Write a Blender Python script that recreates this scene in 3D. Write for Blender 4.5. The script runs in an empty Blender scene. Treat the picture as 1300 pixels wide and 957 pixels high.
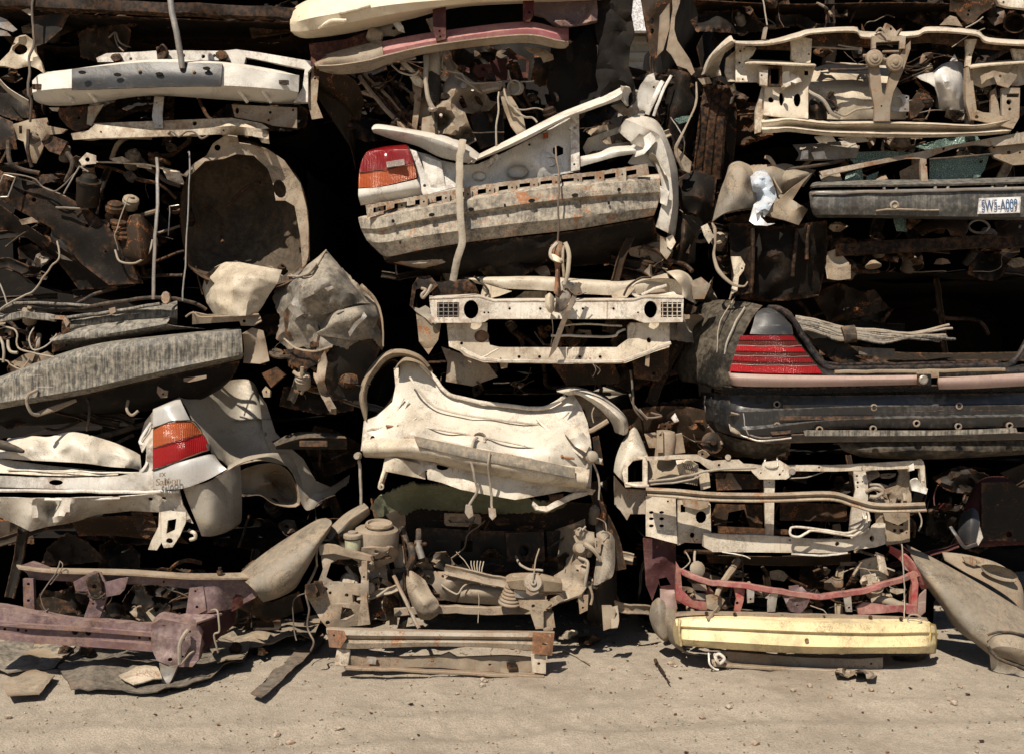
import bpy, bmesh, math, random
import numpy as np
from mathutils import Vector, Matrix, noise
from mathutils.geometry import delaunay_2d_cdt
# ---------------------------------------------------------------- camera, world, sun, exposure
SC = bpy.context.scene
COL = SC.collection
CAMD, CAMZ, F = 6.5, 1.75, 1300.0
cam = bpy.data.objects.new('camera', bpy.data.cameras.new('camera')); COL.objects.link(cam)
cam.location = (0, -CAMD, CAMZ); cam.rotation_euler = (math.radians(90), 0, 0)
cam.data.lens = 36.0; cam.data.sensor_width = 36.0; cam.data.clip_end = 800; cam.data.clip_start = 0.05
SC.camera = cam
SUN_EL, SUN_AZ = 52, 26          # sun in front of the wall, over the viewer's left shoulder
wd = bpy.data.worlds.new('World'); SC.world = wd; wd.use_nodes = True
nt = wd.node_tree; nt.nodes.clear()
sky = nt.nodes.new('ShaderNodeTexSky'); sky.sky_type = 'NISHITA'; sky.sun_disc = False
sky.sun_elevation = math.radians(SUN_EL); sky.sun_rotation = math.radians(180 + SUN_AZ)
bg = nt.nodes.new('ShaderNodeBackground'); bg.inputs[1].default_value = 0.05
wo = nt.nodes.new('ShaderNodeOutputWorld')
nt.links.new(sky.outputs[0], bg.inputs[0]); nt.links.new(bg.outputs[0], wo.inputs[0])
sl = bpy.data.lights.new('sun', 'SUN'); sl.energy = 5.0; sl.angle = math.radians(0.5); sl.color = (1.0, 0.90, 0.76)
so = bpy.data.objects.new('sun', sl); COL.objects.link(so)
e, a = math.radians(SUN_EL), math.radians(SUN_AZ)
to_sun = Vector((-math.cos(e) * math.sin(a), -math.cos(e) * math.cos(a), math.sin(e)))
so.rotation_euler = to_sun.to_track_quat('Z', 'Y').to_euler(); so.location = to_sun * 20
vs = SC.view_settings; vs.view_transform = 'Standard'; vs.look = 'None'; vs.exposure = 0.48; vs.gamma = 1; vs.use_curve_mapping = False
try:
    SC.cycles.max_bounces = 6; SC.cycles.diffuse_bounces = 3
except Exception: pass
# ---------------------------------------------------------------- geometry library
def P(x, y, d=0.0):
    """a point of the wall, measured on the 1300 px wide survey picture; d = metres behind the front of the stacks"""
    k = (CAMD + d) / F
    return Vector(((x - 650) * k, d, CAMZ - (y - 478.5) * k))
def E(x, y, rx, ry=None, n=12, rot=0):
    ry = rx if ry is None else ry; c, s = math.cos(rot), math.sin(rot)
    return [(x + rx*math.cos(t)*c - ry*math.sin(t)*s, y + rx*math.cos(t)*s + ry*math.sin(t)*c) for t in [2*math.pi*i/n for i in range(n)]]
def R(x0, y0, x1, y1):
    return [(x0, y0), (x1, y0), (x1, y1), (x0, y1)]
def fb(p, sc, sd=0.0, oct=3):
    return noise.fractal(Vector((p[0]*sc + sd*7.13, p[1]*sc + sd*3.7, p[2]*sc - sd*5.1)), 0.8, 2.0, oct)
def ridge(p, sc, sd=0.0):
    q = Vector((p[0]*sc + sd*3.3, p[1]*sc + sd, p[2]*sc - sd*2.1))
    return abs(noise.noise(q)) * 2 - 0.5 + 0.5 * abs(noise.noise(q * 2.3))
def inside(pt, poly):
    x, y = pt; r = False; j = len(poly) - 1
    for i in range(len(poly)):
        xi, yi = poly[i][0], poly[i][1]; xj, yj = poly[j][0], poly[j][1]
        if (yi > y) != (yj > y) and x < (xj - xi) * (y - yi) / (yj - yi) + xi: r = not r
        j = i
    return r
def rbf(ctrl):
    A = np.array(ctrl, float); z = A[:, 2]
    if np.ptp(z) < 1e-6:
        z0 = float(z[0]); return lambda x, y: z0
    c2 = 12.0 ** 2
    D = np.sqrt((A[:, None, 0] - A[None, :, 0])**2 + (A[:, None, 1] - A[None, :, 1])**2 + c2)
    m = z.mean(); w = np.linalg.lstsq(D + np.eye(len(A)) * 1.0, z - m, rcond=None)[0]
    lo, hi = z.min() - .05, z.max() + .05
    return lambda x, y: float(min(hi, max(lo, m + (np.sqrt((A[:, 0] - x)**2 + (A[:, 1] - y)**2 + c2) * w).sum())))
def thicken(V, Fs, th):
    V = [Vector(v) for v in V]; N = [Vector((0, 0, 0)) for _ in V]
    tot = Vector((0, 0, 0)); camp = Vector((0, -CAMD, CAMZ)); s = 0.0
    for f in Fs:
        n = (V[f[1]] - V[f[0]]).cross(V[f[2]] - V[f[0]])
        if len(f) == 4: n = n + (V[f[2]] - V[f[0]]).cross(V[f[3]] - V[f[0]])
        s += n.dot(camp - V[f[0]])
        for i in f: N[i] += n
    if s < 0:
        Fs = [tuple(reversed(f)) for f in Fs]; N = [-n for n in N]
    for n in N:
        if n.length > 1e-12: n.normalize()
    L = len(V); edges = {}
    for f in Fs:
        for i in range(len(f)):
            edges[(f[i], f[(i+1) % len(f)])] = 1
    out = list(V) + [V[i] - N[i] * th for i in range(L)]
    FF = list(Fs) + [tuple(i + L for i in reversed(f)) for f in Fs]
    for (p, q) in edges:
        if (q, p) not in edges: FF.append((q, p, p + L, q + L))
    return out, FF
def panel(out, holes=(), inner=(), d=0.0, th=.004, step=9, dent=.004, dsc=5, cr=0.0, csc=6, rag=0.0, sd=0):
    """sheet-metal plate with holes; every corner may carry its own depth, so the sheet bends"""
    rnd = random.Random(sd * 31 + int(out[0][0]) * 7 + int(out[0][1]))
    o3 = [(p[0], p[1], p[2] if len(p) > 2 else d) for p in out]
    ctrl = o3 + list(inner); 
    if len(ctrl) > 60: ctrl = ctrl[::2]
    df = rbf(ctrl)
    def dens(poly, st, jit):
        r = []
        for i in range(len(poly)):
            p, q = poly[i], poly[(i+1) % len(poly)]; n = max(1, int(math.hypot(q[0]-p[0], q[1]-p[1]) / st))
            for k in range(n):
                t = k / n; j = jit if k else 0
                r.append((p[0] + (q[0]-p[0])*t + rnd.uniform(-j, j), p[1] + (q[1]-p[1])*t + rnd.uniform(-j, j)))
        return r
    loops = [dens(o3, step * (.5 if rag else 1), rag)] + [dens(h, step, 0) for h in holes]
    pts, edg = [], []
    for lp in loops:
        b = len(pts); pts += lp; edg += [(b + i, b + (i+1) % len(lp)) for i in range(len(lp))]
    bp = np.array(pts)
    xs = [p[0] for p in o3]; ys = [p[1] for p in o3]
    yy = min(ys) + step * .5
    while yy < max(ys):
        xx = min(xs) + step * .5
        while xx < max(xs):
            c = (xx + rnd.uniform(-.2, .2) * step, yy + rnd.uniform(-.2, .2) * step)
            if inside(c, loops[0]) and not any(inside(c, h) for h in loops[1:]) and ((bp[:, 0]-c[0])**2 + (bp[:, 1]-c[1])**2).min() > (step*.45)**2:
                pts.append(c)
            xx += step
        yy += step
    vs2, es, fs, *_ = delaunay_2d_cdt([Vector(p) for p in pts], edg, [], 0, 1e-4)
    Fs = []
    for f in fs:
        c = (sum(vs2[i].x for i in f)/3, sum(vs2[i].y for i in f)/3)
        if inside(c, loops[0]) and not any(inside(c, h) for h in loops[1:]): Fs.append(tuple(f))
    V = []
    for v in vs2:
        dd = df(v.x, v.y); p = P(v.x, v.y, dd)
        dd += dent * fb(p, dsc, sd) + (cr * ridge(p, csc, sd) if cr else 0)
        V.append(P(v.x, v.y, dd))
    used = sorted({i for f in Fs for i in f}); mp = {u: k for k, u in enumerate(used)}
    return thicken([V[u] for u in used], [tuple(mp[i] for i in f) for f in Fs], th)
def cat(pts, n, closed=False):
    """catmull-rom through points (tuples), n samples per span"""
    A = [np.array(p, float) for p in pts]; L = len(A); out = []
    if L == 2 and not closed: return [A[0] + (A[1]-A[0]) * i / n for i in range(n + 1)]
    for i in range(L if closed else L - 1):
        if closed: p0, p1, p2, p3 = A[(i-1) % L], A[i], A[(i+1) % L], A[(i+2) % L]
        else: p0, p1, p2, p3 = A[max(i-1, 0)], A[i], A[i+1], A[min(i+2, L-1)]
        for k in range(n):
            t = k / n
            out.append(.5 * ((2*p1) + (-p0+p2)*t + (2*p0-5*p1+4*p2-p3)*t*t + (-p0+3*p1-3*p2+p3)*t**3))
    if not closed: out.append(A[-1])
    return out
def lin(pts, n):
    A = [np.array(p, float) for p in pts]; out = []
    for i in range(len(A) - 1):
        for k in range(n): out.append(A[i] + (A[i+1]-A[i]) * k / n)
    return out + [A[-1]]
def loft(rows, su=6, sv=4, th=.004, dent=.004, dsc=5, cr=0.0, csc=6, hard=False, closed=False, sd=0, hardu=False):
    """skin over rows of (x, y, d) points"""
    rr = [(lin if hardu else cat)(r, su) for r in rows]; cols = []
    for j in range(len(rr[0])):
        c = [r[j] for r in rr]
        cols.append(cat(c, sv, True) if closed else (lin(c, sv) if hard else cat(c, sv)))
    nu, nv = len(cols), len(cols[0]); V = []
    for c in cols:
        for q in c:
            p = P(*q); dd = dent * fb(p, dsc, sd) + (cr * ridge(p, csc, sd) if cr else 0)
            V.append(P(q[0], q[1], q[2] + dd))
    Fs = []
    for i in range(nu - 1):
        for j in range(nv if closed else nv - 1):
            k = (j + 1) % nv
            Fs.append((i*nv + j, (i+1)*nv + j, (i+1)*nv + k, i*nv + k))
    if closed:
        Fs.append(tuple(range(nv))); Fs.append(tuple(reversed(range((nu-1)*nv, nu*nv))))
        return V, Fs
    return thicken(V, Fs, th)
def wall_(V0, Fs): return V0, Fs
def tube(path, r=.008, n=8, sub=5, flat=1.0, soft=True, jit=.005, sd=0):
    """hose, wire, rod or strap along (x, y, d) points; r in metres, or one value per point"""
    pts = [P(*q) for q in (cat(path, sub) if soft else lin(path, sub))]
    if jit:
        pts = [p + Vector((fb(p, 9, sd), fb(p, 9, sd+1), fb(p, 9, sd+2))) * jit for p in pts]
    rs = list(r) if isinstance(r, (list, tuple)) else None; V = []; L = len(pts)
    for i, p in enumerate(pts):
        t = (pts[min(i+1, L-1)] - pts[max(i-1, 0)])
        t = t.normalized() if t.length > 1e-9 else Vector((0, 0, 1))
        side = t.cross(Vector((0, 1, 0)))
        if side.length < .05: side = t.cross(Vector((0, 0, 1)))
        side.normalize(); up = side.cross(t)
        if rs:
            f = i / (L-1) * (len(rs)-1); k = min(int(f), len(rs)-2); ra = rs[k] + (rs[k+1]-rs[k]) * (f-k)
        else: ra = r
        for j in range(n):
            an = 2*math.pi*j/n; V.append(p + side * math.cos(an) * ra + up * math.sin(an) * ra * flat)
    Fs = [(i*n+j, i*n+(j+1) % n, (i+1)*n+(j+1) % n, (i+1)*n+j) for i in range(L-1) for j in range(n)]
    Fs.append(tuple(reversed(range(n)))); Fs.append(tuple(range((L-1)*n, L*n)))
    return V, Fs
def beam(path, prof, dent=.003, sub=10, sc=None, sd=0, soft=False, dsc=6):
    """profile [(up, out)] in metres swept along (x, y, d); closed section"""
    pts = [P(*q) for q in (cat(path, sub) if soft else lin(path, sub))]; L = len(pts); V = []; n = len(prof)
    for i, p in enumerate(pts):
        t = (pts[min(i+1, L-1)] - pts[max(i-1, 0)]).normalized()
        out = Vector((0, -1, 0)); out = (out - t * out.dot(t)).normalized(); up = out.cross(t)
        if up.z < 0 or (abs(up.z) < .3 and up.x < 0): up = -up
        s = 1 if sc is None else np.interp(i/(L-1), np.linspace(0, 1, len(sc)), sc)
        dn = Vector((fb(p, dsc, sd), fb(p, dsc, sd+3), fb(p, dsc, sd+5))) * dent
        for (u, o) in prof:
            q = p + up*u*s + out*o; V.append(q + dn + out * dent * fb(q, 14, sd))
    Fs = [(i*n+j, i*n+(j+1) % n, (i+1)*n+(j+1) % n, (i+1)*n+j) for i in range(L-1) for j in range(n)]
    Fs.append(tuple(reversed(range(n)))); Fs.append(tuple(range((L-1)*n, L*n)))
    return V, Fs
def boxp(h, o, b=.004): return [(-h/2, 0), (h/2, 0), (h/2, o-b), (h/2-b, o), (-h/2+b, o), (-h/2, o-b)]
def lathe(x, y, d, axis, prof, n=20):
    """turned part: prof [(radius, along axis)] in metres"""
    c = P(x, y, d); ax = Vector(axis).normalized(); q = ax.to_track_quat('Z', 'Y'); V = []
    for (r, h) in prof:
        for j in range(n):
            an = 2*math.pi*j/n; V.append(c + q @ Vector((r*math.cos(an), r*math.sin(an), h)))
    L = len(prof)
    Fs = [(i*n+j, i*n+(j+1) % n, (i+1)*n+(j+1) % n, (i+1)*n+j) for i in range(L-1) for j in range(n)]
    Fs.append(tuple(reversed(range(n)))); Fs.append(tuple(range((L-1)*n, L*n)))
    return V, Fs
def bolt(x, y, d, r=.008): return lathe(x, y, d, (0, -1, .1), [(r*1.6, 0), (r*1.6, .002), (r, .0022), (r, .008), (r*.7, .009)], 6)
def dish(rim, c, depth, p=2.0, rings=7, hole=0.0, th=.004, dent=.006, dsc=5, cr=0, sd=0, rim_d=0.0, lipw=.0):
    """bowl pressed inwards from a closed rim [(x, y[, d])] towards centre (x, y)"""
    rm = cat([(q[0], q[1], q[2] if len(q) > 2 else rim_d) for q in rim], 4, True); n = len(rm); V = []; S = []
    if lipw: S.append((1.0, lipw))
    S += [(1 - i / rings * (1 - hole), 0) for i in range(rings + 1)]
    S = [(max(s, .02), l) for s, l in S]
    for s, l in S:
        for q in rm:
            k = (1 - s**p) ** (1/p) if s < 1 else 0
            dd = q[2] + depth * k + l
            x = c[0] + (q[0]-c[0])*s; y = c[1] + (q[1]-c[1])*s
            w = P(x, y, dd); dd += (dent * fb(w, dsc, sd) + (cr * ridge(w, 6, sd) if cr else 0)) * (1 if s < .99 else .3)
            V.append(P(x, y, dd))
    Fs = [(i*n+j, i*n+(j+1) % n, (i+1)*n+(j+1) % n, (i+1)*n+j) for i in range(len(S)-1) for j in range(n)]
    if not hole: Fs.append(tuple(range((len(S)-1)*n, len(S)*n)))
    if hole or True: 
        F2 = [f for f in Fs if len(f) <= 4]
        if not hole:
            V.append(sum((V[i] for i in range((len(S)-1)*n, len(S)*n)), Vector((0, 0, 0))) / n); ci = len(V)-1; b = (len(S)-1)*n
            F2 += [(b+j, b+(j+1) % n, ci) for j in range(n)]
        return thicken(V, F2, th)
def box(x, y, d, sx, sy, sz, rot=(0, 0, 0), bev=.004):
    c = P(x, y, d); bm = bmesh.new(); bmesh.ops.create_cube(bm, size=1)
    bmesh.ops.scale(bm, vec=(sx, sy, sz), verts=bm.verts)
    if bev: bmesh.ops.bevel(bm, geom=bm.edges[:], offset=min(bev, min(sx, sy, sz)*.3), segments=2, affect='EDGES')
    from mathutils import Euler
    m = Matrix.Translation(c) @ Euler([math.radians(q) for q in rot]).to_matrix().to_4x4()
    V = [m @ v.co for v in bm.verts]; bm.verts.index_update(); Fs = [tuple(v.index for v in f.verts) for f in bm.faces]; bm.free()
    return V, Fs
def letters(txt, size, depth=.002, space=1.0, shear=0.0):
    cu = bpy.data.curves.new('lettering', 'FONT'); cu.body = txt; cu.size = size; cu.extrude = depth; cu.space_character = space; cu.shear = shear
    cu.align_x = 'CENTER'; cu.align_y = 'CENTER'; o = bpy.data.objects.new('lettering', cu); COL.objects.link(o)
    me = bpy.data.meshes.new_from_object(o.evaluated_get(bpy.context.evaluated_depsgraph_get()))
    V = [v.co.copy() for v in me.vertices]; Fs = [tuple(p.vertices) for p in me.polygons]
    bpy.data.objects.remove(o); bpy.data.curves.remove(cu); bpy.data.meshes.remove(me)
    return V, Fs
def xform(g, M): return [M @ Vector(v) for v in g[0]], g[1]
# ---------------------------------------------------------------- objects
ORG = {}
def thing(name, label, cat_, at, group=None):
    o = bpy.data.objects.new(name, None); COL.objects.link(o); o.empty_display_size = .1
    o.location = at; ORG[o] = Vector(at); o['label'] = label; o['category'] = cat_
    if group: o['group'] = group
    return o
def mesh_(name, mat, geos, org, smooth=35):
    V, Fs = [], []
    for g in geos:
        b = len(V); V += [Vector(v) - org for v in g[0]]; Fs += [tuple(i + b for i in f) for f in g[1]]
    me = bpy.data.meshes.new(name); me.from_pydata([tuple(v) for v in V], [], Fs); me.update()
    bm = bmesh.new(); bm.from_mesh(me); bmesh.ops.recalc_face_normals(bm, faces=bm.faces); bm.to_mesh(me); bm.free()
    me.shade_smooth(); me.set_sharp_from_angle(angle=math.radians(smooth))
    me.materials.append(mat); return me
JOIN = set('emblem bellows marker_grille lower_beam lower_crossmember wall bumper wheel_arch rear_corner plate_lettering tower'.split())
def part(name, mat, par, *geos, smooth=35, label=None):
    if name not in JOIN and len(geos) > 1:
        return [part(name, mat, par, g, smooth=smooth, label=label) for g in geos][0]
    org = ORG[par]; me = mesh_(name, mat, geos, org, smooth)
    o = bpy.data.objects.new(name, me); COL.objects.link(o); o.parent = par; ORG[o] = org
    if label: o['label'] = label
    return o
def single(name, mat, label, cat_, at, *geos, group=None, smooth=35):
    org = Vector(at); me = mesh_(name, mat, geos, org, smooth)
    o = bpy.data.objects.new(name, me); COL.objects.link(o); o.location = org; ORG[o] = org
    o['label'] = label; o['category'] = cat_
    if group: o['group'] = group
    return o
# ---------------------------------------------------------------- materials
def mat_(name):
    m = bpy.data.materials.new(name); m.use_nodes = True; t = m.node_tree
    return m, t, t.nodes['Principled BSDF']
def paint(name, base, dust=.5, rust=.15, rough=.5, grime=.3, metal=0.0, dustc=(.40, .31, .205), bump=.25, coat=0.0, rustc=(.15, .055, .02), streak=.4, ups=.5, sc=1.0, vst=0.0, edge=.6, crease=.35):
    m, t, b = mat_(name); N = t.nodes.new; L = t.links.new
    tc = N('ShaderNodeTexCoord'); oi = N('ShaderNodeObjectInfo'); add = N('ShaderNodeVectorMath'); add.operation = 'ADD'
    mul = N('ShaderNodeMath'); mul.operation = 'MULTIPLY'; mul.inputs[1].default_value = 17.0
    L(oi.outputs['Random'], mul.inputs[0]); L(tc.outputs['Object'], add.inputs[0]); L(mul.outputs[0], add.inputs[1])
    def noi(scale, detail=6, rough_=.6, vec=None, dist=0.0):
        n = N('ShaderNodeTexNoise'); n.inputs['Scale'].default_value = scale*sc; n.inputs['Detail'].default_value = detail
        n.inputs['Roughness'].default_value = rough_; n.inputs['Distortion'].default_value = dist
        L(vec or add.outputs[0], n.inputs['Vector']); return n.outputs['Fac']
    def rmp(src, lo, hi, mx=1.0):
        r = N('ShaderNodeMapRange'); r.interpolation_type = 'SMOOTHSTEP'; r.inputs['From Min'].default_value = lo; r.inputs['From Max'].default_value = hi
        r.inputs['To Max'].default_value = mx; L(src, r.inputs['Value']); return r.outputs[0]
    def mix(f, c1, c2):
        x = N('ShaderNodeMix'); x.data_type = 'RGBA'; L(f, x.inputs[0])
        for k, c in ((6, c1), (7, c2)):
            if isinstance(c, tuple): x.inputs[k].default_value = (*c, 1)
            else: L(c, x.inputs[k])
        return x.outputs[2]
    def math_(op, p, q):
        x = N('ShaderNodeMath'); x.operation = op; x.use_clamp = op != 'SUBTRACT'
        for k, c in ((0, p), (1, q)):
            if isinstance(c, (int, float)): x.inputs[k].default_value = c
            else: L(c, x.inputs[k])
        return x.outputs[0]
    big = noi(3.5, 8, .62, dist=.4); fine = noi(28, 7, .7); vf = noi(120, 4, .6)
    mp = N('ShaderNodeMapping'); mp.inputs['Scale'].default_value = (24, 24, .8); L(add.outputs[0], mp.inputs[0])
    stk = noi(3.0, 7, .65, mp.outputs[0])
    if vst: big2 = math_('ADD', math_('MULTIPLY', big, 1-vst), math_('MULTIPLY', stk, vst))
    else: big2 = big
    dm = math_('MULTIPLY', rmp(math_('ADD', math_('MULTIPLY', big2, .6), math_('MULTIPLY', fine, .4)), .62 - dust*.36, .86 - dust*.36), min(1.0, dust*1.15))
    ge = N('ShaderNodeNewGeometry'); sx = N('ShaderNodeSeparateXYZ'); L(ge.outputs['Normal'], sx.inputs[0])
    up = math_('MULTIPLY', rmp(sx.outputs['Z'], .1, .9, ups), rmp(fine, .3, .6))
    dm = math_('MAXIMUM', dm, up)
    hv = N('ShaderNodeHueSaturation'); hv.inputs['Color'].default_value = (*base, 1)
    for k_, lo_, hi_ in (('Value', .80, 1.12), ('Saturation', .75, 1.15)):
        w_ = N('ShaderNodeTexWhiteNoise'); w_.noise_dimensions = '1D'; ml = N('ShaderNodeMath'); ml.operation = 'MULTIPLY'; ml.inputs[1].default_value = 91.7 if k_ == 'Value' else 37.3
        L(oi.outputs['Random'], ml.inputs[0]); L(ml.outputs[0], w_.inputs['W']); mr_ = N('ShaderNodeMapRange'); mr_.inputs['To Min'].default_value = lo_; mr_.inputs['To Max'].default_value = hi_
        L(w_.outputs['Value'], mr_.inputs['Value']); L(mr_.outputs[0], hv.inputs[k_])
    c0 = mix(rmp(vf, .3, .75, .35), hv.outputs[0], tuple(v*.72 for v in base))
    c = mix(rmp(stk, .5, .72, streak), c0, tuple(min(1, v*.5 + dustc[i]*.12) for i, v in enumerate(base)))
    c = mix(dm, c, mix(rmp(fine, .35, .7), tuple(v*.8 for v in dustc), dustc))
    gn = math_('ADD', math_('MULTIPLY', noi(5, 10, .74, dist=.9), .7), math_('MULTIPLY', vf, .3))
    gr = math_('MULTIPLY', rmp(gn, .49, .64), min(1, grime*1.6)); c = mix(gr, c, (.075, .052, .034) if sum(base) > .6 else tuple(.35*v for v in (.075, .052, .034)))
    if sum(base) > .6: sb = math_('MULTIPLY', rmp(noi(2.2, 5, .6, dist=.5), .47, .66), min(.55, grime*1.3)); c = mix(sb, c, (.17, .125, .08))
    sp = math_('MULTIPLY', rmp(noi(55, 3, .5), .68, .74), min(1, grime*1.2)); c = mix(sp, c, (.05, .033, .022) if sum(base) > .3 else (.012, .009, .007))
    eg = math_('MULTIPLY', rmp(ge.outputs['Pointiness'], .52, .62), rmp(fine, .42, .60, edge)); c = mix(eg, c, mix(vf, (.09, .045, .022), (.24, .11, .05)))
    rn = math_('ADD', math_('MULTIPLY', noi(6, 9, .68, dist=1.2), .65), math_('MULTIPLY', vf, .35))
    rm_ = math_('MULTIPLY', rmp(rn, .66 - rust*.22, .70 - rust*.20), min(1, rust*3))
    c = mix(rm_, c, mix(fine, rustc, tuple(min(1, v*2.1) for v in rustc)))
    rr_ = math_('MULTIPLY', rmp(stk, .60, .70), rmp(big, .48, .60, min(.8, rust*2.5))); c = mix(rr_, c, tuple(v*1.25 for v in rustc))
    m3 = N('ShaderNodeMapping'); m3.inputs['Scale'].default_value = (2.2, 9, 60); m3.inputs['Rotation'].default_value = (.3, .5, .2); L(add.outputs[0], m3.inputs[0])
    sc_ = math_('MULTIPLY', rmp(noi(2.0, 3, .5, m3.outputs[0]), .66, .70), rmp(big, .45, .6, .5)); c = mix(sc_, c, tuple(min(.8, v*.6 + .16) for v in dustc) if sum(dustc) > .5 else tuple(v*1.1 for v in dustc))
    L(c, b.inputs['Base Color']); b.inputs['Specular IOR Level'].default_value = .5 if sum(dustc) > .5 else .15
    ro = N('ShaderNodeMapRange'); ro.inputs['To Min'].default_value = rough; ro.inputs['To Max'].default_value = .93
    L(math_('MAXIMUM', dm, rm_), ro.inputs['Value']); L(ro.outputs[0], b.inputs['Roughness'])
    if metal:
        me = N('ShaderNodeMapRange'); me.inputs['To Min'].default_value = metal; me.inputs['To Max'].default_value = 0
        L(math_('MAXIMUM', dm, rm_), me.inputs['Value']); L(me.outputs[0], b.inputs['Metallic'])
    if coat: b.inputs['Coat Weight'].default_value = coat; b.inputs['Coat Roughness'].default_value = .15
    bu = N('ShaderNodeBump'); bu.inputs['Strength'].default_value = bump; bu.inputs['Distance'].default_value = .006
    L(math_('ADD', math_('MULTIPLY', fine, .6), math_('MULTIPLY', rm_, .3)), bu.inputs['Height'])
    cz = N('ShaderNodeTexNoise'); cz.noise_type = 'RIDGED_MULTIFRACTAL'; cz.inputs['Scale'].default_value = 5.5*sc; cz.inputs['Detail'].default_value = 3; cz.inputs['Distortion'].default_value = .6
    L(add.outputs[0], cz.inputs['Vector']); b3 = N('ShaderNodeBump'); b3.inputs['Strength'].default_value = crease; b3.inputs['Distance'].default_value = .012
    L(cz.outputs[0], b3.inputs['Height']); L(bu.outputs[0], b3.inputs['Normal']); bu = b3
    b2 = N('ShaderNodeBump'); b2.inputs['Strength'].default_value = bump*.9; b2.inputs['Distance'].default_value = .03
    L(big, b2.inputs['Height']); L(bu.outputs[0], b2.inputs['Normal']); L(b2.outputs[0], b.inputs['Normal'])
    return m
M = {}
M['cream'] = paint('cream_paint', (.60, .53, .42), .55, .30, .5, .34, dustc=(.46, .375, .265), crease=.2)
M['cream2'] = paint('cream_clean', (.64, .59, .50), .50, .26, .42, .32, dustc=(.50, .41, .30), crease=.10)
M['white'] = paint('white_paint', (.68, .655, .60), .32, .18, .32, .26, dustc=(.48, .40, .295), crease=.12)
M['foam'] = paint('bumper_foam', (.78, .68, .52), .22, .0, .6, .15, streak=.15, bump=.12)
M['foamw'] = paint('white_foam', (.76, .74, .68), .25, .0, .6, .15, streak=.15, bump=.12)
M['greyp'] = paint('grey_plastic', (.028, .030, .034), .30, .05, .45, .2, streak=.1, ups=.15, dustc=(.20, .175, .145))
M['tan'] = paint('tan_dusty_metal', (.27, .225, .17), .62, .34, .7, .5, dustc=(.36, .28, .19))
M['bowl'] = paint('wheel_housing_metal', (.05, .038, .027), .60, .28, .75, .45, dustc=(.15, .115, .078), crease=.5)
M['tanf'] = paint('tan_fender', (.20, .175, .14), .62, .12, .6, .4, dustc=(.33, .25, .165), crease=.25, bump=.35)
M['brown'] = paint('brown_metal', (.03, .020, .013), .35, .45, .7, .6, dustc=(.075, .052, .033), ups=.25)
M['dark'] = paint('dark_metal', (.014, .012, .010), .28, .25, .5, .5, dustc=(.062, .047, .033), ups=.25)
M['void'] = paint('shade_toned_interior', (.007, .0055, .0045), .15, .25, .8, .4, dustc=(.022, .016, .011), ups=.08, rustc=(.03, .014, .007), edge=0)  # tub interior toned near black, so its shade sits in the colour
M['beamd'] = paint('dusty_black_beam', (.035, .035, .034), .64, .04, .6, .35, dustc=(.40, .36, .29), streak=.3, vst=.85, edge=.2)
M['blackr'] = paint('black_rusty', (.05, .048, .045), .74, .50, .5, .45, dustc=(.50, .44, .35), rustc=(.22, .095, .04), vst=.4)
M['silver'] = paint('silver_paint', (.60, .585, .56), .28, .05, .33, .15, metal=.25, coat=.3, dustc=(.34, .29, .22), bump=.1, crease=.06)
M['silverd'] = paint('silver_dusty_shaded', (.36, .33, .28), .5, .08, .45, .25, metal=.2, bump=.15, crease=.06)  # duller silver: dust plus the shade of the side panels in its tone
M['purple'] = paint('purple_paint', (.12, .065, .075), .52, .2, .55, .5, dustc=(.38, .30, .26))
M['pink'] = paint('faded_red', (.36, .11, .125), .50, .15, .5, .3, dustc=(.45, .33, .26))
M['maroon'] = paint('maroon_paint', (.055, .014, .017), .35, .2, .5, .45, dustc=(.15, .095, .07), ups=.3)
M['red'] = paint('red_paint', (.27, .03, .035), .62, .2, .45, .4, dustc=(.40, .27, .22))
M['bumpk'] = paint('black_bumper_dusty', (.012, .013, .015), .42, .0, .28, .15, coat=.3, crease=.05, vst=.3, streak=.15, dustc=(.20, .19, .175), bump=.15, ups=.4)
M['beamg'] = paint('grey_dusty_bumper', (.032, .032, .031), .52, .03, .5, .3, dustc=(.27, .25, .21), vst=.5, edge=.2)
M['dim'] = paint('shade_toned_metal', (.006, .0046, .0036), .35, .3, .7, .5, dustc=(.022, .0155, .0105), ups=.15, rustc=(.035, .015, .007))  # near-black tone puts the shade below overhanging parts into the colour
M['dustdark'] = paint('dust_grey_skin', (.09, .082, .07), .66, .05, .5, .4, dustc=(.37, .32, .25), bump=.3, crease=.5)
M['black'] = paint('black_paint', (.008, .009, .010), .40, .0, .25, .1, coat=.4, crease=.08, vst=.5, dustc=(.12, .11, .10), bump=.08, ups=.3)
M['blackd'] = paint('black_dusty', (.016, .015, .014), .58, .0, .42, .2, crease=.06, dustc=(.185, .155, .115), bump=.12)
M['yellow'] = paint('yellow_bumper', (.70, .55, .245), .38, .10, .5, .40, streak=.4, bump=.15, dustc=(.54, .44, .28), crease=.2)
M['pinktrim'] = paint('pink_trim', (.28, .185, .16), .3, .0, .5, .1, dustc=(.42, .32, .26), bump=.08)
M['rustbeam'] = paint('rusty_beam', (.34, .30, .24), .50, .62, .6, .45, rustc=(.15, .07, .035))
M['orust'] = paint('orange_rust', (.17, .09, .05), .45, .8, .85, .5, rustc=(.16, .07, .033))
M['rubber'] = paint('dusty_rubber', (.03, .029, .027), .4, .0, .8, .2, dustc=(.20, .165, .12), bump=.15)
M['hose'] = paint('pale_hose', (.30, .27, .22), .5, .05, .6, .3)
M['wire'] = paint('wire', (.10, .082, .064), .4, .15, .6, .3)
M['strap'] = paint('webbing_strap', (.40, .35, .27), .4, .0, .9, .3, bump=.5)
M['alu'] = paint('dull_metal', (.42, .40, .37), .4, .15, .4, .3, metal=.6)
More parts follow.
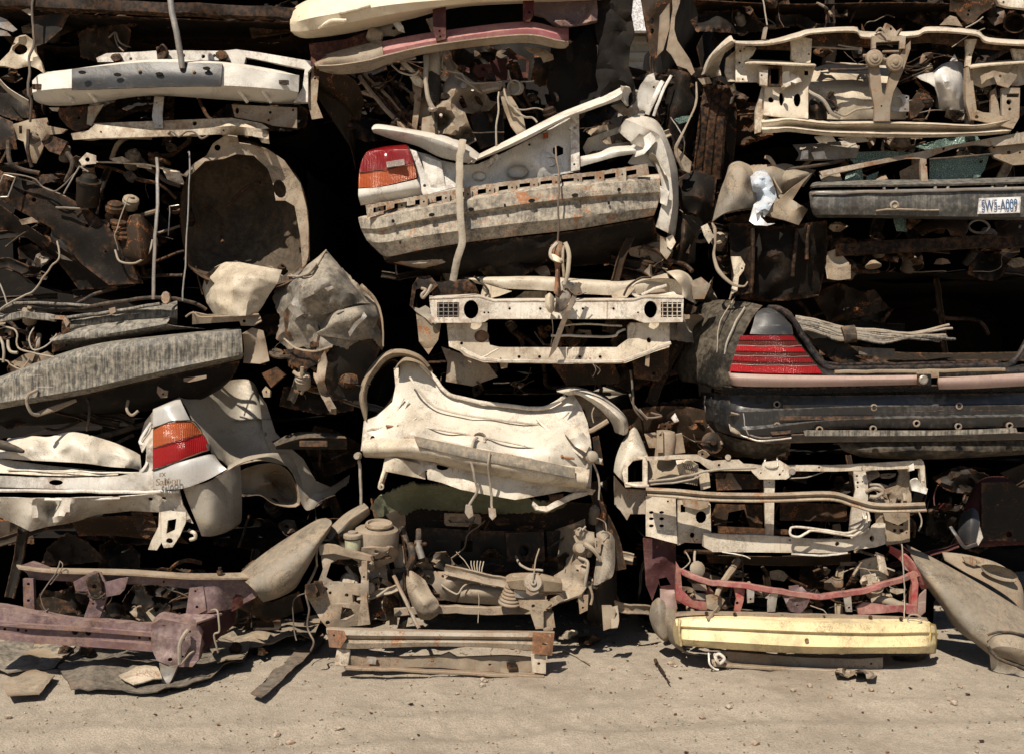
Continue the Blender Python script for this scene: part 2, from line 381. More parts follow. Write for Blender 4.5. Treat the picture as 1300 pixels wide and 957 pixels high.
M['scuff'] = paint('scuffed_sill', (.09, .085, .075), .60, .05, .6, .3, vst=.6)
M['moss'] = paint('green_insulation', (.12, .135, .08), .45, .0, .95, .3, dustc=(.26, .24, .16), bump=.8)
M['tank'] = paint('reservoir_plastic', (.45, .46, .33), .4, .0, .5, .2)
M['cloth'] = paint('dusty_tarpaulin', (.06, .055, .048), .55, .0, .85, .3, dustc=(.26, .21, .155))
M['plate'] = paint('number_plate_white', (.78, .80, .82), .1, .02, .35, .1, bump=.05, streak=.1, crease=.06)
M['ink'] = paint('plate_letters', (.04, .12, .25), .2, .0, .5, .0, bump=.05, crease=.06)
M['bluew'] = paint('blue_white_liner', (.50, .58, .68), .35, .0, .45, .45, bump=.3)
def lens(name, col, rough=.15):
    m, t, b = mat_(name); N = t.nodes.new; L = t.links.new
    tc = N('ShaderNodeTexCoord'); n = N('ShaderNodeTexNoise'); n.inputs['Scale'].default_value = 8; n.inputs['Detail'].default_value = 7
    L(tc.outputs['Object'], n.inputs['Vector'])
    r = N('ShaderNodeMapRange'); r.inputs['From Min'].default_value = .45; r.inputs['From Max'].default_value = .75; r.inputs['To Max'].default_value = .10
    L(n.outputs[0], r.inputs[0]); x = N('ShaderNodeMix'); x.data_type = 'RGBA'; L(r.outputs[0], x.inputs[0])
    x.inputs[6].default_value = (*col, 1); x.inputs[7].default_value = (*[c*.4 + v*.35 for c, v in zip(col, (.4, .3, .22))], 1); L(x.outputs[2], b.inputs['Base Color'])
    b.inputs['Roughness'].default_value = rough; b.inputs['Coat Weight'].default_value = .25; b.inputs['Coat Roughness'].default_value = .12; b.inputs['Specular IOR Level'].default_value = .3
    v = N('ShaderNodeTexWave'); v.bands_direction = 'Z'; v.inputs['Scale'].default_value = 42; v.inputs['Distortion'].default_value = .1; L(tc.outputs['Object'], v.inputs['Vector'])
    v2 = N('ShaderNodeTexWave'); v2.bands_direction = 'X'; v2.inputs['Scale'].default_value = 30; L(tc.outputs['Object'], v2.inputs['Vector'])
    am = N('ShaderNodeMath'); am.operation = 'ADD'; L(v.outputs['Fac'], am.inputs[0]); L(v2.outputs['Fac'], am.inputs[1])
    dk = N('ShaderNodeMix'); dk.data_type = 'RGBA'; mr2 = N('ShaderNodeMapRange'); mr2.inputs['From Max'].default_value = 2; mr2.inputs['To Min'].default_value = .65; mr2.inputs['To Max'].default_value = 0; L(am.outputs[0], mr2.inputs[0]); L(mr2.outputs[0], dk.inputs[0])
    L(x.outputs[2], dk.inputs[6]); dk.inputs[7].default_value = (*[c*.35 for c in col], 1); L(dk.outputs[2], b.inputs['Base Color'])
    bu = N('ShaderNodeBump'); bu.inputs['Strength'].default_value = .5; bu.inputs['Distance'].default_value = .004; L(am.outputs[0], bu.inputs['Height']); L(bu.outputs[0], b.inputs['Normal'])
    return m
M['lred'] = lens('red_lens', (.20, .003, .005)); M['lred2'] = lens('bright_red_lens', (.34, .005, .007)); M['ldark'] = lens('dark_red_lens', (.085, .012, .005))
M['lamb'] = lens('amber_lens', (.42, .085, .022)); M['lclear'] = lens('clear_lens', (.34, .27, .24))
def glass():
    m, t, b = mat_('shattered_glass'); N = t.nodes.new; L = t.links.new
    tc = N('ShaderNodeTexCoord'); v = N('ShaderNodeTexVoronoi'); v.feature = 'DISTANCE_TO_EDGE'; v.inputs['Scale'].default_value = 90; L(tc.outputs['Object'], v.inputs['Vector'])
    r = N('ShaderNodeMapRange'); r.inputs['From Max'].default_value = .12; L(v.outputs['Distance'], r.inputs[0])
    x = N('ShaderNodeMix'); x.data_type = 'RGBA'; L(r.outputs[0], x.inputs[0]); x.inputs[6].default_value = (.42, .56, .50, 1); x.inputs[7].default_value = (.10, .17, .15, 1)
    L(x.outputs[2], b.inputs['Base Color']); b.inputs['Roughness'].default_value = .18; b.inputs['Transmission Weight'].default_value = .45; b.inputs['IOR'].default_value = 1.3
    bu = N('ShaderNodeBump'); bu.inputs['Strength'].default_value = .8; bu.inputs['Distance'].default_value = .004; L(v.outputs['Distance'], bu.inputs['Height']); L(bu.outputs[0], b.inputs['Normal'])
    return m
M['glass'] = glass()
def dirt():
    m, t, b = mat_('dusty_ground'); N = t.nodes.new; L = t.links.new
    tc = N('ShaderNodeTexCoord')
    def noi(s, dt=8, ro=.65):
        n = N('ShaderNodeTexNoise'); n.inputs['Scale'].default_value = s; n.inputs['Detail'].default_value = dt; n.inputs['Roughness'].default_value = ro; L(tc.outputs['Object'], n.inputs['Vector']); return n.outputs[0]
    a1, a2, a3 = noi(1.3), noi(14), noi(90, 5)
    r1 = N('ShaderNodeValToRGB'); r1.color_ramp.elements[0].position = .35; r1.color_ramp.elements[1].position = .7
    r1.color_ramp.elements[0].color = (.27, .23, .18, 1); r1.color_ramp.elements[1].color = (.44, .38, .305, 1)
    ad = N('ShaderNodeMath'); ad.operation = 'ADD'; L(a1, ad.inputs[0]); L(a2, ad.inputs[1]); hf = N('ShaderNodeMath'); hf.operation = 'MULTIPLY'; hf.inputs[1].default_value = .5; L(ad.outputs[0], hf.inputs[0]); L(hf.outputs[0], r1.inputs[0])
    x = N('ShaderNodeMix'); x.data_type = 'RGBA'; rr = N('ShaderNodeMapRange'); rr.inputs['From Min'].default_value = .42; rr.inputs['From Max'].default_value = .62; rr.inputs['To Max'].default_value = .5; L(a3, rr.inputs[0]); L(rr.outputs[0], x.inputs[0])
    L(r1.outputs[0], x.inputs[6]); x.inputs[7].default_value = (.16, .125, .09, 1); a4 = noi(.8, 6, .6); st_ = N('ShaderNodeMapRange'); st_.inputs['From Min'].default_value = .54; st_.inputs['From Max'].default_value = .66; st_.inputs['To Max'].default_value = .55; L(a4, st_.inputs[0])
    x2 = N('ShaderNodeMix'); x2.data_type = 'RGBA'; L(st_.outputs[0], x2.inputs[0]); L(x.outputs[2], x2.inputs[6]); x2.inputs[7].default_value = (.17, .13, .095, 1)
    L(x2.outputs[2], b.inputs['Base Color']); b.inputs['Roughness'].default_value = .95
    bu = N('ShaderNodeBump'); bu.inputs['Strength'].default_value = .9; bu.inputs['Distance'].default_value = .012; ad2 = N('ShaderNodeMath'); ad2.operation = 'ADD'; L(a2, ad2.inputs[0]); L(a3, ad2.inputs[1]); L(ad2.outputs[0], bu.inputs['Height']); L(bu.outputs[0], b.inputs['Normal'])
    return m
M['ground'] = dirt()
M['stone'] = paint('pebble', (.38, .33, .27), .5, .05, .9, .2)
M['shed'] = paint('corrugated_cladding', (.38, .34, .28), .3, .06, .5, .2)
G = 'crushed cars stacked in the scrapyard wall'
# ---------------------------------------------------------------- shared builders
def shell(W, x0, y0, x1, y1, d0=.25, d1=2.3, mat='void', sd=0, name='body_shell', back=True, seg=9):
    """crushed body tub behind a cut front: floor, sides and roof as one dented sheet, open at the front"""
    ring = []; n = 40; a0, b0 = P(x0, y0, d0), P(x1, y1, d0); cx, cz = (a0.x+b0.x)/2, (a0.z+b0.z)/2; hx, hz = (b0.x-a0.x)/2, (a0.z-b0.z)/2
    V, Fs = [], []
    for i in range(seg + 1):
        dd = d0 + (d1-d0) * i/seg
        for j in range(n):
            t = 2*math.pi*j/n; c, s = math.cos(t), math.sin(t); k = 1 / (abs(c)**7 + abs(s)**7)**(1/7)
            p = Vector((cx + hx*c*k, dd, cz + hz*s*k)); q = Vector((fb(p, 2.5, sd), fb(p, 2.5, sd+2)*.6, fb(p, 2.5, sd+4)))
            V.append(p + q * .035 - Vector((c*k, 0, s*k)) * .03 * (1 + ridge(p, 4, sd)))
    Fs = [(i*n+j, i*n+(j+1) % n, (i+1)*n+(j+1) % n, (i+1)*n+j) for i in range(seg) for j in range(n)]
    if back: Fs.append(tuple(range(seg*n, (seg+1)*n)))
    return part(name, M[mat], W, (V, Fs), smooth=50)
def junk(W, x0, y0, x1, y1, d0, d1, n, sd, mats=('dark', 'brown', 'wire', 'rubber', 'tan'), kinds=None, big=1.0):
    """loose plumbing, brackets and cables of an engine bay, each a part of its wreck"""
    rn = random.Random(sd)
    for i in range(n):
        k = rn.choice(kinds or ['hose', 'wire', 'bracket', 'rod', 'bracket', 'wire', 'canister', 'panel_scrap'])
        x, y, d = rn.uniform(x0, x1), rn.uniform(y0, y1), rn.uniform(d0, d1); m = M[rn.choice(mats)]
        if k in ('hose', 'wire'):
            L = rn.uniform(25, 70) * big; an = rn.uniform(0, math.pi*2); pts = [(x, y, d)]
            for _ in range(rn.randint(3, 5)):
                an += rn.uniform(-.9, .9); x = min(max(x + math.cos(an)*L/3, x0), x1); y = min(max(y + math.sin(an)*L/4, y0), y1)
                pts.append((x, y, d + rn.uniform(-.06, .06)))
            part(k, m, W, tube(pts, rn.uniform(.009, .017) if k == 'hose' else rn.uniform(.002, .005), n=7))
        elif k == 'folded_sheet':
            w, h = rn.uniform(26, 70)*big, rn.uniform(14, 40)*big; kk = rn.randint(6, 9); a0 = rn.uniform(0, 6)
            o = [(x + math.cos(a0 + 6.283*j/kk) * w/2 * rn.uniform(.5, 1.2), y + math.sin(a0 + 6.283*j/kk) * h/2 * rn.uniform(.5, 1.2), d + rn.uniform(-.05, .05)) for j in range(kk)]
            part(k, m, W, panel(o, th=.004, step=4.5, dent=.03, dsc=7, cr=.055, csc=7, rag=.8, sd=i + sd))
        elif k == 'bent_strip':
            an = rn.uniform(-.4, .4) + (math.pi/2 if rn.random() < .3 else 0); L = rn.uniform(30, 80)*big; pts = [(x - math.cos(an)*L/2, y - math.sin(an)*L/2, d)]
            for q_ in range(1, 4): pts.append((x + math.cos(an)*L*(q_/3-.5) + rn.uniform(-5, 5), y + math.sin(an)*L*(q_/3-.5) + rn.uniform(-5, 5), d + rn.uniform(-.06, .06)))
            wd_ = rn.uniform(.018, .04); part(k, m, W, beam(pts, [(-wd_, 0), (wd_, 0), (wd_, .012), (wd_-.006, .016), (wd_*.3, .004), (-wd_*.3, .004), (-wd_+.006, .016), (-wd_, .012)], .008, 5))
        elif k == 'rod':
            an = rn.uniform(-.7, .7) + (math.pi/2 if rn.random() < .4 else 0); L = rn.uniform(18, 50) * big
            part('rod', m, W, tube([(x-math.cos(an)*L/2, y-math.sin(an)*L/2, d), (x, y+rn.uniform(-3, 3), d+.01), (x+math.cos(an)*L/2, y+math.sin(an)*L/2, d+rn.uniform(-.06, .1))], rn.uniform(.004, .010), n=7))
        elif k == 'canister':
            r = rn.uniform(.025, .05); h = rn.uniform(.05, .12)
            ax = (rn.uniform(-.6, .6), -rn.uniform(.1, .8), rn.uniform(.4, 1))
            part('canister', m, W, lathe(x, y, d, ax, [(r*.3, -h*.7), (r*.9, -h*.6), (r, -h*.5), (r, 0), (r*1.08, .002), (r*1.08, .012), (r, .014), (r, h*.4), (r*.8, h*.5), (r*.35, h*.52), (r*.3, h*.7)], 16))
        else:
            w, h = rn.uniform(12, 34)*big, rn.uniform(8, 24)*big; kk = rn.randint(5, 8); a0 = rn.uniform(0, 6)
            o = [(x + math.cos(a0 + 6.283*j/kk) * w/2 * rn.uniform(.6, 1.15), y + math.sin(a0 + 6.283*j/kk) * h/2 * rn.uniform(.6, 1.15), d + rn.uniform(-.03, .03)) for j in range(kk)]
            part(k, m, W, panel(o, [E(x, y, w*.10, h*.12, 8)] if k == 'bracket' else (), th=.004 if k == 'panel_scrap' else .012, step=6, dent=.01, dsc=14, cr=.015, csc=12, sd=i))
def rail(x0, x1, ytop, ybot, n=None): return [(x0, ytop), (x1, ytop), (x1, ybot), (x0, ybot)]
# ================================================================ SETTING
def gz(x, y):
    near = max(0, 1 - max(0, abs(x) - 5) / 4) * (1 if y < 3 else 0)
    z = .022 * fb((x, y, 0), 1.1, 3) + .010 * fb((x, y, 0), 6, 5)
    for y0 in (-1.35, -2.75):
        q = (y - y0 - .12*math.sin(x*.7) - .05*x) / .11; z += -.018*math.exp(-q*q) + .010*math.exp(-(abs(q)-1.7)**2*3) + .005*math.sin(x*52 + q*3)*math.exp(-q*q)
    return -.012 + near * z
def ground():
    xs = sorted(set([-150, -80, -40, -20, -12, -8] + [round(-4.6 + .028*i, 3) for i in range(330)] + [8, 12, 20, 40, 80, 150]))
    ys = sorted(set([-60, -30, -15, -10] + [round(-6.6 + .1*i, 3) for i in range(33)] + [round(-3.3 + .035*i, 3) for i in range(180)] + [4, 6, 9, 14, 25, 50, 100, 250]))
    V = []
    for y in ys:
        for x in xs:
            V.append(Vector((x, y, gz(x, y))))
    n = len(xs); Fs = [(j*n+i, j*n+i+1, (j+1)*n+i+1, (j+1)*n+i) for j in range(len(ys)-1) for i in range(n-1)]
    me = mesh_('ground', M['ground'], [(V, Fs)], Vector((0, 0, 0)), 60); o = bpy.data.objects.new('ground', me); COL.objects.link(o); o['kind'] = 'structure'
ground()
def stones():
    rn = random.Random(4); V, Fs = [], []
    ic = bmesh.new(); bmesh.ops.create_icosphere(ic, subdivisions=1, radius=1); bv = [v.co.copy() for v in ic.verts]; bf = [tuple(v.index for v in f.verts) for f in ic.faces]; ic.free()
    for i in range(5200):
        x, y = rn.uniform(-3.6, 3.6), rn.uniform(-3.2, 1.4)
        if noise.noise(Vector((x*1.3, y*1.3, 4))) < rn.uniform(-.35, .5): continue
        s = rn.uniform(.003, .009) if rn.random() < .93 else rn.uniform(.01, .024)
        b = len(V); sx, sy, sz = s*rn.uniform(.7, 1.4), s*rn.uniform(.7, 1.4), s*rn.uniform(.4, .8)
        for v in bv: V.append(Vector((x + v.x*sx*rn.uniform(.7, 1.2), y + v.y*sy*rn.uniform(.7, 1.2), gz(x, y) + .003 + sz*.4 + v.z*sz)))
        Fs += [tuple(k + b for k in f) for f in bf]
    me = mesh_('gravel', M['stone'], [(V, Fs)], Vector((0, 0, 0)), 10); o = bpy.data.objects.new('gravel', me); COL.objects.link(o); o['kind'] = 'stuff'
    o['label'] = 'loose gravel scattered on the dusty ground'
stones()
# far shed seen through the gap near the top
def shed():
    V = []; Fs = []; y = 12.0; x0, x1 = -4.0, 22.0; n = 0; z = 0
    prof = []
    while z < 8.0:
        prof += [(z, 0), (z+.10, 0), (z+.15, .06), (z+.25, .06)]; z += .30
    for (zz, o) in prof: V += [Vector((x0, y + o, zz)), Vector((x1, y + o, zz))]
    Fs = [(2*i, 2*i+1, 2*i+3, 2*i+2) for i in range(len(prof)-1)]
    W = thing('metal_shed', 'pale corrugated metal shed seen through the gap at the top', 'shed', (9, 12, 0))
    part('wall', M['shed'], W, (V, Fs)); part('roof', M['shed'], W, box(650, 478, 0, 1, 1, 1) if False else ([Vector((x0-.3, 11.7, 8.0)), Vector((x1+.3, 11.7, 8.0)), Vector((x1+.3, 24, 9.2)), Vector((x0-.3, 24, 9.2)), Vector((x0-.3, 11.7, 8.12)), Vector((x1+.3, 11.7, 8.12)), Vector((x1+.3, 24, 9.32)), Vector((x0-.3, 24, 9.32))], [(0, 1, 2, 3), (7, 6, 5, 4), (0, 4, 5, 1), (1, 5, 6, 2), (2, 6, 7, 3), (3, 7, 4, 0)]))
    part('sky_band', M['plate'], W, ([Vector(v) for v in ((x0-.4, 11.55, 7.85), (x1+.4, 11.55, 7.85), (x1+.4, 11.68, 7.85), (x0-.4, 11.68, 7.85), (x0-.4, 11.55, 9.4), (x1+.4, 11.55, 9.4), (x1+.4, 11.68, 9.4), (x0-.4, 11.68, 9.4))], [(0, 3, 2, 1), (4, 5, 6, 7), (0, 1, 5, 4), (1, 2, 6, 5), (2, 3, 7, 6), (3, 0, 4, 7)]))  # added white band standing in for the pale sky in the gap
shed()
# second row of wrecks behind the first: crushed tubs with a roof and a door side
def back_row():
    rn = random.Random(8)
    cols = [(-3.9, 9), (-1.95, 9), (-.05, 9), (2.55, 9), (4.3, 9)]; words_ = ['far left', 'left', 'middle', 'right', 'far right']
    lv = ['ground', 'second', 'third', 'fourth', 'fifth', 'sixth', 'seventh', 'eighth', 'top']
    for ci, (cx, nl) in enumerate(cols):
        z = 0.0
        for li in range(nl):
            cx_ = cx if (ci != 3 or z > 3.7) else 2.05
            h = rn.uniform(.72, .84); w = 1.0 if ci != 2 else .95; y0, y1 = 2.75, 5.4
            W = thing('wrecked_car', 'dark crushed car behind the %s stack, %s layer of the second row' % (words_[ci], lv[li]), 'car wreck', (cx_, 4, z), 'crushed cars in the second row')
            n = 28; V = []; seg = 6; r2 = 9
            for i in range(seg + 1):
                for j in range(n):
                    t = 2*math.pi*j/n; c, s = math.cos(t), math.sin(t); k = 1/(abs(c)**r2 + abs(s)**r2)**(1/r2)
                    p = Vector((cx_ + w*c*k, y0 + (y1-y0)*i/seg, z + h/2 + h/2*s*k)); V.append(p + Vector((fb(p, 2, 1), fb(p, 2, 2), .3*fb(p, 2, 3))) * .04)
            Fs = [(i*n+j, i*n+(j+1) % n, (i+1)*n+(j+1) % n, (i+1)*n+j) for i in range(seg) for j in range(n)] + [tuple(range(n)), tuple(range(seg*n, (seg+1)*n))]
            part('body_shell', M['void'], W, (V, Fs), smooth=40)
            z += h
back_row()
# ================================================================ LEFT STACK
def wreck(label, x, y, d=.3): return thing('wrecked_car', label, 'car wreck', P(x, y, d), G)
# ---- topmost: dark underbody above the white bumper
W = wreck('dark crushed car floor jutting out above the white bumper at top left', 190, 62)
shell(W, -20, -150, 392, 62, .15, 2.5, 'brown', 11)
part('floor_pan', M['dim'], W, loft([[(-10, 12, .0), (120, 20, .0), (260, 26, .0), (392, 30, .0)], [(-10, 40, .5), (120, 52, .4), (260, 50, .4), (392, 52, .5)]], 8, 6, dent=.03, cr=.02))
part('cross_rail', M['dim'], W, beam([(-10, 4, -.02), (200, 14, -.05), (392, 22, -.02)], boxp(.07, .06), .012))
part('bracket', M['dark'], W, panel([(40, 22), (90, 14), (78, 38), (58, 55), (44, 60)], d=-.02, cr=.02))
part('bracket', M['cream'], W, panel([(27, 13), (36, 11), (42, 17), (38, 20)], d=-.06, th=.01))
part('wiring', M['wire'], W, tube([(138, 48, .1), (147, 42, .05), (152, 54, .05), (165, 60, .1)], .006), tube([(146, 44, .05), (149, 58, .04), (157, 66, .02)], .005))
junk(W, 10, 10, 370, 55, .05, .3, 10, 21)
# ---- white front end with foam bumper core
W = wreck('white car front with a pale bumper beam and a dark plastic centre strip', 215, 178)
shell(W, 70, 66, 396, 186, .3, 2.5, 'void', 12)
bmp = part('bumper', M['foamw'], W,
    loft([[(46, 100, .10), (54, 93, .06), (92, 88, -.02), (190, 76, -.06), (282, 79, -.05), (345, 88, .02), (378, 96, .10)],
          [(41, 103, -.02), (52, 96, -.10), (92, 91, -.20), (190, 79, -.24), (282, 82, -.23), (346, 92, -.16), (380, 96, -.04)],
          [(41, 118, -.02), (54, 115, -.12), (92, 112, -.21), (190, 109, -.24), (282, 109, -.24), (346, 113, -.17), (379, 117, -.05)],
          [(43, 127, .06), (60, 130, .0), (98, 129, -.05), (190, 119, -.08), (282, 123, -.08), (346, 130, -.02), (376, 130, .06)],
          [(48, 131, .12), (70, 135, .08), (114, 132, .03), (190, 122, .02), (282, 127, .02), (346, 132, .06), (374, 132, .12)]], 10, 4, th=.012, dent=.008, dsc=9, hard=True))
for g_ in (R(41, 107, 52, 113), R(346, 102, 366, 107)):
    part('slot_shade', M['dark'], bmp, panel([(x_, y_, -.115 if x_ < 100 else -.145) for x_, y_ in g_], th=.02, dent=0))  # dark plates paint in the shade of the end slots
part('rib', M['foamw'], bmp, *[tube([(x_, 112, -.17), (x_+14, 130, -.09)], .012) for x_ in (80, 108, 300, 330)])
st = part('centre_strip', M['greyp'], W, loft([[(91, 88, -.205), (140, 83, -.235), (190, 79, -.25), (240, 80, -.25), (282, 81, -.245)], [(91, 101, -.23), (140, 98, -.255), (190, 95, -.27), (240, 95, -.27), (281, 97, -.26)], [(91, 115, -.22), (140, 113, -.25), (190, 111, -.265), (240, 110, -.265), (280, 110, -.255)]], 8, 5, th=.016, dent=.004))
part('slot_shade', M['void'], st, *[panel([(q[0], q[1], -.283) for q in E(x_, y_, 5, 2.2, 8)], th=.008, dent=0, step=4) for x_, y_ in ((104, 92), (149, 95), (202, 94), (262, 87))])  # proud black ovals draw the shade inside the strip's slots
part('bolt', M['tan'], st, *[bolt(x_, y_, -.27) for x_, y_ in ((177, 90), (246, 91), (263, 87))])
part('radiator_support', M['white'], W,
    panel([(122, 74), (135, 68), (180, 66), (205, 64), (282, 65), (300, 63), (330, 67), (395, 78), (408, 80), (408, 86), (396, 86), (391, 92), (391, 130), (372, 131), (384, 112), (387, 88), (312, 73), (308, 90), (297, 88), (292, 77), (240, 77), (180, 79), (124, 79)],
          [E(150, 72, 4), E(166, 75, 2), E(232, 71, 3), E(258, 72, 2.5), E(272, 71, 2)], d=.02, th=.03, dent=.006, step=6))
part('latch', M['dark'], W, panel(E(147, 73, 7, 5, 8), d=-.02, th=.03), tube([(200, 66, .0), (207, 58, -.02), (212, 68, -.01), (206, 76, -.01)], .008), panel([(198, 60), (206, 58), (214, 66), (212, 78), (200, 78)], d=.0, th=.01, cr=.02), panel(E(281, 70, 8, 6, 7), d=-.02, th=.03))
part('bracket', M['tan'], W, panel([(294, 133), (377, 137), (377, 163), (346, 160), (335, 156), (298, 149)], [E(301, 141, 2.5, 4, 8), E(343, 143, 2), E(372, 140, 1.6), E(341, 153, 1.6)], d=-.02, th=.012, dent=.01))
part('lower_crossmember', M['cream'], W,
    panel([(90, 170, -.0), (112, 166, -.06), (121, 158, -.1), (194, 166, -.14), (240, 165, -.14), (294, 160, -.12), (332, 164, -.08), (341, 167, .0), (341, 177), (310, 172, -.1), (277, 171, -.14), (194, 174, -.14), (121, 176, -.1), (93, 178, .0)], [E(128, 168, 1.6), E(284, 166, 1.5)], d=-.1, th=.03, dent=.01, dsc=9, step=6),
    panel([(118, 157), (194, 154), (294, 150), (332, 157), (341, 163), (332, 165), (294, 162), (194, 167), (121, 160)], [E(247, 157, 3)], d=-.03, th=.03, dent=.01))
part('stay', M['alu'], W, panel([(196, 123), (208, 123), (206, 146), (207, 163), (196, 163), (193, 148)], [E(199, 131, 1), E(203, 160, 1)], d=-.06, th=.01, step=5))
part('apron', M['brown'], W, panel([(72, 138), (128, 134), (122, 152), (112, 162), (96, 168), (84, 160), (76, 150)], [E(100, 150, 2)], d=.05, th=.01, cr=.03, dent=.02))
part('bracket', M['cream'], W, panel([(112, 136), (132, 133), (122, 148), (116, 160), (110, 158)], d=.0, th=.01, cr=.015), panel([(62, 137), (75, 137), (73, 142), (66, 141)], d=-.02))
part('tow_loop', M['wire'], W, tube([(213, 170, -.14), (218, 167, -.16), (226, 174, -.16), (236, 168, -.16), (246, 168, -.16), (256, 176, -.16), (264, 172, -.14)], .006))
part('fender_edge', M['tan'], W, loft([[(398, 77, -.02), (425, 72, .0), (450, 84, .2)], [(398, 84, .05), (420, 82, .05), (452, 100, .25)]], 6, 4, dent=.01, cr=.01),
    panel([(396, 88), (406, 86), (402, 130), (410, 150), (396, 152), (391, 132)], [E(400, 100, 1.5), E(399, 92, 1.2)], d=.05, th=.01))
junk(W, 118, 84, 385, 150, .15, .4, 12, 22, ('dark', 'brown', 'rubber'))
# ---- brown engine bay with round wheel housing
W = wreck('brown rusty engine bay with a large round wheel housing, under the white bumper car', 215, 368)
shell(W, 10, 186, 400, 372, .3, 2.5, 'void', 13)
part('wheel_housing', M['bowl'], W, dish([(262, 199), (250, 210), (238, 225), (230, 250), (230, 285), (234, 315), (246, 345), (300, 368), (360, 362), (389, 335), (392, 300), (389, 262), (381, 232), (364, 208), (340, 190), (315, 180), (290, 186)], (308, 275), .46, 2.2, 9, dent=.022, dsc=7, cr=.018, rim_d=-.05, lipw=.03))
part('housing_rim', M['tan'], W,
    panel([(270, 183, -.08), (287, 172, -.12), (301, 174, -.12), (303, 182, -.1), (318, 184, -.08), (340, 190, -.07), (360, 204, -.06), (381, 233, -.05), (391, 270, -.05), (393, 330, -.03), (384, 340, -.03), (381, 300, -.03), (374, 262, -.03), (362, 255, -.02), (350, 255, -.02), (346, 232, -.01), (340, 215, -.02), (322, 198, -.04), (300, 196, -.04), (284, 202, -.06), (260, 205, -.06), (240, 225, -.02), (233, 222, -.02), (246, 208, -.06), (262, 198, -.08)],
          [E(276, 188, 4), E(355, 240, 8, 12, 12, -.3)], d=-.05, th=.006, step=6, dent=.012, dsc=9))
part('bead', M['brown'], W, tube([(248, 230, .1), (244, 260, .16), (254, 290, .2)], .008), tube([(262, 270, .2), (258, 262, .18), (268, 265, .22), (280, 280, .24), (284, 290, .24)], .01), tube([(290, 262, .25), (310, 240, .22), (330, 232, .2)], .012), tube([(281, 300, .25), (282, 308, .22)], .012))
part('side_rail', M['dim'], W, panel([(0, 216, .05), (7, 221), (21, 223), (50, 234), (80, 247), (113, 266), (138, 289), (161, 321), (178, 360), (138, 362), (103, 335), (64, 289), (28, 270), (0, 254)], [E(32, 246, 2), E(110, 287, 2), E(43, 254, 3), E(134, 320, 1.5)], d=.02, th=.05, dent=.02, dsc=5))
part('lower_arm', M['dim'], W, loft([[(-5, 256, .02), (40, 290, .0), (100, 330, .05), (150, 366, .1)], [(-5, 290, .1), (30, 300, .15), (70, 330, .2), (100, 368, .2)]], 8, 5, dent=.03, cr=.02))
part('canister', M['dark'], W, lathe(112, 243, -.04, (.25, -.45, .9), [(.02, -.1), (.065, -.09), (.07, -.08), (.07, .05), (.075, .055), (.075, .07), (.06, .075), (.045, .1), (.02, .11)], 22))
part('bracket', M['alu'], W, tube([(81, 246, -.08), (101, 211, -.08), (112, 218, -.06)], .005, soft=False), tube([(0, 232, -.06), (5, 222, -.06), (20, 226, -.06), (10, 250, -.06), (0, 251, -.06)], .005, soft=False), tube([(214, 300, .0), (215, 262, .0), (228, 261, .0)], .004, soft=False))
part('cable', M['wire'], W, tube([(5, 220, -.06), (40, 226, -.07), (55, 238, -.06), (72, 242, -.07), (96, 220, -.06)], .005), tube([(8, 222, -.06), (50, 236, -.04), (84, 250, -.05)], .004), tube([(72, 264, -.02), (95, 265, -.05), (112, 265, -.02)], .008))
part('apron', M['cream'], W, panel([(66, 290), (72, 292), (88, 303), (105, 335), (78, 329), (68, 316), (64, 300)], d=.12, cr=.02, th=.006))
part('apron', M['tan'], W, panel([(24, 280), (40, 276), (48, 282), (28, 286)], d=-.02, cr=.02))
part('strut_mount', M['brown'], W, lathe(146, 262, .0, (.2, -.5, .8), [(.02, -.04), (.06, -.03), (.06, 0), (.045, .01), (.045, .02), (.02, .03)], 18), panel([(138, 268), (160, 262), (166, 300), (150, 318), (138, 300)], d=.06, cr=.03, th=.01))  # mount, bellows and gearbox browned to carry the shade of the bay
part('bellows', M['brown'], W, *[lathe(150 + i*2, 285 + i*6, .0, (.2, -.4, .8), [(.03, 0), (.05, .006), (.05, .02), (.03, .03)], 16) for i in range(4)])
part('gearbox', M['brown'], W, loft([[(152, 280, .1), (175, 272, .0), (192, 285, .1)], [(148, 300, .05), (176, 298, -.08), (200, 305, .1)], [(152, 325, .05), (180, 330, -.06), (200, 322, .1)], [(165, 335, .15), (180, 338, .1), (195, 330, .2)]], 5, 5, cr=.03, dent=.02))
part('hose', M['hose'], W, tube([(146, 318, -.02), (152, 332, -.05), (172, 334, -.06), (188, 322, -.04), (194, 305, .0)], .007), tube([(163, 250, -.02), (150, 285, -.06), (146, 300, -.06), (150, 318, -.03)], .004))
part('cover', M['dark'], W, panel([(60, 170), (86, 180), (76, 197), (62, 192), (52, 180)], d=-.02, th=.02, cr=.01), label='dark square plastic cover')
part('strut_tower', M['tan'], W, panel([(16, 158), (38, 152), (60, 150), (62, 160), (84, 165), (78, 170), (60, 172), (54, 190), (46, 208), (36, 206), (30, 180), (20, 176)], [E(63, 157, 3.5), R(24, 160, 28, 170)], d=.0, th=.02, cr=.02, dent=.02, step=6))
part('hose', M['rubber'], W, tube([(36, 165, -.05), (35, 190, -.07), (40, 212, -.04)], .012), tube([(10, 180, -.03), (12, 205, -.08), (26, 215, -.05), (50, 220, -.03)], .014), tube([(86, 195, 0), (92, 210, -.03), (84, 232, -.02)], .016))
part('crossbar', M['cream'], W, panel([(138, 202), (155, 199), (165, 205), (150, 208)], d=.0), panel([(205, 212), (228, 218), (235, 235), (212, 228)], d=.05, th=.03, cr=.02), panel([(172, 207), (192, 210), (192, 215), (174, 212)], d=.05, th=.02), tube([(120, 205, .05), (150, 207, .05), (190, 210, .05), (238, 224, .05)], .006))
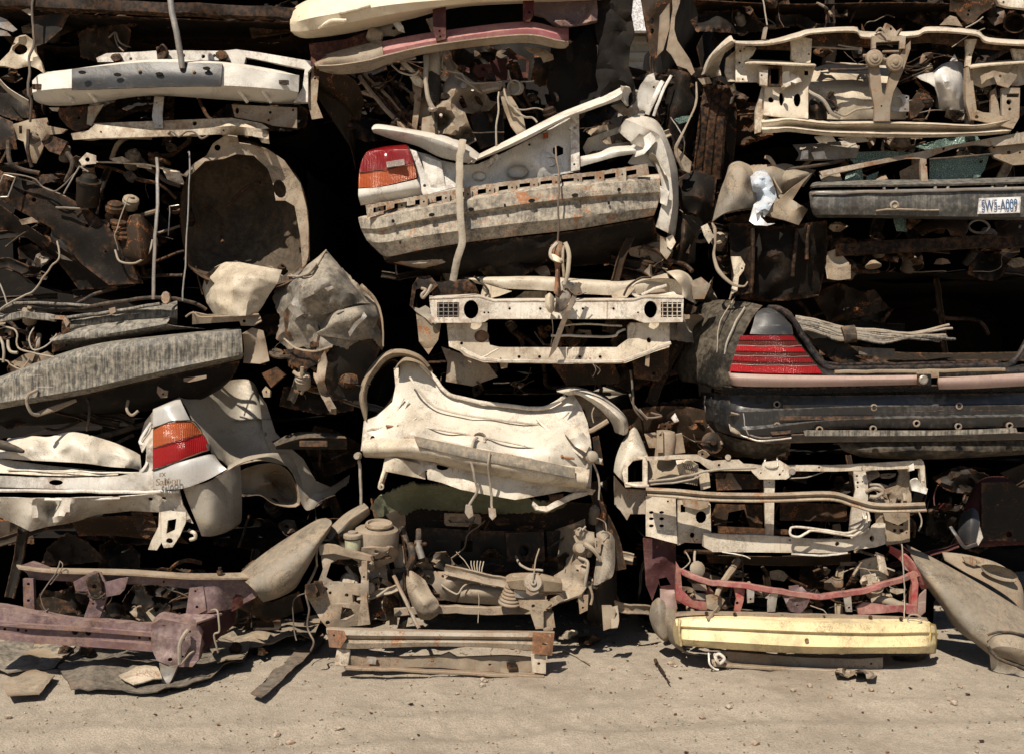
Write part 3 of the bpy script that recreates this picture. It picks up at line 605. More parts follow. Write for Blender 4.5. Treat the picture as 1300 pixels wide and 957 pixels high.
part('mount', M['cream'], W, panel([(100, 204), (110, 194), (122, 198), (122, 208), (104, 210)], [E(111, 203, 3)], d=-.02, cr=.02, step=5))
part('front_arch', M['cream'], W, loft([[(-5, 95, -.05), (10, 112, -.08), (36, 128, -.06)], [(-5, 102, .0), (10, 118, .0), (34, 135, .0)]], 6, 3, dent=.01))
junk(W, 20, 175, 240, 330, .02, .22, 34, 23)
junk(W, 240, 340, 380, 372, .0, .2, 6, 24)
# cream inner apron at the far top left edge
W = wreck('cream rusty inner wing with an oval hole at the far left edge', 20, 105)
part('inner_wing', M['cream'], W, panel([(-20, 66), (0, 78), (12, 66), (20, 48), (32, 46), (42, 54), (44, 66), (52, 78), (56, 94), (48, 88), (38, 84), (20, 88), (6, 84), (-20, 84)], [E(25, 63, 10, 7)], d=.0, th=.02, cr=.03, dent=.02, step=5))
part('trim', M['alu'], W, panel([(-10, 18), (8, 25), (22, 38), (16, 41), (-10, 32)], d=-.02, cr=.01), panel([(-8, 36), (8, 40), (14, 46), (0, 46)], d=-.04, cr=.01))
part('inner_wing_back', M['dark'], W, panel([(-20, 94), (36, 125), (40, 150), (10, 150), (-20, 138)], d=.1, cr=.02, dent=.02), panel([(-20, 140), (16, 155), (22, 190), (0, 190), (-20, 175)], d=.0, cr=.03, dent=.02, sd=2))
shell(W, -60, -10, 62, 215, .25, 2.4, 'void', 14)
junk(W, -10, 40, 60, 200, .0, .2, 12, 25)
# ---- crumpled dark car with long curved dusty beam
W = wreck('crumpled car with a long curved dusty black bumper beam below dented rails', 190, 535)
shell(W, -30, 392, 440, 540, .35, 2.5, 'void', 15)
part('bumper_beam', M['beamd'], W,
    loft([[(-30, 484, .04), (0, 478, .03), (38, 463, .0), (90, 445, -.05), (138, 434, -.06), (215, 425, -.04), (304, 416, .08)],
          [(-30, 489, -.10), (0, 481, -.13), (38, 466, -.17), (90, 448, -.21), (138, 437, -.22), (215, 428, -.20), (306, 419, -.10)],
          [(-30, 497, -.13), (0, 489, -.15), (38, 474, -.19), (90, 456, -.23), (138, 446, -.24), (215, 437, -.22), (307, 428, -.11)],
          [(-30, 512, -.12), (0, 505, -.14), (38, 497, -.18), (90, 484, -.22), (138, 475, -.23), (215, 462, -.21), (308, 446, -.11)],
          [(-30, 520, -.10), (0, 511, -.15), (45, 504, -.19), (104, 494, -.23), (173, 478, -.23), (242, 463, -.20), (309, 450, -.10)],
          [(-30, 526, -.02), (0, 519, -.04), (45, 511, -.08), (104, 501, -.12), (173, 485, -.12), (242, 470, -.10), (307, 456, .02)]], 12, 4, th=.008, dent=.006, hard=True))
part('lower_skin', M['dim'], W, loft([[(-30, 518, -.02), (45, 508, -.04), (104, 500, -.08), (173, 484, -.1), (242, 468, -.08), (305, 458, .0)], [(-30, 535, .05), (45, 525, .02), (104, 522, .0), (173, 512, -.03), (242, 500, -.02), (296, 478, .05)], [(-30, 540, .25), (45, 540, .2), (104, 535, .2), (173, 524, .15), (242, 512, .15), (280, 494, .2)]], 8, 4, dent=.02, cr=.012))
part('rail', M['beamd'], W, loft([[(66, 448, .1), (130, 436, .08), (215, 420, .08), (260, 418, .1)], [(66, 436, -.02), (75, 434, -.05), (130, 428, -.06), (215, 413, -.06)], [(64, 430, .0), (84, 424, -.03), (130, 415, -.04), (215, 406, -.03)], [(84, 420, .1), (130, 408, .08), (180, 402, .08), (215, 400, .1)]], 10, 4, cr=.018, dent=.012, csc=9))
part('rail', M['beamd'], W, loft([[(80, 426, .16), (140, 420, .14), (225, 412, .14)], [(84, 418, .05), (140, 412, .04), (225, 402, .04)], [(88, 408, .06), (140, 398, .04), (225, 388, .06)], [(100, 404, .16), (150, 394, .15), (225, 382, .16)]], 10, 4, cr=.018, dent=.012, csc=9, sd=2))
part('rail', M['beamd'], W, beam([(4, 406, .0), (35, 401, -.02), (72, 405, .0)], boxp(.045, .04), .012, 8), beam([(0, 396, .1), (22, 386, .08), (60, 385, .06), (120, 389, .06)], boxp(.018, .04), .008, 6), beam([(84, 404, .05), (138, 397, .02), (205, 386, .0)], boxp(.018, .035), .006, 8))
part('edge_trim', M['rubber'], W, tube([(30, 388, .05), (90, 392, .04), (150, 383, .0), (205, 378, -.02), (245, 385, .0), (262, 394, .03)], .012), tube([(20, 394, .06), (70, 396, .06), (130, 390, .03)], .008), tube([(98, 386, .08), (120, 374, .1), (148, 366, .16)], .012))
part('catch', M['rustbeam'], W, panel(E(210, 378, 5.5, 8, 9), d=-.06, th=.03), panel([(62, 400), (82, 401), (88, 410), (84, 416), (80, 406), (64, 405)], d=-.04, th=.02), panel([(138, 392), (146, 390), (147, 396), (140, 400)], d=-.06, th=.02))
part('bracket', M['dark'], W, panel([(79, 405), (88, 410), (90, 428), (80, 436), (78, 420)], d=-.03, th=.02, cr=.02), panel([(66, 430), (76, 422), (84, 440), (66, 448)], d=.0, th=.02, cr=.02))
part('cable', M['hose'], W, tube([(-10, 410, .02), (14, 416, -.02), (22, 424, -.04), (23, 442, -.05), (45, 449, -.06), (72, 454, -.06)], .006), tube([(-10, 455, .0), (8, 458, -.03), (14, 464, -.03), (28, 468, -.03), (38, 455, -.04)], .005), tube([(44, 415, .0), (37, 430, -.04), (42, 444, -.05), (60, 438, -.04), (72, 424, -.02)], .005), tube([(0, 428, .0), (4, 440, -.03), (4, 460, -.03)], .009), tube([(10, 432, .0), (12, 446, -.03), (22, 448, -.03)], .010))
part('panel_scrap', M['tan'], W, panel([(14, 460), (30, 450), (46, 446), (40, 462), (28, 468)], d=.0, cr=.02), panel([(44, 452), (60, 446), (72, 455), (56, 464), (42, 464)], d=.02, cr=.02))
part('tow_hook', M['tan'], W, tube([(48, 494, -.2), (36, 502, -.24), (34, 512, -.24), (40, 524, -.22), (50, 526, -.18)], .010), tube([(45, 526, -.18), (70, 518, -.12), (96, 508, -.1)], [.014, .02, .01], flat=.5), panel([(200, 490), (208, 495), (213, 496), (212, 504), (204, 505), (199, 498)], [E(207, 500, 1.5)], d=-.12, th=.01), tube([(163, 508, -.08), (161, 520, -.12), (168, 527, -.12), (176, 521, -.1)], .009), panel([(233, 480), (262, 476), (262, 480), (250, 483), (240, 485), (233, 484)], d=-.15, th=.01))
part('hose', M['rubber'], W, tube([(110, 505, -.05), (114, 520, -.08), (110, 546, -.05)], .008))
part('corner_bracket', M['tan'], W, panel([(244, 396, .0), (262, 400), (310, 398), (330, 400, -.05), (332, 408), (322, 414), (306, 414), (304, 408), (244, 412, .05)], [E(310, 408, 2)], d=-.06, th=.008, dent=.008, step=6), panel([(308, 424, -.08), (320, 416), (334, 420), (338, 436), (342, 458), (330, 462), (309, 460), (310, 440)], d=-.04, cr=.03, th=.008, step=6), tube([(236, 402, -.05), (246, 397, -.08), (256, 403, -.08), (300, 401, -.1), (328, 399, -.08)], .006))
part('torn_fender', M['cream'], W, loft([[(273, 339, .06), (286, 333, .0), (304, 333, -.03), (330, 338, -.05), (358, 343, -.05)], [(260, 352, .08), (276, 350, -.06), (300, 350, -.12), (328, 353, -.12), (352, 360, -.06)], [(257, 366, .08), (274, 366, -.08), (296, 368, -.15), (320, 370, -.13), (342, 374, -.05)], [(262, 384, .06), (276, 384, -.08), (294, 386, -.14), (314, 386, -.13), (334, 388, -.05)], [(272, 400, .04), (282, 401, -.06), (298, 402, -.13), (312, 401, -.13), (327, 398, -.05)]], 6, 6, th=.005, dent=.010, dsc=7, cr=.012, csc=7, hard=True, hardu=True), label='pale torn fender piece, dusty')
part('torn_skin', M['dark'], W, panel([(272, 340), (290, 332), (276, 352), (262, 362), (258, 352)], d=.02, cr=.02))
part('crumpled_fender', M['dustdark'], W, loft([[(366, 352, .05), (388, 338, -.05), (404, 326, -.06), (413, 318, .0), (418, 322, .08)],
    [(362, 362, .0), (384, 356, -.12), (412, 346, -.16), (440, 352, -.04), (450, 360, .08)],
    [(368, 382, .02), (384, 380, -.20), (420, 366, -.20), (450, 372, -.10), (468, 382, .05)],
    [(362, 402, .05), (384, 406, -.10), (424, 396, -.10), (452, 386, -.12), (476, 386, .04)]], 9, 7, th=.005, dent=.02, dsc=8, cr=.035, csc=7))
part('crumpled_fender', M['dustdark'], W, loft([[(404, 418, .0), (420, 398, -.08), (448, 390, -.14), (474, 386, .0)], [(400, 424, -.04), (424, 410, -.16), (456, 404, -.16), (480, 404, .0)], [(380, 424, .0), (420, 428, -.10), (450, 432, -.08), (470, 426, .0)]], 8, 6, th=.005, dent=.015, cr=.02, sd=3))
part('crumpled_fender', M['dark'], W, panel([(424, 426, -.02), (470, 424, .0), (484, 400, .05), (484, 440, .08), (468, 480, .1), (456, 508, .1), (420, 508, .05), (410, 470)], [E(446, 490, 2.5)], d=.0, cr=.025, dent=.02, th=.005), panel([(372, 400), (396, 398), (408, 420), (404, 440), (384, 442), (372, 424)], d=-.06, cr=.04, dent=.02, th=.005), panel([(360, 444, -.02), (384, 442, -.08), (404, 446, -.1), (420, 442, -.06), (404, 462, -.1), (384, 470, -.08), (366, 462, -.02)], d=-.05, cr=.04, th=.005))
part('draped_skin', M['dustdark'], W, panel([(352, 352, .08), (366, 348, .0), (386, 352, -.04), (400, 334, .0), (413, 319, .04), (426, 332, .0), (446, 352, .0), (466, 372, .02), (480, 388, .04), (487, 412, .08), (486, 446, .12), (474, 430, .0), (456, 432, -.04), (440, 444, -.02), (424, 438, -.06), (404, 446, -.06), (384, 440, -.06), (366, 444, -.02), (350, 430, .02), (356, 404, .0), (346, 380, .04)], (), [(400, 380, -.10), (440, 372, -.08), (420, 410, -.02), (460, 408, -.06), (380, 410, -.10), (446, 425, -.08)], th=.005, step=5, dent=.02, dsc=7, cr=.03, csc=6, rag=1.0))
part('torn_edge', M['tan'], W, tube([(366, 350, -.02), (384, 350, -.1), (398, 342, -.12), (410, 324, -.06), (414, 318, -.02)], .006), tube([(376, 352, -.1), (392, 346, -.14), (402, 334, -.12)], .006), tube([(458, 362, -.02), (468, 372, -.02), (480, 388, .0), (486, 410, .0), (487, 440, .02)], [.012, .012, .008, .006, .004], flat=.4), tube([(360, 430, -.08), (376, 442, -.12), (400, 446, -.14), (422, 440, -.1)], .006, flat=.5), tube([(372, 472, -.08), (382, 478, -.1), (384, 466, -.12)], .012, flat=.6))
part('hanging_strip', M['tan'], W, panel([(404, 458, -.1), (412, 446), (415, 460), (412, 484), (418, 502), (427, 518), (427, 526, -.1), (419, 525, -.1), (410, 506), (398, 478), (398, 473), (402, 474)], d=-.14, th=.006, cr=.015, dent=.01, step=5))
part('lamp_shard', M['alu'], W, panel([(366, 392), (374, 376), (378, 364), (382, 362), (386, 384), (386, 398), (376, 404)], d=-.16, cr=.03, th=.004, step=4), panel([(442, 422), (450, 410), (458, 404), (462, 396), (466, 402), (452, 416), (444, 428)], d=-.2, cr=.02, th=.004, step=4), panel([(412, 366), (422, 363), (424, 366), (416, 370)], d=-.24, th=.004))
part('broken_block', M['brown'], W, panel([(332, 474), (350, 466), (362, 476), (344, 492)], d=-.05, th=.05), panel([(360, 398), (368, 384), (380, 400), (372, 432), (362, 424)], d=-.05, cr=.03))
junk(W, 336, 400, 470, 500, -.04, .15, 22, 26, ('dark', 'blackd', 'tan', 'rubber', 'brown'))
junk(W, 0, 395, 80, 470, .0, .15, 12, 27)
# ---- silver saloon rear corner
W = wreck('silver saloon rear corner with a red and amber tail lamp', 250, 700)
shell(W, -20, 545, 400, 690, 1.5, 2.7, 'void', 16)
part('quarter_panel', M['silverd'], W, loft([
    [(228, 503, -.02), (250, 497, .14), (272, 489, .32), (296, 482, .46), (320, 484, .50), (331, 505, .54)],
    [(236, 515, -.04), (254, 512, .12), (274, 510, .28), (298, 512, .42), (324, 514, .45), (338, 530, .50)],
    [(246, 534, -.02), (262, 542, .10), (278, 548, .22), (300, 552, .34), (328, 554, .38), (350, 556, .42)],
    [(264, 558, -.04), (276, 566, .08), (288, 574, .16), (306, 578, .24), (336, 576, .34), (366, 580, .42)],
    [(270, 578, -.08), (282, 584, .02), (292, 592, .10), (310, 588, .18), (335, 584, .30), (366, 592, .40)]], 8, 6, th=.005, dent=.012, dsc=4, cr=.006, csc=4))
part('wheel_arch', M['silverd'], W, loft([[(288, 597, 0.042), (310, 586, 0.104), (345, 580, 0.260), (372, 600, 0.364), (384, 640, 0.406), (398, 645, 0.442), (443, 612, 0.676)],
    [(290, 590, 0.062), (318, 578, 0.177), (362, 576, 0.343), (382, 600, 0.437), (397, 620, 0.494), (410, 624, 0.520), (444, 602, 0.702)]], 9, 4, th=.006, dent=.006),
    panel([(329, 500, 0.395), (338, 512, 0.406), (350, 549, 0.385), (366, 566, 0.406), (385, 582, 0.447), (401, 610, 0.494), (420, 618, 0.572), (444, 604, 0.676), (440, 616, 0.666), (406, 632, 0.520), (390, 640, 0.437), (380, 610, 0.416), (362, 588, 0.374), (344, 574, 0.343), (334, 548, 0.343)], [E(337, 551, 2, 3)], d=.7, th=.005, step=7))
part('arch_liner', M['tan'], W, dish([(300, 604, .14), (320, 592, .18), (350, 589, .32), (370, 604, .4), (380, 640, .42), (350, 640, .34), (330, 628, .24), (304, 628, .14)], (345, 612), .25, 2, 5, dent=.015, cr=.012))
part('rear_corner', M['silver'], W,
    loft([[(196, 518, .02), (212, 511, -.02), (228, 503, .0)], [(194, 520, -.12), (210, 514, -.16), (229, 507, -.10)], [(194, 531, -.14), (214, 525, -.19), (236, 522, -.13)], [(194, 543, -.15), (222, 535, -.21), (242, 534, -.13)]], 7, 4, th=.005, dent=.002),
    loft([[(194, 597, -.18), (226, 587, -.25), (262, 577, -.20), (272, 577, -.14)], [(194, 604, -.19), (228, 597, -.26), (264, 586, -.21), (280, 588, -.17)], [(194, 621, -.18), (230, 620, -.25), (262, 609, -.21), (288, 595, -.20)]], 8, 5, th=.005, dent=.003))
def tl(t): return [(194 + (242-194)*t, 0)]
lr = [[(194, 545, -.17), (208, 539, -.21), (224, 535, -.225), (242, 535, -.18), (250, 541, -.14)],
      [(194, 556, -.18), (208, 551, -.22), (226, 545, -.235), (244, 541, -.19), (254, 547, -.14)],
      [(194, 568, -.185), (210, 563, -.225), (230, 557, -.24), (246, 552, -.19), (257, 550, -.15)],
      [(194, 582, -.185), (212, 577, -.225), (232, 571, -.24), (250, 564, -.19), (263, 560, -.15)],
      [(194, 595, -.18), (212, 589, -.22), (232, 582, -.235), (252, 574, -.19), (264, 571, -.15)]]
lamp = part('tail_lamp', M['silverd'], W, loft([[(x_+2, y_, d_+.045) for x_, y_, d_ in r_] for r_ in lr], 6, 3, th=.02, dent=0))
part('amber_lens', M['lamb'], lamp, loft(lr[:3], 8, 5, th=.01, dent=0))
part('red_lens', M['lred2'], lamp, loft([[(x_, y_ + (1 if i_ == 0 else 0), d_) for x_, y_, d_ in r_] for i_, r_ in enumerate(lr[2:])], 8, 5, th=.01, dent=0))
part('seal', M['rubber'], lamp, tube([(194, 596, -.19), (212, 590.5, -.23), (232, 583.5, -.245), (252, 575.5, -.2), (264, 572, -.16)], .005), tube([(194, 544, -.175), (208, 538, -.21), (224, 534, -.23), (242, 534, -.185), (252, 541, -.15), (258, 552, -.15), (265, 571, -.15)], .004), tube([(194, 568.5, -.195), (210, 563.5, -.232), (230, 557.5, -.247), (246, 552.5, -.197), (257, 550.5, -.155)], .0022))
em = xform(letters('Saloon', .062, .003, 1.0, .15), Matrix.Translation(P(213, 611, -.262)) @ Matrix.Rotation(math.radians(6), 4, 'Y').inverted() @ Matrix.Rotation(math.radians(-12), 4, 'Z') @ Matrix.Rotation(math.radians(90), 4, 'X'))
em2 = xform(letters('EX', .036, .003, 1.0, .15), Matrix.Translation(P(206, 602.5, -.262)) @ Matrix.Rotation(math.radians(6), 4, 'Y').inverted() @ Matrix.Rotation(math.radians(-12), 4, 'Z') @ Matrix.Rotation(math.radians(90), 4, 'X'))
part('emblem', M['tan'], W, em, em2, label='raised letters reading Saloon below the tail lamp')
part('boot_channel', M['white'], W, panel([(176, 560, -.02), (184, 535, .02), (194, 522), (194, 622), (180, 622), (152, 624), (70, 620), (0, 618, -.1), (-40, 616, -.1), (-40, 602, -.1), (0, 604), (90, 606), (150, 604), (178, 598), (186, 590), (186, 565), (180, 574)], [E(71, 612, 9, 3.5)], d=-.12, th=.006, dent=.008, dsc=7, step=7))
part('boot_edge', M['white'], W, tube([(-40, 622, -.17), (0, 622, -.18), (90, 623, -.18), (152, 624, -.18), (228, 624, -.22)], .011, flat=.8), tube([(-40, 634, -.18), (60, 634, -.19), (152, 632, -.19)], .009), tube([(10, 596, -.1), (90, 598, -.12), (150, 600, -.12), (178, 600, -.1)], .006), tube([(178, 600, -.12), (186, 588, -.12), (187, 566, -.1), (178, 560, -.08), (192, 536, -.06)], .010, flat=.5))
part('crumpled_boot_floor', M['cream2'], W, loft([[(10, 556, .1), (40, 553, .0), (62, 554, -.02), (93, 548, -.04), (138, 559, -.02), (165, 570, .0), (178, 577, .02)], [(0, 568, -.02), (40, 568, -.12), (70, 572, -.08), (100, 566, -.14), (140, 574, -.10), (166, 582, -.08), (179, 588, -.05)], [(-20, 580, -.02), (40, 584, -.12), (80, 586, -.10), (110, 588, -.14), (140, 592, -.10), (168, 594, -.08), (180, 598, -.05)]], 8, 7, th=.005, dent=.015, dsc=8, cr=.02), loft([[(-40, 578, .0), (0, 582, -.02), (60, 590, -.04), (120, 596, -.04), (150, 598, -.02)], [(-40, 602, -.08), (0, 600, -.12), (60, 603, -.12), (120, 603, -.12), (150, 602, -.1)]], 8, 5, dent=.01, cr=.018, sd=4))
part('rear_apron', M['cream2'], W, panel([(-40, 630, -.14), (60, 632, -.15), (152, 630, -.15), (228, 624, -.2), (232, 640, -.18), (239, 653, -.16), (245, 664, -.16), (206, 650, -.1), (166, 648, -.02), (130, 652, .0), (87, 664, -.08), (60, 668, -.12), (38, 674, -.14), (18, 664, -.10), (0, 656, -.12), (-40, 650, -.12)], [E(191, 633, 3, 2), E(208, 632, 3, 1.6), E(104, 627, 2, 1)], [(50, 655, -.2), (80, 655, -.2), (66, 645, -.1), (130, 640, -.12)], d=-.1, th=.005, dent=.014, dsc=8, cr=.008, step=7))
part('side_apron', M['silverd'], W, loft([[(232, 618, -.2), (262, 612, -.18), (288, 597, .0), (305, 590, .16)], [(240, 640, -.16), (268, 640, -.17), (292, 630, -.02), (307, 622, .14)], [(250, 664, -.14), (268, 668, -.15), (292, 666, -.02), (307, 656, .14)], [(256, 680, -.10), (270, 680, -.1), (290, 674, .02), (305, 664, .16)]], 7, 5, th=.006, dent=.008))
part('tow_bracket', M['cream2'], W, panel([(202, 650), (214, 648), (236, 650), (236, 662), (228, 680), (219, 694), (208, 695), (205, 688), (199, 698), (188, 697), (192, 686), (201, 668)], [[(213, 660), (224, 658), (222, 672), (211, 677)], E(215, 686, 4.5, 3.5)], d=-.2, th=.014, dent=.006, step=5), tube([(240, 672, -.14), (247, 676, -.16), (248, 682, -.16), (242, 684, -.15)], .012, sub=4))
part('under_pan', M['brown'], W, loft([[(90, 660, .0), (140, 655, .0), (200, 655, .02)], [(100, 680, .2), (150, 680, .2), (240, 690, .2)]], 6, 4, cr=.02, dent=.02), panel([(166, 650), (192, 648), (200, 672), (186, 684), (176, 678)], d=.02, cr=.02, th=.01))  # brown dented sheets below the rear apron
part('pipe', M['rubber'], W, tube([(-20, 560, -.1), (8, 566, -.15), (30, 573, -.18)], [.03, .03, .01], n=12), tube([(110, 560, .05), (150, 548, .1), (190, 536, .2)], .02), tube([(120, 574, .05), (170, 552, .15)], .012))
part('bumper_bracket', M['rubber'], W, loft([[(345, 560, .3), (380, 548, .25), (430, 550, .3)], [(350, 566, .2), (385, 556, .15), (440, 556, .2)], [(350, 570, .3), (385, 570, .3), (440, 570, .35)]], 6, 4, dent=.01), box(398, 563, .12, .18, .02, .04))
junk(W, 300, 560, 445, 690, .3, .6, 14, 28, ('dark', 'brown', 'rubber'))
# ---- purple front end on the ground
W = wreck('dusty purple car front frame on the ground at bottom left', 130, 860, -.3)
shell(W, -40, 676, 452, 800, .5, 2.6, 'void', 17)
part('upper_rail', M['purple'], W, panel([(21, 719, -.4), (38, 713, -.4), (69, 723, -.42), (163, 726, -.42), (242, 731, -.4), (270, 733), (312, 730, -.32), (327, 738, -.3), (327, 757, -.3), (296, 772, -.3), (275, 776), (250, 780), (247, 748), (200, 742), (163, 741), (138, 740), (38, 735), (34, 727)], [E(70, 728, 2), E(208, 738, 1.5)], d=-.4, th=.04, dent=.01, dsc=8, step=7))
part('upper_rail_lip', M['tan'], W, loft([[(21, 716, -.38), (69, 720, -.38), (163, 722, -.38), (242, 727, -.36), (312, 726, -.28)], [(24, 720, -.46), (69, 725, -.47), (163, 728, -.47), (242, 733, -.45), (318, 733, -.36)]], 8, 3, th=.01, cr=.015, dent=.008))
part('lower_beam', M['purple'], W,
    panel([(-30, 764, -.52), (0, 768), (42, 779), (104, 787), (192, 792), (196, 800), (196, 826), (192, 823), (104, 815), (35, 812), (-30, 804)], [E(95, 801, 4, 4.5), E(112, 802, 4, 4.5), E(6, 798, 2), E(23, 799, 2), E(33, 800, 1.6), E(177, 809, 1.8), E(190, 810, 1.5)], d=-.56, th=.07, dent=.008, step=7),
    panel([(-30, 786), (34, 792), (104, 796), (194, 803), (194, 808), (104, 801), (34, 797), (-30, 791)], d=-.59, th=.03, dent=.005), panel([(-30, 800), (34, 808), (104, 811), (196, 818), (196, 827), (104, 820), (34, 815), (-30, 808)], d=-.6, th=.05, dent=.008))
part('end_box', M['purple'], W, panel([(192, 792), (204, 785), (230, 790), (249, 796), (256, 806), (252, 837), (244, 846), (218, 846), (199, 838), (192, 822)], [E(233, 811, 2), E(216, 837, 3), E(232, 833, 1.5), E(241, 801, 1.5)], d=-.62, th=.10, cr=.02, dent=.01, step=6), loft([[(204, 785, -.5), (236, 778, -.42), (275, 775, -.32)], [(206, 790, -.62), (240, 792, -.58), (282, 778, -.42)]], 6, 4, th=.01, cr=.015))
part('side_member', M['maroon'], W, loft([[(250, 795, -.55), (275, 780, -.4), (300, 762, -.25)], [(256, 830, -.55), (275, 812, -.4), (300, 790, -.25)]], 6, 4, th=.02, cr=.02), panel([(262, 748, -.35), (282, 748), (300, 754), (320, 762, -.25), (296, 775), (270, 782), (262, 770)], [R(274, 754, 296, 762)], d=-.3, th=.02, dent=.01, step=6))
part('post', M['purple'], W, panel([(29, 734), (42, 734), (44, 780), (30, 774)], [E(36, 741, 2), E(36, 762, 2)], d=-.45, th=.03), panel([(241, 744), (258, 744), (262, 774), (250, 780), (236, 778)], [E(250, 770, 2), E(248, 750, 1.5)], d=-.42, th=.04, cr=.01, step=6))
part('lock_bracket', M['purple'], W, panel([(93, 738), (120, 724), (128, 726), (134, 738), (163, 732), (158, 748), (152, 754), (136, 757), (126, 786), (106, 784), (114, 762), (112, 750), (96, 750)], [E(120, 752, 1.5), E(118, 766, 1.5)], d=-.48, th=.02, cr=.012, dent=.01, step=5))
part('latch', M['dark'], W, panel([(108, 734), (124, 726), (128, 740), (130, 756), (118, 762), (112, 748)], [E(120, 744, 3)], d=-.51, th=.03, cr=.02, step=4), tube([(112, 756, -.53), (124, 760, -.55), (134, 752, -.53)], .007), bolt(121, 757, -.54), bolt(131, 759, -.54), bolt(128, 752, -.54))
part('foot', M['alu'], W, panel([(202, 842), (213, 846), (226, 844), (218, 862), (212, 872), (206, 868)], d=-.63, th=.03, cr=.02, step=5))
part('handle', M['hose'], W, tube([(228, 842, -.66), (228, 820, -.68), (234, 806, -.68), (238, 800, -.66)], .012), tube([(228, 844, -.66), (240, 830, -.68), (246, 826, -.66)], .006), tube([(268, 774, -.45), (276, 776, -.5), (278, 800, -.52), (272, 806, -.52), (277, 828, -.5)], .006))
part('cable', M['wire'], W, tube([(76, 712, -.45), (70, 728, -.5), (55, 750, -.52), (52, 760, -.52), (58, 774, -.52), (62, 772, -.52)], .004), tube([(76, 712, -.45), (80, 720, -.5), (64, 742, -.52)], .003))
part('hook', M['tan'], W, panel([(164, 776, -.45), (172, 770, -.42), (180, 769), (184, 778), (194, 772), (200, 786), (194, 792), (182, 788), (170, 782)], d=-.42, cr=.03, th=.008, step=4))
part('radiator_bits', M['dark'], W, loft([[(134, 768, -.2), (145, 764, -.25), (158, 768, -.2)], [(136, 780, -.2), (148, 778, -.28), (160, 782, -.2)]], 4, 4, cr=.02), panel([(44, 760), (66, 757), (90, 764), (100, 786), (60, 783)], d=-.1, cr=.02))
part('bolt', M['dark'], W, lathe(279, 728, -.36, (0, 0, 1), [(.018, 0), (.018, .02), (.01, .022), (.01, .04)], 10))
junk(W, 50, 742, 320, 830, -.25, .1, 22, 29, ('dark', 'brown', 'rubber', 'tan'))
part('fender', M['tanf'], W, loft([
    [(301, 730, -.18), (322, 712, -.12), (346, 694, -.08), (374, 676, -.05), (401, 660, .0), (414, 657, .05)],
    [(310, 737, -.34), (330, 722, -.34), (352, 706, -.32), (380, 688, -.28), (404, 670, -.22), (420, 660, -.12)],
    [(322, 748, -.40), (342, 738, -.42), (362, 724, -.40), (386, 706, -.36), (406, 684, -.30), (421, 664, -.20)],
    [(328, 757, -.36), (350, 754, -.38), (370, 742, -.36), (388, 722, -.32), (404, 696, -.26), (420, 670, -.18)],
    [(334, 764, -.22), (354, 758, -.24), (374, 747, -.22), (386, 728, -.2), (401, 700, -.16), (417, 676, -.12)]], 9, 6, th=.006, dent=.010, dsc=4), label='long dusty tan fender standing behind the purple frame')
part('fender_inner', M['dark'], W, panel([(300, 735, -.15), (327, 745, -.28), (327, 757, -.28), (345, 764, -.15), (380, 750, -.1), (386, 775, .0), (340, 790, .0), (300, 770)], d=-.1, cr=.03, dent=.02))

def scatter(label_, x0, y0, x1, y1, d0, d1, n, sd, mats, kinds, big=1.7):
    n = int(n*.5) + 1
    for o_ in bpy.data.objects:
        if o_.parent is None and o_.get('label', '').startswith(label_): junk(o_, x0, y0, x1, y1, d0, d1, n, sd, mats, kinds, big); return
    raise ValueError(label_)
FS = ['folded_sheet', 'bent_strip', 'bent_strip', 'folded_sheet', 'hose']
DK = ('dim', 'dark', 'brown', 'dim')
scatter('crumpled car with a long', 345, 390, 450, 520, .0, .3, 16, 301, ('dustdark', 'dim', 'dark', 'brown'), FS)
scatter('crumpled car with a long', 10, 520, 180, 545, .0, .3, 8, 302, DK, FS)
scatter('dark crushed car floor', 60, 20, 380, 60, .1, .5, 16, 303, DK, FS)
scatter('brown rusty engine bay', 60, 185, 235, 350, .12, .45, 26, 304, DK, FS + ['hose', 'canister'])
scatter('brown rusty engine bay', 0, 280, 160, 380, .2, .5, 12, 305, DK, FS)
scatter('white car front with', 100, 120, 390, 160, .12, .4, 12, 306, DK, FS)
scatter('silver saloon', 300, 550, 445, 690, .7, 1.3, 16, 307, DK, FS)
scatter('silver saloon', 0, 655, 290, 705, .15, .6, 14, 308, DK, FS)
scatter('dusty purple car', 40, 700, 400, 790, .0, .6, 26, 309, ('dim', 'dark', 'brown', 'dustdark'), FS)
scatter('cream rusty inner wing', 0, 100, 60, 210, .1, .4, 8, 310, DK, FS)
# ================================================================ CENTRE STACK
# ---- maroon front end with cream bumper
W = wreck('maroon car front with a long cream bumper running off the top edge', 590, 175)
shell(W, 452, -160, 800, 180, .85, 2.7, 'void', 31)
part('bumper', M['foam'], W, loft([
    [(376, 8, .12), (392, 0, .05), (420, -6, .0), (500, -22, -.04), (600, -30, -.05), (730, -32, -.02), (770, -30, .1)],
    [(369, 18, -.06), (384, 6, -.14), (412, 0, -.18), (500, -14, -.24), (600, -22, -.26), (730, -25, -.2), (775, -22, -.05)],
    [(368, 30, -.08), (384, 26, -.18), (412, 20, -.22), (500, 6, -.27), (600, -2, -.28), (730, -8, -.22), (775, -10, -.05)],
    [(369, 40, -.06), (386, 40, -.14), (420, 34, -.19), (510, 16, -.24), (600, 4, -.24), (730, -2, -.2), (775, -4, -.05)],
    [(374, 45, .08), (392, 49, .02), (446, 42, -.02), (520, 25, -.04), (590, 9, -.05), (727, 3, -.02), (775, 2, .06)]], 10, 4, th=.012, dent=.008, dsc=8, hard=True))
part('rib', M['foam'], W, tube([(405, 36, -.17), (420, 28, -.215), (440, 26, -.23)], .012), tube([(388, 14, -.15), (380, 22, -.14)], .012), tube([(430, 18, -.24), (470, 8, -.26)], .01))
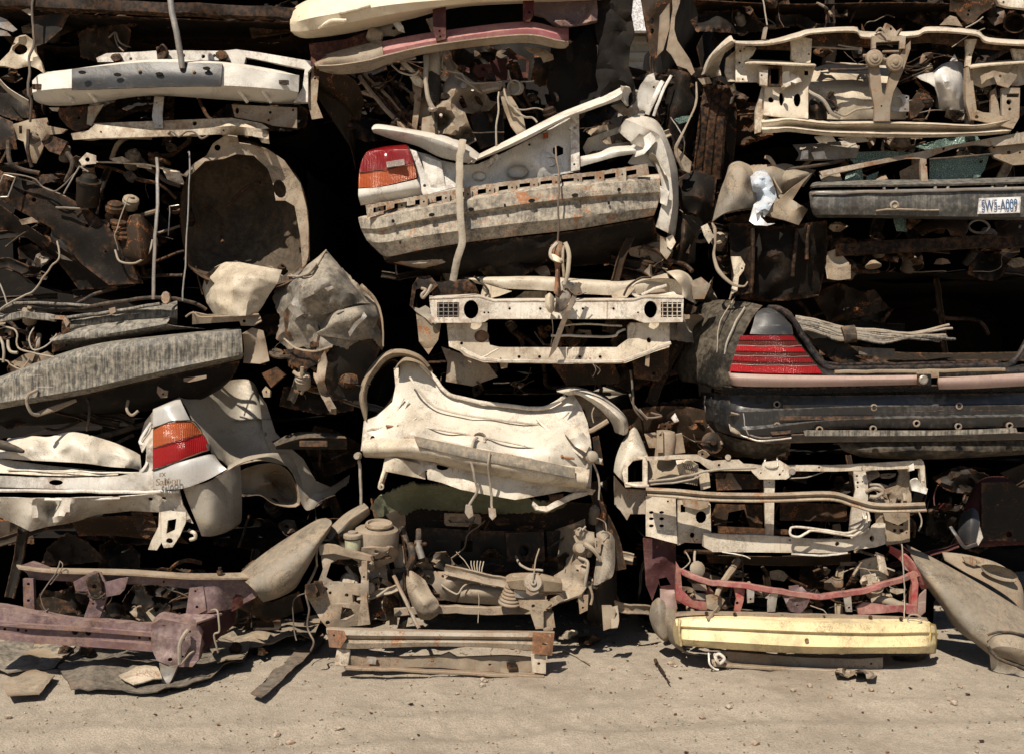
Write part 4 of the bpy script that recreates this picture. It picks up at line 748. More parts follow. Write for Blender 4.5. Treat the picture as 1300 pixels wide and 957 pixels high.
part('lower_crossmember', M['pink'], W, loft([
    [(400, 79, .0), (419, 69, -.02), (464, 57, -.05), (490, 52, -.08), (550, 41, -.10), (661, 28, -.10), (706, 35, -.06), (722, 35, .0)],
    [(402, 82, -.06), (422, 76, -.09), (466, 68, -.12), (492, 64, -.15), (552, 52, -.17), (662, 37, -.17), (708, 44, -.13), (722, 46, -.04)],
    [(404, 86, -.05), (426, 84, -.08), (466, 80, -.12), (494, 72, -.14), (554, 58, -.16), (662, 46, -.16), (708, 54, -.12), (722, 55, -.03)],
    [(406, 88, .02), (428, 92, .0), (470, 88, -.04), (500, 78, -.06), (556, 64, -.08), (660, 53, -.08), (708, 60, -.04), (722, 59, .03)]], 9, 4, th=.01, dent=.008, cr=.006, hard=True))
part('crossmember_end', M['tan'], W, loft([[(398, 79, -.01), (419, 68, -.03), (464, 56, -.06), (484, 52, -.085)], [(400, 83, -.07), (422, 76, -.10), (466, 68, -.13), (486, 65, -.155)], [(402, 88, -.06), (426, 86, -.09), (466, 82, -.13), (488, 75, -.15)]], 7, 4, th=.006, dent=.01, cr=.014))
part('crossmember_edge', M['tan'], W, loft([[(404, 84, -.08), (430, 83, -.11), (468, 77, -.15), (494, 70, -.17), (556, 57, -.19), (662, 45, -.19), (708, 52, -.15), (722, 54, -.07)], [(405, 90, -.03), (430, 95, -.04), (468, 91, -.06), (498, 80, -.08), (556, 66, -.1), (660, 55, -.1), (708, 62, -.06), (722, 60, .0)]], 8, 3, th=.008, dent=.008, cr=.01))
part('upright', M['maroon'], W, panel([(549, 6), (566, 5), (566, 50), (554, 53), (550, 40)], [E(558, 40, 1.5), E(559, 47, 1.5)], d=-.19, th=.02, step=6), panel([(664, 0), (678, 0), (677, 20), (672, 28), (664, 27)], [E(672, 16, 1.6)], d=-.18, th=.02, step=6))
part('radiator_side', M['purple'], W, panel([(677, 0), (757, -4), (759, 14), (758, 28), (745, 31), (724, 33), (706, 35), (690, 22), (678, 20)], [E(720, 26, 2)], d=-.06, th=.02, cr=.015, dent=.02, step=7), panel([(700, 33, -.06), (724, 33, -.1), (745, 29, -.12), (758, 26, -.1), (759, 12, -.08), (750, 15, -.1), (726, 24, -.11), (704, 28)], d=-.1, th=.012, dent=.01))
part('radiator_side', M['maroon'], W, panel([(392, 56), (440, 50), (476, 36), (478, 52), (440, 62), (412, 72), (394, 70)], d=.02, th=.02, cr=.02), panel([(395, 70), (412, 70), (430, 74), (400, 84), (394, 84)], [E(402, 77, 1.5)], d=-.04, th=.01, cr=.01))
part('side_wing', M['brown'], W, loft([[(398, 84, .0), (430, 92, .02), (452, 104, .1), (462, 130, .2)], [(400, 106, .1), (420, 116, .12), (440, 130, .2), (458, 150, .3)], [(404, 124, .2), (428, 132, .25), (446, 150, .3), (452, 180, .4)], [(440, 180, .3), (446, 190, .3), (450, 205, .35), (452, 215, .4)]], 7, 5, dent=.03, cr=.02, th=.006))
part('lamp_bits', M['hose'], W, lathe(476, 46, -.02, (-.9, -.2, .3), [(.03, -.05), (.045, -.04), (.045, .03), (.03, .05)], 14), panel([(468, 36), (486, 30), (500, 20), (508, 24), (512, 40), (500, 46), (478, 46)], [E(500, 36, 2.5)], d=.03, th=.02, cr=.03, step=5))
part('glass_shard', M['plate'], W, panel([(494, 24), (502, 21), (512, 34), (514, 42), (506, 40)], d=-.02, th=.004, cr=.01, step=4))
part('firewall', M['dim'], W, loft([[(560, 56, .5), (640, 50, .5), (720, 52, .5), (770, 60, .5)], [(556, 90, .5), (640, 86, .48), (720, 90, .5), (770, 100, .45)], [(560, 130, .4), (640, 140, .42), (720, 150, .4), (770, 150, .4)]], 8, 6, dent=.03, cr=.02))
part('firewall_bracket', M['maroon'], W, panel([(575, 68), (600, 62), (625, 70), (650, 66), (672, 76), (670, 104), (640, 102), (610, 104), (588, 92)], [R(602, 78, 622, 86), R(652, 76, 668, 92), E(590, 70, 3)], d=.32, th=.01, cr=.015, dent=.015, step=6), tube([(600, 76, .3), (600, 88, .29), (622, 88, .29), (622, 76, .3)], .004, soft=False))
part('inner_fender', M['tan'], W, panel([
    (560, 112, .12), (568, 100, .1), (578, 88, .12), (590, 96, .12), (610, 110, .14), (622, 128, .2), (632, 130, .2), (620, 140, .16), (600, 144, .12), (590, 142, .1), (596, 160, .1), (604, 178, .1), (590, 186, .05), (574, 178, .08), (552, 178, .1), (548, 160, .12), (540, 150, .14), (552, 140, .1), (556, 126, .08)],
    [E(563, 123, 8.5, 5.5), R(584, 122, 588, 133)], [(570, 140, .02), (584, 130, .06), (575, 165, .0), (580, 120, .04), (566, 155, .08), (592, 170, .12)], th=.008, dent=.012, dsc=9, cr=.012, csc=9, step=5))
part('bolt', M['alu'], W, *[lathe(x_, y_, .03, (0, -1, .2), [(.022, 0), (.022, .006), (.014, .008), (.014, .02), (.006, .022)], 14) for x_, y_ in ((577, 115), (589, 109))], *[lathe(x_, y_, .0, (0, -1, .2), [(.012, 0), (.010, .02)], 8) for x_, y_ in ((576, 165), (560, 148), (600, 116))])
part('inner_fender_leg', M['tan'], W, panel([(533, 100), (548, 98), (552, 112), (546, 140), (548, 178), (528, 178), (532, 150)], d=.12, th=.02, cr=.03, dent=.02), panel([(522, 96), (536, 96), (534, 130), (528, 172), (522, 168), (526, 130)], d=.06, th=.01, cr=.03), panel([(536, 150), (552, 146), (556, 180), (534, 178)], d=.0, th=.03, cr=.02))
part('hose', M['hose'], W, tube([(541, 72, -.02), (541, 90, -.06), (541, 108, -.06), (545, 128, -.06), (549, 138, -.05)], [.018, .016, .014, .015, .018], n=10), tube([(549, 62, .06), (552, 78, .04), (552, 96, .06)], .04, n=14))
part('hose', M['rubber'], W, tube([(548, 95, .06), (552, 110, .05), (550, 130, .06)], .045, n=14), tube([(552, 140, -.02), (554, 160, -.04), (554, 176, -.02)], .010))
part('hose_clamp', M['alu'], W, tube([(545, 139, -.06), (549, 140, -.08), (553, 139, -.06)], .014, sub=3))
part('bumper_stay', M['dark'], W, *[tube([(455 + k_*14, 92 + k_*3, .2 + k_*.03), (486 + k_*13, 130 + k_*5, .14), (517 + k_*9, 168 - k_*2, .08)], .018 - k_*.002, n=4, soft=False) for k_ in range(3)])
part('rail', M['tan'], W, tube([(456, 98, .15), (486, 135, .1), (514, 166, .06)], .014, n=4), tube([(463, 96, .18), (500, 132, .14), (522, 168, .1)], .010, n=4))
part('bracket', M['cream'], W, panel([(508, 80), (514, 78), (524, 88), (528, 92), (522, 92), (514, 86)], d=.0, cr=.01, step=4), tube([(497, 84, .05), (508, 92, .03), (524, 96, .0), (532, 90, .0)], .006), panel([(520, 98), (530, 96), (538, 104), (536, 112), (526, 108)], d=.02, th=.01, cr=.02, step=4))
part('cable', M['hose'], W, tube([(563, 67, .05), (563, 86, .02), (572, 92, .0), (585, 94, .0), (592, 102, .02), (602, 106, .04), (625, 106, .06), (638, 104, .06)], .006), tube([(560, 100, .04), (566, 88, .0), (564, 84, .02)], .008), tube([(645, 90, .05), (648, 100, .03), (652, 106, .03), (662, 104, .04), (678, 103, .06)], .005), tube([(578, 98, .0), (592, 104, -.02), (606, 116, .0), (612, 118, .04)], .006), tube([(640, 112, .0), (644, 130, -.03), (652, 138, -.02), (664, 148, -.03), (676, 150, .0), (682, 156, .0)], .007), tube([(638, 116, .02), (648, 134, .0), (660, 140, .0), (680, 138, .04), (690, 140, .05)], .005), tube([(634, 118, .0), (632, 140, -.04), (630, 165, -.05), (630, 186, -.04)], .006))
part('hose_end', M['hose'], W, lathe(655, 112, .05, (-.4, -1, -.2), [(.03, -.04), (.045, -.03), (.048, .0), (.048, .01), (.045, .012), (.045, .02), (.048, .022), (.048, .035), (.04, .036), (.04, .0), (.0, -.01)], 18))
part('bracket', M['tan'], W, panel([(634, 118), (642, 112), (654, 130), (664, 148), (668, 166), (658, 174), (648, 160), (640, 140)], d=.02, th=.01, cr=.03, dent=.02, step=5), panel([(608, 108), (612, 106), (638, 106), (636, 114), (612, 120)], d=.05, th=.02), panel([(666, 60), (690, 62), (702, 70), (703, 76), (690, 80), (686, 72), (672, 66)], d=.05, cr=.03, th=.006, step=5), tube([(612, 116, .02), (634, 112, .02)], .010))
part('dark_sheet', M['dark'], W, panel([(596, 146), (634, 132), (640, 150), (640, 180), (610, 190), (604, 178)], d=.22, cr=.01, th=.01))
part('crumpled_sheet', M['void'], W, panel([(752, -20), (806, -20), (802, 20), (806, 45), (800, 60), (798, 84), (806, 108), (808, 128), (796, 138), (780, 120), (764, 130), (756, 96), (760, 60), (754, 30)], d=-.02, th=.006, cr=.06, dent=.05, csc=5, step=7), panel([(700, 60), (724, 56), (748, 34), (758, 60), (760, 110), (740, 150), (710, 150), (694, 110)], d=.12, th=.006, cr=.05, dent=.04, csc=5), panel([(718, 60), (726, 58), (728, 74), (724, 80), (719, 74)], d=-.02, cr=.02, th=.006))
junk(W, 560, 60, 750, 170, .08, .4, 34, 41, ('dark', 'maroon', 'wire', 'rubber', 'brown'))
junk(W, 470, 90, 545, 170, .08, .35, 18, 42, ('dark', 'tan', 'brown', 'wire'))
# ---- white tail with rusty beam
W = wreck('white car rear with a red and amber lamp and a long rusty black beam', 655, 335)
shell(W, 462, 176, 866, 340, .4, 2.7, 'void', 32)
part('v_trim', M['white'], W, loft([[(472, 162, .0), (481, 158, .0), (520, 164, .0), (554, 170, .0), (581, 178, .0), (596, 186, .0), (609, 196, -.02)], [(472, 165, -.05), (484, 164, -.08), (522, 170, -.12), (556, 178, -.14), (581, 188, -.16), (594, 195, -.16), (606, 202, -.16)], [(474, 169, .0), (500, 178, -.02), (530, 186, -.04), (556, 199, -.05), (580, 205, -.06), (590, 207, -.08), (602, 208, -.12)]], 8, 5, th=.008, dent=.006, cr=.006))
part('v_trim', M['white'], W, loft([[(600, 200, .0), (650, 175, .0), (706, 146, .0), (735, 134, .0), (770, 120, .0), (789, 109, .03)], [(598, 205, -.14), (652, 180, -.16), (708, 152, -.16), (740, 139, -.16), (774, 126, -.15), (790, 116, -.12)], [(594, 209, -.10), (656, 184, -.14), (714, 154, -.14), (745, 142, -.14), (776, 131, -.13), (790, 126, -.10)]], 8, 4, th=.008, dent=.006), panel([(788, 109, -.12), (800, 112, -.06), (804, 122, .0), (803, 136, .0), (796, 134, -.05), (790, 126, -.10)], th=.01, cr=.02, step=4))
part('rear_panel', M['white'], W, panel([(519, 190, .02), (545, 197), (560, 204), (588, 210), (606, 209), (640, 194), (690, 168), (734, 143), (736, 218), (700, 224, .0), (650, 231), (600, 240), (566, 248, -.02), (540, 249, -.04), (528, 222)],
    [[(702, 188), (709, 185), (715, 188), (715, 196), (707, 199), (702, 195)], E(725, 164, 2.4, 3), E(726, 209, 2), E(672, 184, 1.6), E(690, 170, 1.2)], [(560, 225, .0), (600, 225, .05), (650, 205, .04), (680, 212, -.03), (715, 200, .02), (655, 222, .06)], d=.03, th=.006, dent=.01, dsc=7, step=6))
part('corner_strip', M['white'], W, panel([(519, 189, -.06), (528, 192, -.08), (548, 240, -.1), (576, 234, -.1), (578, 238, -.1), (536, 249, -.12), (530, 232, -.1)], [E(539, 236, 2), E(527, 205, 1), E(566, 224, 1)], d=-.1, th=.008, dent=.006, step=5), panel([(534, 196), (560, 206), (566, 240), (548, 240), (540, 222)], d=-.02, th=.006, cr=.01))
part('pressing', M['white'], W, dish(E(657, 218, 13, 8, 10), (657, 219), .04, 2, 4, dent=.004, rim_d=.0, lipw=.02), dish(E(608, 224, 9, 6, 10), (608, 225), .03, 2, 4, dent=.002, rim_d=.02, lipw=.015), dish(E(700, 206, 7, 6, 10), (700, 206), .03, 2, 4, dent=.002, rim_d=-.02, lipw=.015))
part('bracket', M['white'], W, panel([(612, 208, -.05), (631, 196), (636, 200), (620, 213)], d=-.06, th=.03), panel([(724, 146), (735, 143), (736, 216), (725, 218)], [E(730, 163, 2), E(729, 209, 1.5)], d=-.03, th=.02), lathe(725, 163, -.04, (0, -1, 0), [(.012, 0), (.012, .006), (.004, .008)], 10))
part('clip', M['lamb'], W, panel([(689, 170), (696, 168), (696, 175), (690, 176)], d=-.01, th=.02))
ll = [[(476, 189, -.04), (492, 186, -.07), (516, 184, -.05)], [(466, 193, -.10), (490, 190, -.15), (518, 189, -.12)], [(459, 205, -.11), (488, 202, -.18), (522, 198, -.15)], [(456, 219, -.11), (488, 215, -.19), (525, 208, -.16)], [(455, 230, -.11), (488, 227, -.19), (528, 218, -.16)], [(455, 239, -.11), (488, 236, -.19), (529, 226, -.16)]]
lamp = part('tail_lamp', M['dark'], W, loft([[(x_+2, y_, d_+.04) for x_, y_, d_ in r_] for r_ in ll], 8, 3, th=.02, dent=0))
part('red_lens', M['lred'], lamp, loft(ll[:4], 12, 4, th=.01, dent=.001)); part('amber_lens', M['lamb'], lamp, loft(ll[3:], 12, 4, th=.01, dent=.001))
part('reversing_lens', M['lclear'], lamp, panel([(490, 206), (513, 202), (514, 210), (491, 213)], d=-.215, th=.02, dent=0, step=6)); part('divider', M['rubber'], lamp, tube([(456, 219.5, -.115), (488, 215.5, -.195), (525, 208.5, -.165)], .0025))
part('lower_corner', M['white'], W, loft([[(455, 240, -.11), (488, 237, -.19), (529, 228, -.16)], [(455, 250, -.11), (490, 246, -.18), (534, 238, -.16)], [(458, 261, -.06), (494, 256, -.12), (536, 248, -.12)]], 8, 4, th=.008, dent=.004))
part('right_rail', M['white'], W, loft([[(737, 199, -.02), (760, 194, -.04), (776, 187, -.04), (800, 185, -.03), (824, 182, .0)], [(737, 202, -.08), (762, 198, -.11), (778, 192, -.11), (802, 190, -.1), (824, 188, -.05)], [(737, 212, -.07), (762, 205, -.1), (780, 200, -.1), (804, 196, -.09), (826, 192, -.03)]], 7, 4, th=.008, dent=.006, cr=.006), panel([(797, 207), (806, 194), (822, 186), (836, 200), (834, 212), (800, 209)], d=-.02, th=.006, cr=.01, step=5))
part('right_corner', M['white'], W, loft([[(784, 166, -.02), (794, 152, -.06), (808, 146, .04)], [(800, 180, -.06), (818, 162, -.11), (834, 154, .05)], [(820, 186, -.07), (838, 174, -.12), (850, 184, .06)], [(830, 204, -.07), (848, 202, -.12), (859, 212, .08)], [(838, 228, -.07), (852, 228, -.12), (861, 236, .08)], [(840, 258, -.06), (854, 258, -.11), (861, 266, .08)], [(832, 288, -.02), (848, 296, -.06), (857, 300, .08)]], 3, 5, th=.005, dent=.008, dsc=9, cr=.012, csc=11, hardu=True))
part('corner_fold', M['white'], W, panel([(800, 186, -.06), (826, 168, -.13), (834, 178, -.13), (818, 196, -.12), (806, 200, -.08)], th=.005, step=3, cr=.015), panel([(836, 236, -.1), (850, 244, -.14), (846, 262, -.13), (838, 258, -.1)], th=.005, step=3, cr=.02))
part('right_corner', M['silverd'], W, panel([(824, 190, -.1), (832, 198, -.12), (840, 214, -.12), (846, 226, -.1), (850, 236, -.06), (842, 230, -.05), (832, 214, -.04), (824, 202, -.05)], th=.006, step=3, cr=.03), panel([(800, 182, -.10), (812, 170, -.12), (824, 176, -.11), (816, 188, -.12)], th=.006, step=4, cr=.02))
part('quarter_frame', M['silverd'], W, panel([(746, 176, .05), (790, 160), (812, 155), (822, 166), (822, 176), (806, 186), (776, 190), (752, 192), (744, 198), (740, 188)], [[(762, 178), (790, 168), (814, 160), (816, 172), (800, 180), (770, 184)]], d=.06, th=.01, cr=.012, dent=.01, step=5), panel([(776, 134), (806, 128), (812, 140), (808, 150), (790, 146)], d=.06, cr=.03, th=.01))
bm_ = part('rear_beam', M['blackr'], W, loft([
    [(455, 276, .0), (480, 270, -.05), (520, 262, -.10), (580, 252, -.13), (650, 240, -.14), (720, 231, -.14), (780, 226, -.12), (838, 221, -.04)],
    [(455, 279, -.06), (480, 276, -.14), (520, 268, -.19), (580, 257, -.22), (650, 246, -.23), (720, 237, -.23), (780, 232, -.2), (838, 227, -.10)],
    [(458, 290, -.06), (482, 290, -.14), (524, 281, -.19), (582, 271, -.22), (652, 261, -.23), (722, 252, -.23), (782, 247, -.2), (838, 244, -.10)],
    [(459, 293, -.04), (482, 294, -.11), (524, 285, -.16), (582, 276, -.19), (652, 266, -.2), (722, 257, -.2), (782, 251, -.17), (838, 248, -.07)],
    [(466, 306, -.04), (486, 308, -.12), (528, 301, -.17), (584, 293, -.2), (654, 284, -.21), (724, 277, -.21), (784, 269, -.18), (834, 264, -.08)],
    [(478, 318, .0), (492, 326, -.06), (532, 318, -.12), (586, 309, -.15), (656, 300, -.16), (726, 292, -.16), (786, 282, -.14), (830, 274, -.04)]], 10, 4, th=.008, dent=.006, hard=True, dsc=10))
fl = [(464, 261), (500, 254), (560, 244), (600, 237), (650, 230), (700, 224), (760, 218), (822, 208), (824, 222), (760, 231), (700, 236), (650, 243), (600, 250), (560, 256), (500, 264), (466, 277)]
hs = []
rn_ = random.Random(5)
def fy(x): return float(np.interp(x, [464, 500, 560, 600, 650, 700, 760, 822], [261, 254, 244, 237, 230, 224, 218, 208]))
for i_ in range(13):
    x_ = 474 + i_*26.5
    if x_ < 812: hs.append([(x_, fy(x_)+5), (x_+16, fy(x_+16)+5), (x_+16, fy(x_+16)+11), (x_, fy(x_)+11.5)])
part('beam_flange', M['rustbeam'], bm_, panel(fl, hs, d=-.15, th=.006, dent=.008, dsc=10, step=6, rag=.5))
for i_ in range(12):
    x_ = 478 + i_*28
    if x_ < 812: part('tab', M['rustbeam'], bm_, panel([(x_-1, fy(x_)), (x_+9, fy(x_)), (x_+9, fy(x_)+24), (x_-1, fy(x_)+25)], [E(x_+4, fy(x_)+8, 1.3), E(x_+4, fy(x_)+18, 1.5)], d=-.175 if i_ > 1 else -.13, th=.008, step=6, dent=.006))
part('hole', M['void'], bm_, *[panel([(q[0], q[1], dd_) for q in E(x_, y_, rx_, 2.4, 8, -.1)], th=.006, dent=0, step=4) for x_, y_, rx_, dd_ in ((499, 281, 2, -.19), (548, 273, 4, -.226), (598, 266, 4, -.238), (675, 255, 4.5, -.248), (730, 248, 4.5, -.245), (786, 241, 2.4, -.215), (508, 308, 1.2, -.18), (773, 258, 1.6, -.205), (641, 261, 1.5, -.245))])  # black ovals on the beam face stand in for shade in holes
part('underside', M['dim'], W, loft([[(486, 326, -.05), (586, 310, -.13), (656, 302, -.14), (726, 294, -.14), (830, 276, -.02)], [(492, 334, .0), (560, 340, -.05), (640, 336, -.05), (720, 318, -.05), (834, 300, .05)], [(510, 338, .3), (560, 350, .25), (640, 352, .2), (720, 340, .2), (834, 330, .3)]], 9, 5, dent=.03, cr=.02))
part('exhaust_box', M['rustbeam'], W, loft([[(494, 326, -.02), (530, 326, -.06), (580, 318, -.08)], [(500, 334, -.02), (534, 338, -.06), (584, 330, -.06)], [(520, 338, .1), (550, 344, .1), (584, 338, .1)]], 6, 4, cr=.015), )
part('bracket', M['tan'], W, panel([(838, 300), (850, 304), (854, 318), (846, 330), (838, 320)], d=.0, cr=.03, th=.01, step=4), panel([(790, 300), (830, 292), (850, 310), (840, 335), (800, 325)], d=.1, cr=.04, th=.008))
part('loose_wire', M['alu'], W, tube([(852, 150, .1), (868, 176, .05), (866, 200, .1)], .004))
junk(W, 500, 322, 850, 345, .02, .3, 16, 43, ('dark', 'brown', 'wire'))
junk(W, 740, 146, 830, 200, .1, .3, 10, 44, ('dark', 'tan', 'rubber'))
# ---- cream radiator frame with two small grilles
W = wreck('cream front frame with two small marker grilles flanking a drilled bar', 705, 462)
shell(W, 522, 335, 876, 480, .35, 2.7, 'void', 33)
mb = part('main_bar', M['cream2'], W, panel([(545, 379), (580, 377), (607, 376), (616, 378), (628, 382), (720, 382), (804, 381), (812, 378), (818, 377), (868, 378), (867, 409), (818, 410), (812, 408), (804, 405), (720, 405), (628, 405), (621, 405), (615, 409), (609, 410), (570, 410), (548, 410)],
    [R(555, 384, 583, 403), E(598, 393, 9.5, 12, 14), R(839, 384, 865, 403), E(826, 393, 8.5, 11, 14)] + [E(x_, 392, 1.7) for x_ in (647, 686, 740, 779)] + [E(x_, 397, 1.3) for x_ in (615, 620, 810)], d=-.18, th=.035, dent=.004, step=7))
part('bar_lip', M['cream2'], mb, loft([[(545, 376, -.06), (607, 373, -.06), (628, 379, -.06), (804, 378, -.06), (818, 374, -.06), (868, 375, -.06)], [(545, 379, -.185), (607, 376, -.185), (628, 382, -.185), (804, 381, -.185), (818, 377, -.185), (868, 378, -.185)]], 8, 3, th=.006, dent=.003, hard=True, hardu=True))
for gx_ in (555, 839):
    gr_ = []
    for k_ in range(5): gr_.append(box(gx_ + 2 + k_*6.2, 393.5, -.17, .006, .02, .095, bev=.001))
    for k_ in range(4): gr_.append(box(gx_ + 13.5, 386 + k_*5, -.168, .135, .02, .005, bev=.001))
    part('marker_grille', M['alu'] if gx_ == 555 else M['cream2'], W, *gr_); part('marker_housing', M['greyp'], W, panel(R(gx_-1, 383, gx_+28, 404), d=-.12, th=.02, dent=0))
part('upper_rail', M['cream'], W, loft([[(590, 352, .1), (640, 350, .1), (690, 350, .1), (740, 354, .1), (800, 356, .1), (850, 345, .1)], [(596, 354, -.02), (622, 354, -.08), (690, 354, -.10), (740, 358, -.10), (796, 360, -.10), (850, 352, -.04)], [(604, 360, -.02), (634, 366, -.08), (690, 369, -.10), (734, 373, -.10), (792, 375, -.09), (852, 370, -.04)]], 9, 5, th=.008, dent=.01, cr=.012, csc=8))
part('stay', M['cream'], W, panel([(614, 360), (634, 366), (650, 370), (634, 376), (618, 380), (610, 376)], d=-.1, th=.01, cr=.01, step=5), panel([(776, 374), (800, 362), (806, 366), (796, 378), (778, 379)], d=-.1, th=.01, cr=.01, step=5), panel([(666, 370), (694, 370), (694, 380), (652, 380)], d=.05, th=.01))
part('headlight_bowl', M['cream2'], W, dish([(802, 366), (812, 358), (836, 354), (858, 356), (866, 366), (866, 376), (830, 378), (806, 377)], (836, 368), .06, 2, 4, dent=.01, rim_d=-.1, lipw=.02, cr=.01), tube([(815, 375, -.12), (830, 368, -.14), (846, 363, -.13)], .009, flat=.5))
part('fender_end', M['cream'], W, loft([[(846, 345, .0), (862, 343, .0), (874, 348, .08)], [(850, 348, -.12), (866, 350, -.12), (880, 358, .02)], [(864, 362, -.14), (870, 368, -.12), (882, 378, .02)], [(866, 376, -.12), (872, 380, -.1), (884, 386, .05)]], 6, 4, th=.005, cr=.02, dent=.01))
part('fender_end', M['tan'], W, panel([(876, 358), (890, 352), (902, 362), (894, 380), (880, 380)], d=-.02, cr=.02, th=.006))
part('seal', M['rubber'], W, tube([(792, 376, -.14), (798, 364, -.16), (812, 354, -.16), (826, 352, -.1)], .007), tube([(602, 352, -.08), (612, 360, -.12), (620, 370, -.12), (616, 376, -.12)], .007))
part('left_apron', M['dark'], W, panel([(550, 358), (600, 354), (608, 372), (606, 378), (548, 378)], d=.0, th=.01, cr=.02, dent=.02), panel([(530, 352), (546, 350), (556, 362), (546, 372), (540, 364), (528, 368), (524, 392), (520, 388), (524, 362)], d=-.02, cr=.03, th=.006, step=4))
part('hook', M['hose'], W, tube([(548, 362, -.1), (544, 370, -.13), (538, 378, -.13), (536, 374, -.13), (541, 368, -.12), (536, 366, -.1)], .010), panel([(520, 388), (532, 392), (540, 388), (552, 396), (548, 412), (540, 404), (528, 396)], d=.0, cr=.02, th=.008, step=4))
part('lower_frame', M['cream'], W, panel([(567, 410), (619, 410), (618, 425), (622, 438), (634, 441), (783, 441), (797, 431), (797, 414), (800, 410), (850, 410), (850, 441), (830, 447), (794, 461), (720, 462), (614, 460), (590, 452), (584, 446), (570, 440)],
    [E(611, 427, 9, 8), E(586, 436, 2, 2)] + [E(x_, 453, 2) for x_ in (659, 685, 736, 762)] + [E(824, 432, 3, 3.5)], d=-.10, th=.03, dent=.008, dsc=8, step=7))
part('lower_frame_lip', M['cream2'], W, beam([(586, 443, -.14), (612, 456, -.16), (640, 459, -.17), (790, 459, -.17), (826, 445, -.14), (850, 436, -.12)], boxp(.022, .03), .004, 10), tube([(586, 444, -.16), (608, 455, -.18), (632, 443, -.14)], .006))
part('gearbox_bit', M['orust'], W, lathe(611, 428, -.05, (0, -1, 0), [(.05, 0), (.05, .03), (.03, .04), (.015, .05)], 16))
part('pipe', M['cream2'], W, tube([(712, 413, -.04), (740, 412, -.05), (790, 414, -.04)], .006), tube([(700, 426, -.06), (740, 427, -.07), (778, 427, -.07), (786, 421, -.07), (794, 418, -.06)], .008))
part('foot', M['tan'], W, panel([(594, 452), (599, 452), (598, 466), (594, 464)], d=-.08, th=.01, step=4), panel([(820, 450), (825, 450), (824, 466), (819, 464)], d=-.08, th=.01, step=4), panel([(634, 460), (645, 460), (644, 467), (636, 468)], d=-.08, th=.02, step=4))
part('left_tower', M['tan'], W, panel([(528, 396), (548, 392), (560, 412), (556, 432), (544, 450), (532, 434)], d=.02, cr=.04, dent=.03, th=.01), panel([(568, 460), (560, 440), (620, 462), (632, 478), (600, 490), (566, 484)], d=.15, cr=.03, th=.01))
part('side_plate', M['brown'], W, panel([(800, 440), (850, 440), (848, 470), (836, 484), (806, 480)], [E(830, 474, 2)], d=.05, th=.02, cr=.02), panel([(700, 462), (780, 462), (790, 486), (720, 490)], d=.2, th=.02, cr=.02))
part('wire', M['wire'], W, tube([(752, 462, -.1), (756, 470, -.12), (752, 478, -.1)], .003), tube([(755, 464, -.1), (762, 470, -.1), (758, 476, -.1)], .003), tube([(800, 470, .0), (804, 500, -.04), (806, 520, -.04), (816, 532, -.02)], .007))
junk(W, 624, 410, 796, 438, .05, .3, 16, 45, ('dark', 'rubber', 'wire', 'brown')); junk(W, 560, 466, 800, 500, .12, .4, 14, 46, ('dark', 'brown', 'rubber'))
# ---- cream rear bulkhead
W = wreck('cream rear bulkhead with a rounded tube-like sill and torn wheel arches', 610, 632)
shell(W, 462, 490, 790, 628, .5, 2.7, 'void', 34)
part('bulkhead', M['cream2'], W, panel([(458, 572, -.1), (462, 534, -.06), (478, 528, -.02), (498, 510, .0), (502, 490, .04), (500, 468, .08), (512, 458, .1), (534, 462, .1), (548, 476, .1), (569, 499, .08), (598, 508, .06), (628, 514, .05), (683, 519, .05), (702, 514, .05), (718, 504, .05), (728, 500, .05), (738, 516, .02), (746, 536, .0), (750, 560, -.06), (752, 580, -.08), (750, 620, -.1), (700, 606, -.18), (600, 588, -.2), (520, 572, -.18)],
    [E(473, 557, 3, 4.5), R(471, 564, 478, 567)], [(524, 552, -.22), (600, 560, -.2), (700, 575, -.2), (600, 530, .0), (660, 540, -.02), (530, 520, -.02), (560, 540, -.08)], th=.006, dent=.003, dsc=7, step=7))
part('rolled_edge', M['cream2'], W, tube([(534, 462, .08), (548, 476, .07), (569, 499, .05), (598, 508, .03), (628, 513, .02), (683, 518, .02), (702, 513, .02), (718, 503, .02)], .013, flat=.7, sub=8))
part('pressed_rib', M['cream2'], W, tube([(520, 478, .0), (534, 498, -.02), (556, 518, -.03), (600, 528, -.03), (680, 538, -.03), (708, 534, -.02), (722, 522, .0)], .007, flat=.6, sub=6), tube([(512, 505, -.01), (500, 528, -.05)], .006, flat=.6), tube([(518, 508, -.01), (508, 530, -.05)], .006, flat=.6))
part('pressed_panel', M['cream2'], W, tube([(528, 531, -.1), (530, 540, -.13), (600, 553, -.16), (602, 560, -.18), (616, 560, -.18), (622, 556, -.16), (694, 572, -.15), (706, 566, -.13), (700, 556, -.1)], .006), dish(E(609, 556, 8, 7, 12), (609, 557), .04, 2, 4, dent=.002, rim_d=-.17, lipw=.01), tube([(466, 546, -.08), (500, 538, -.06), (534, 517, -.0)], .009, flat=.5), tube([(682, 532, -.03), (708, 556, -.1), (740, 580, -.14)], .008, flat=.5))
part('bolt', M['orust'], W, bolt(506, 541, -.12), bolt(713, 579, -.18), bolt(523, 537, -.1), bolt(700, 570, -.16), lathe(506, 542, -.1, (-1, 0, .1), [(.008, 0), (.008, .08)], 8), lathe(713, 580, -.17, (1, 0, -.1), [(.008, 0), (.008, .08)], 8))
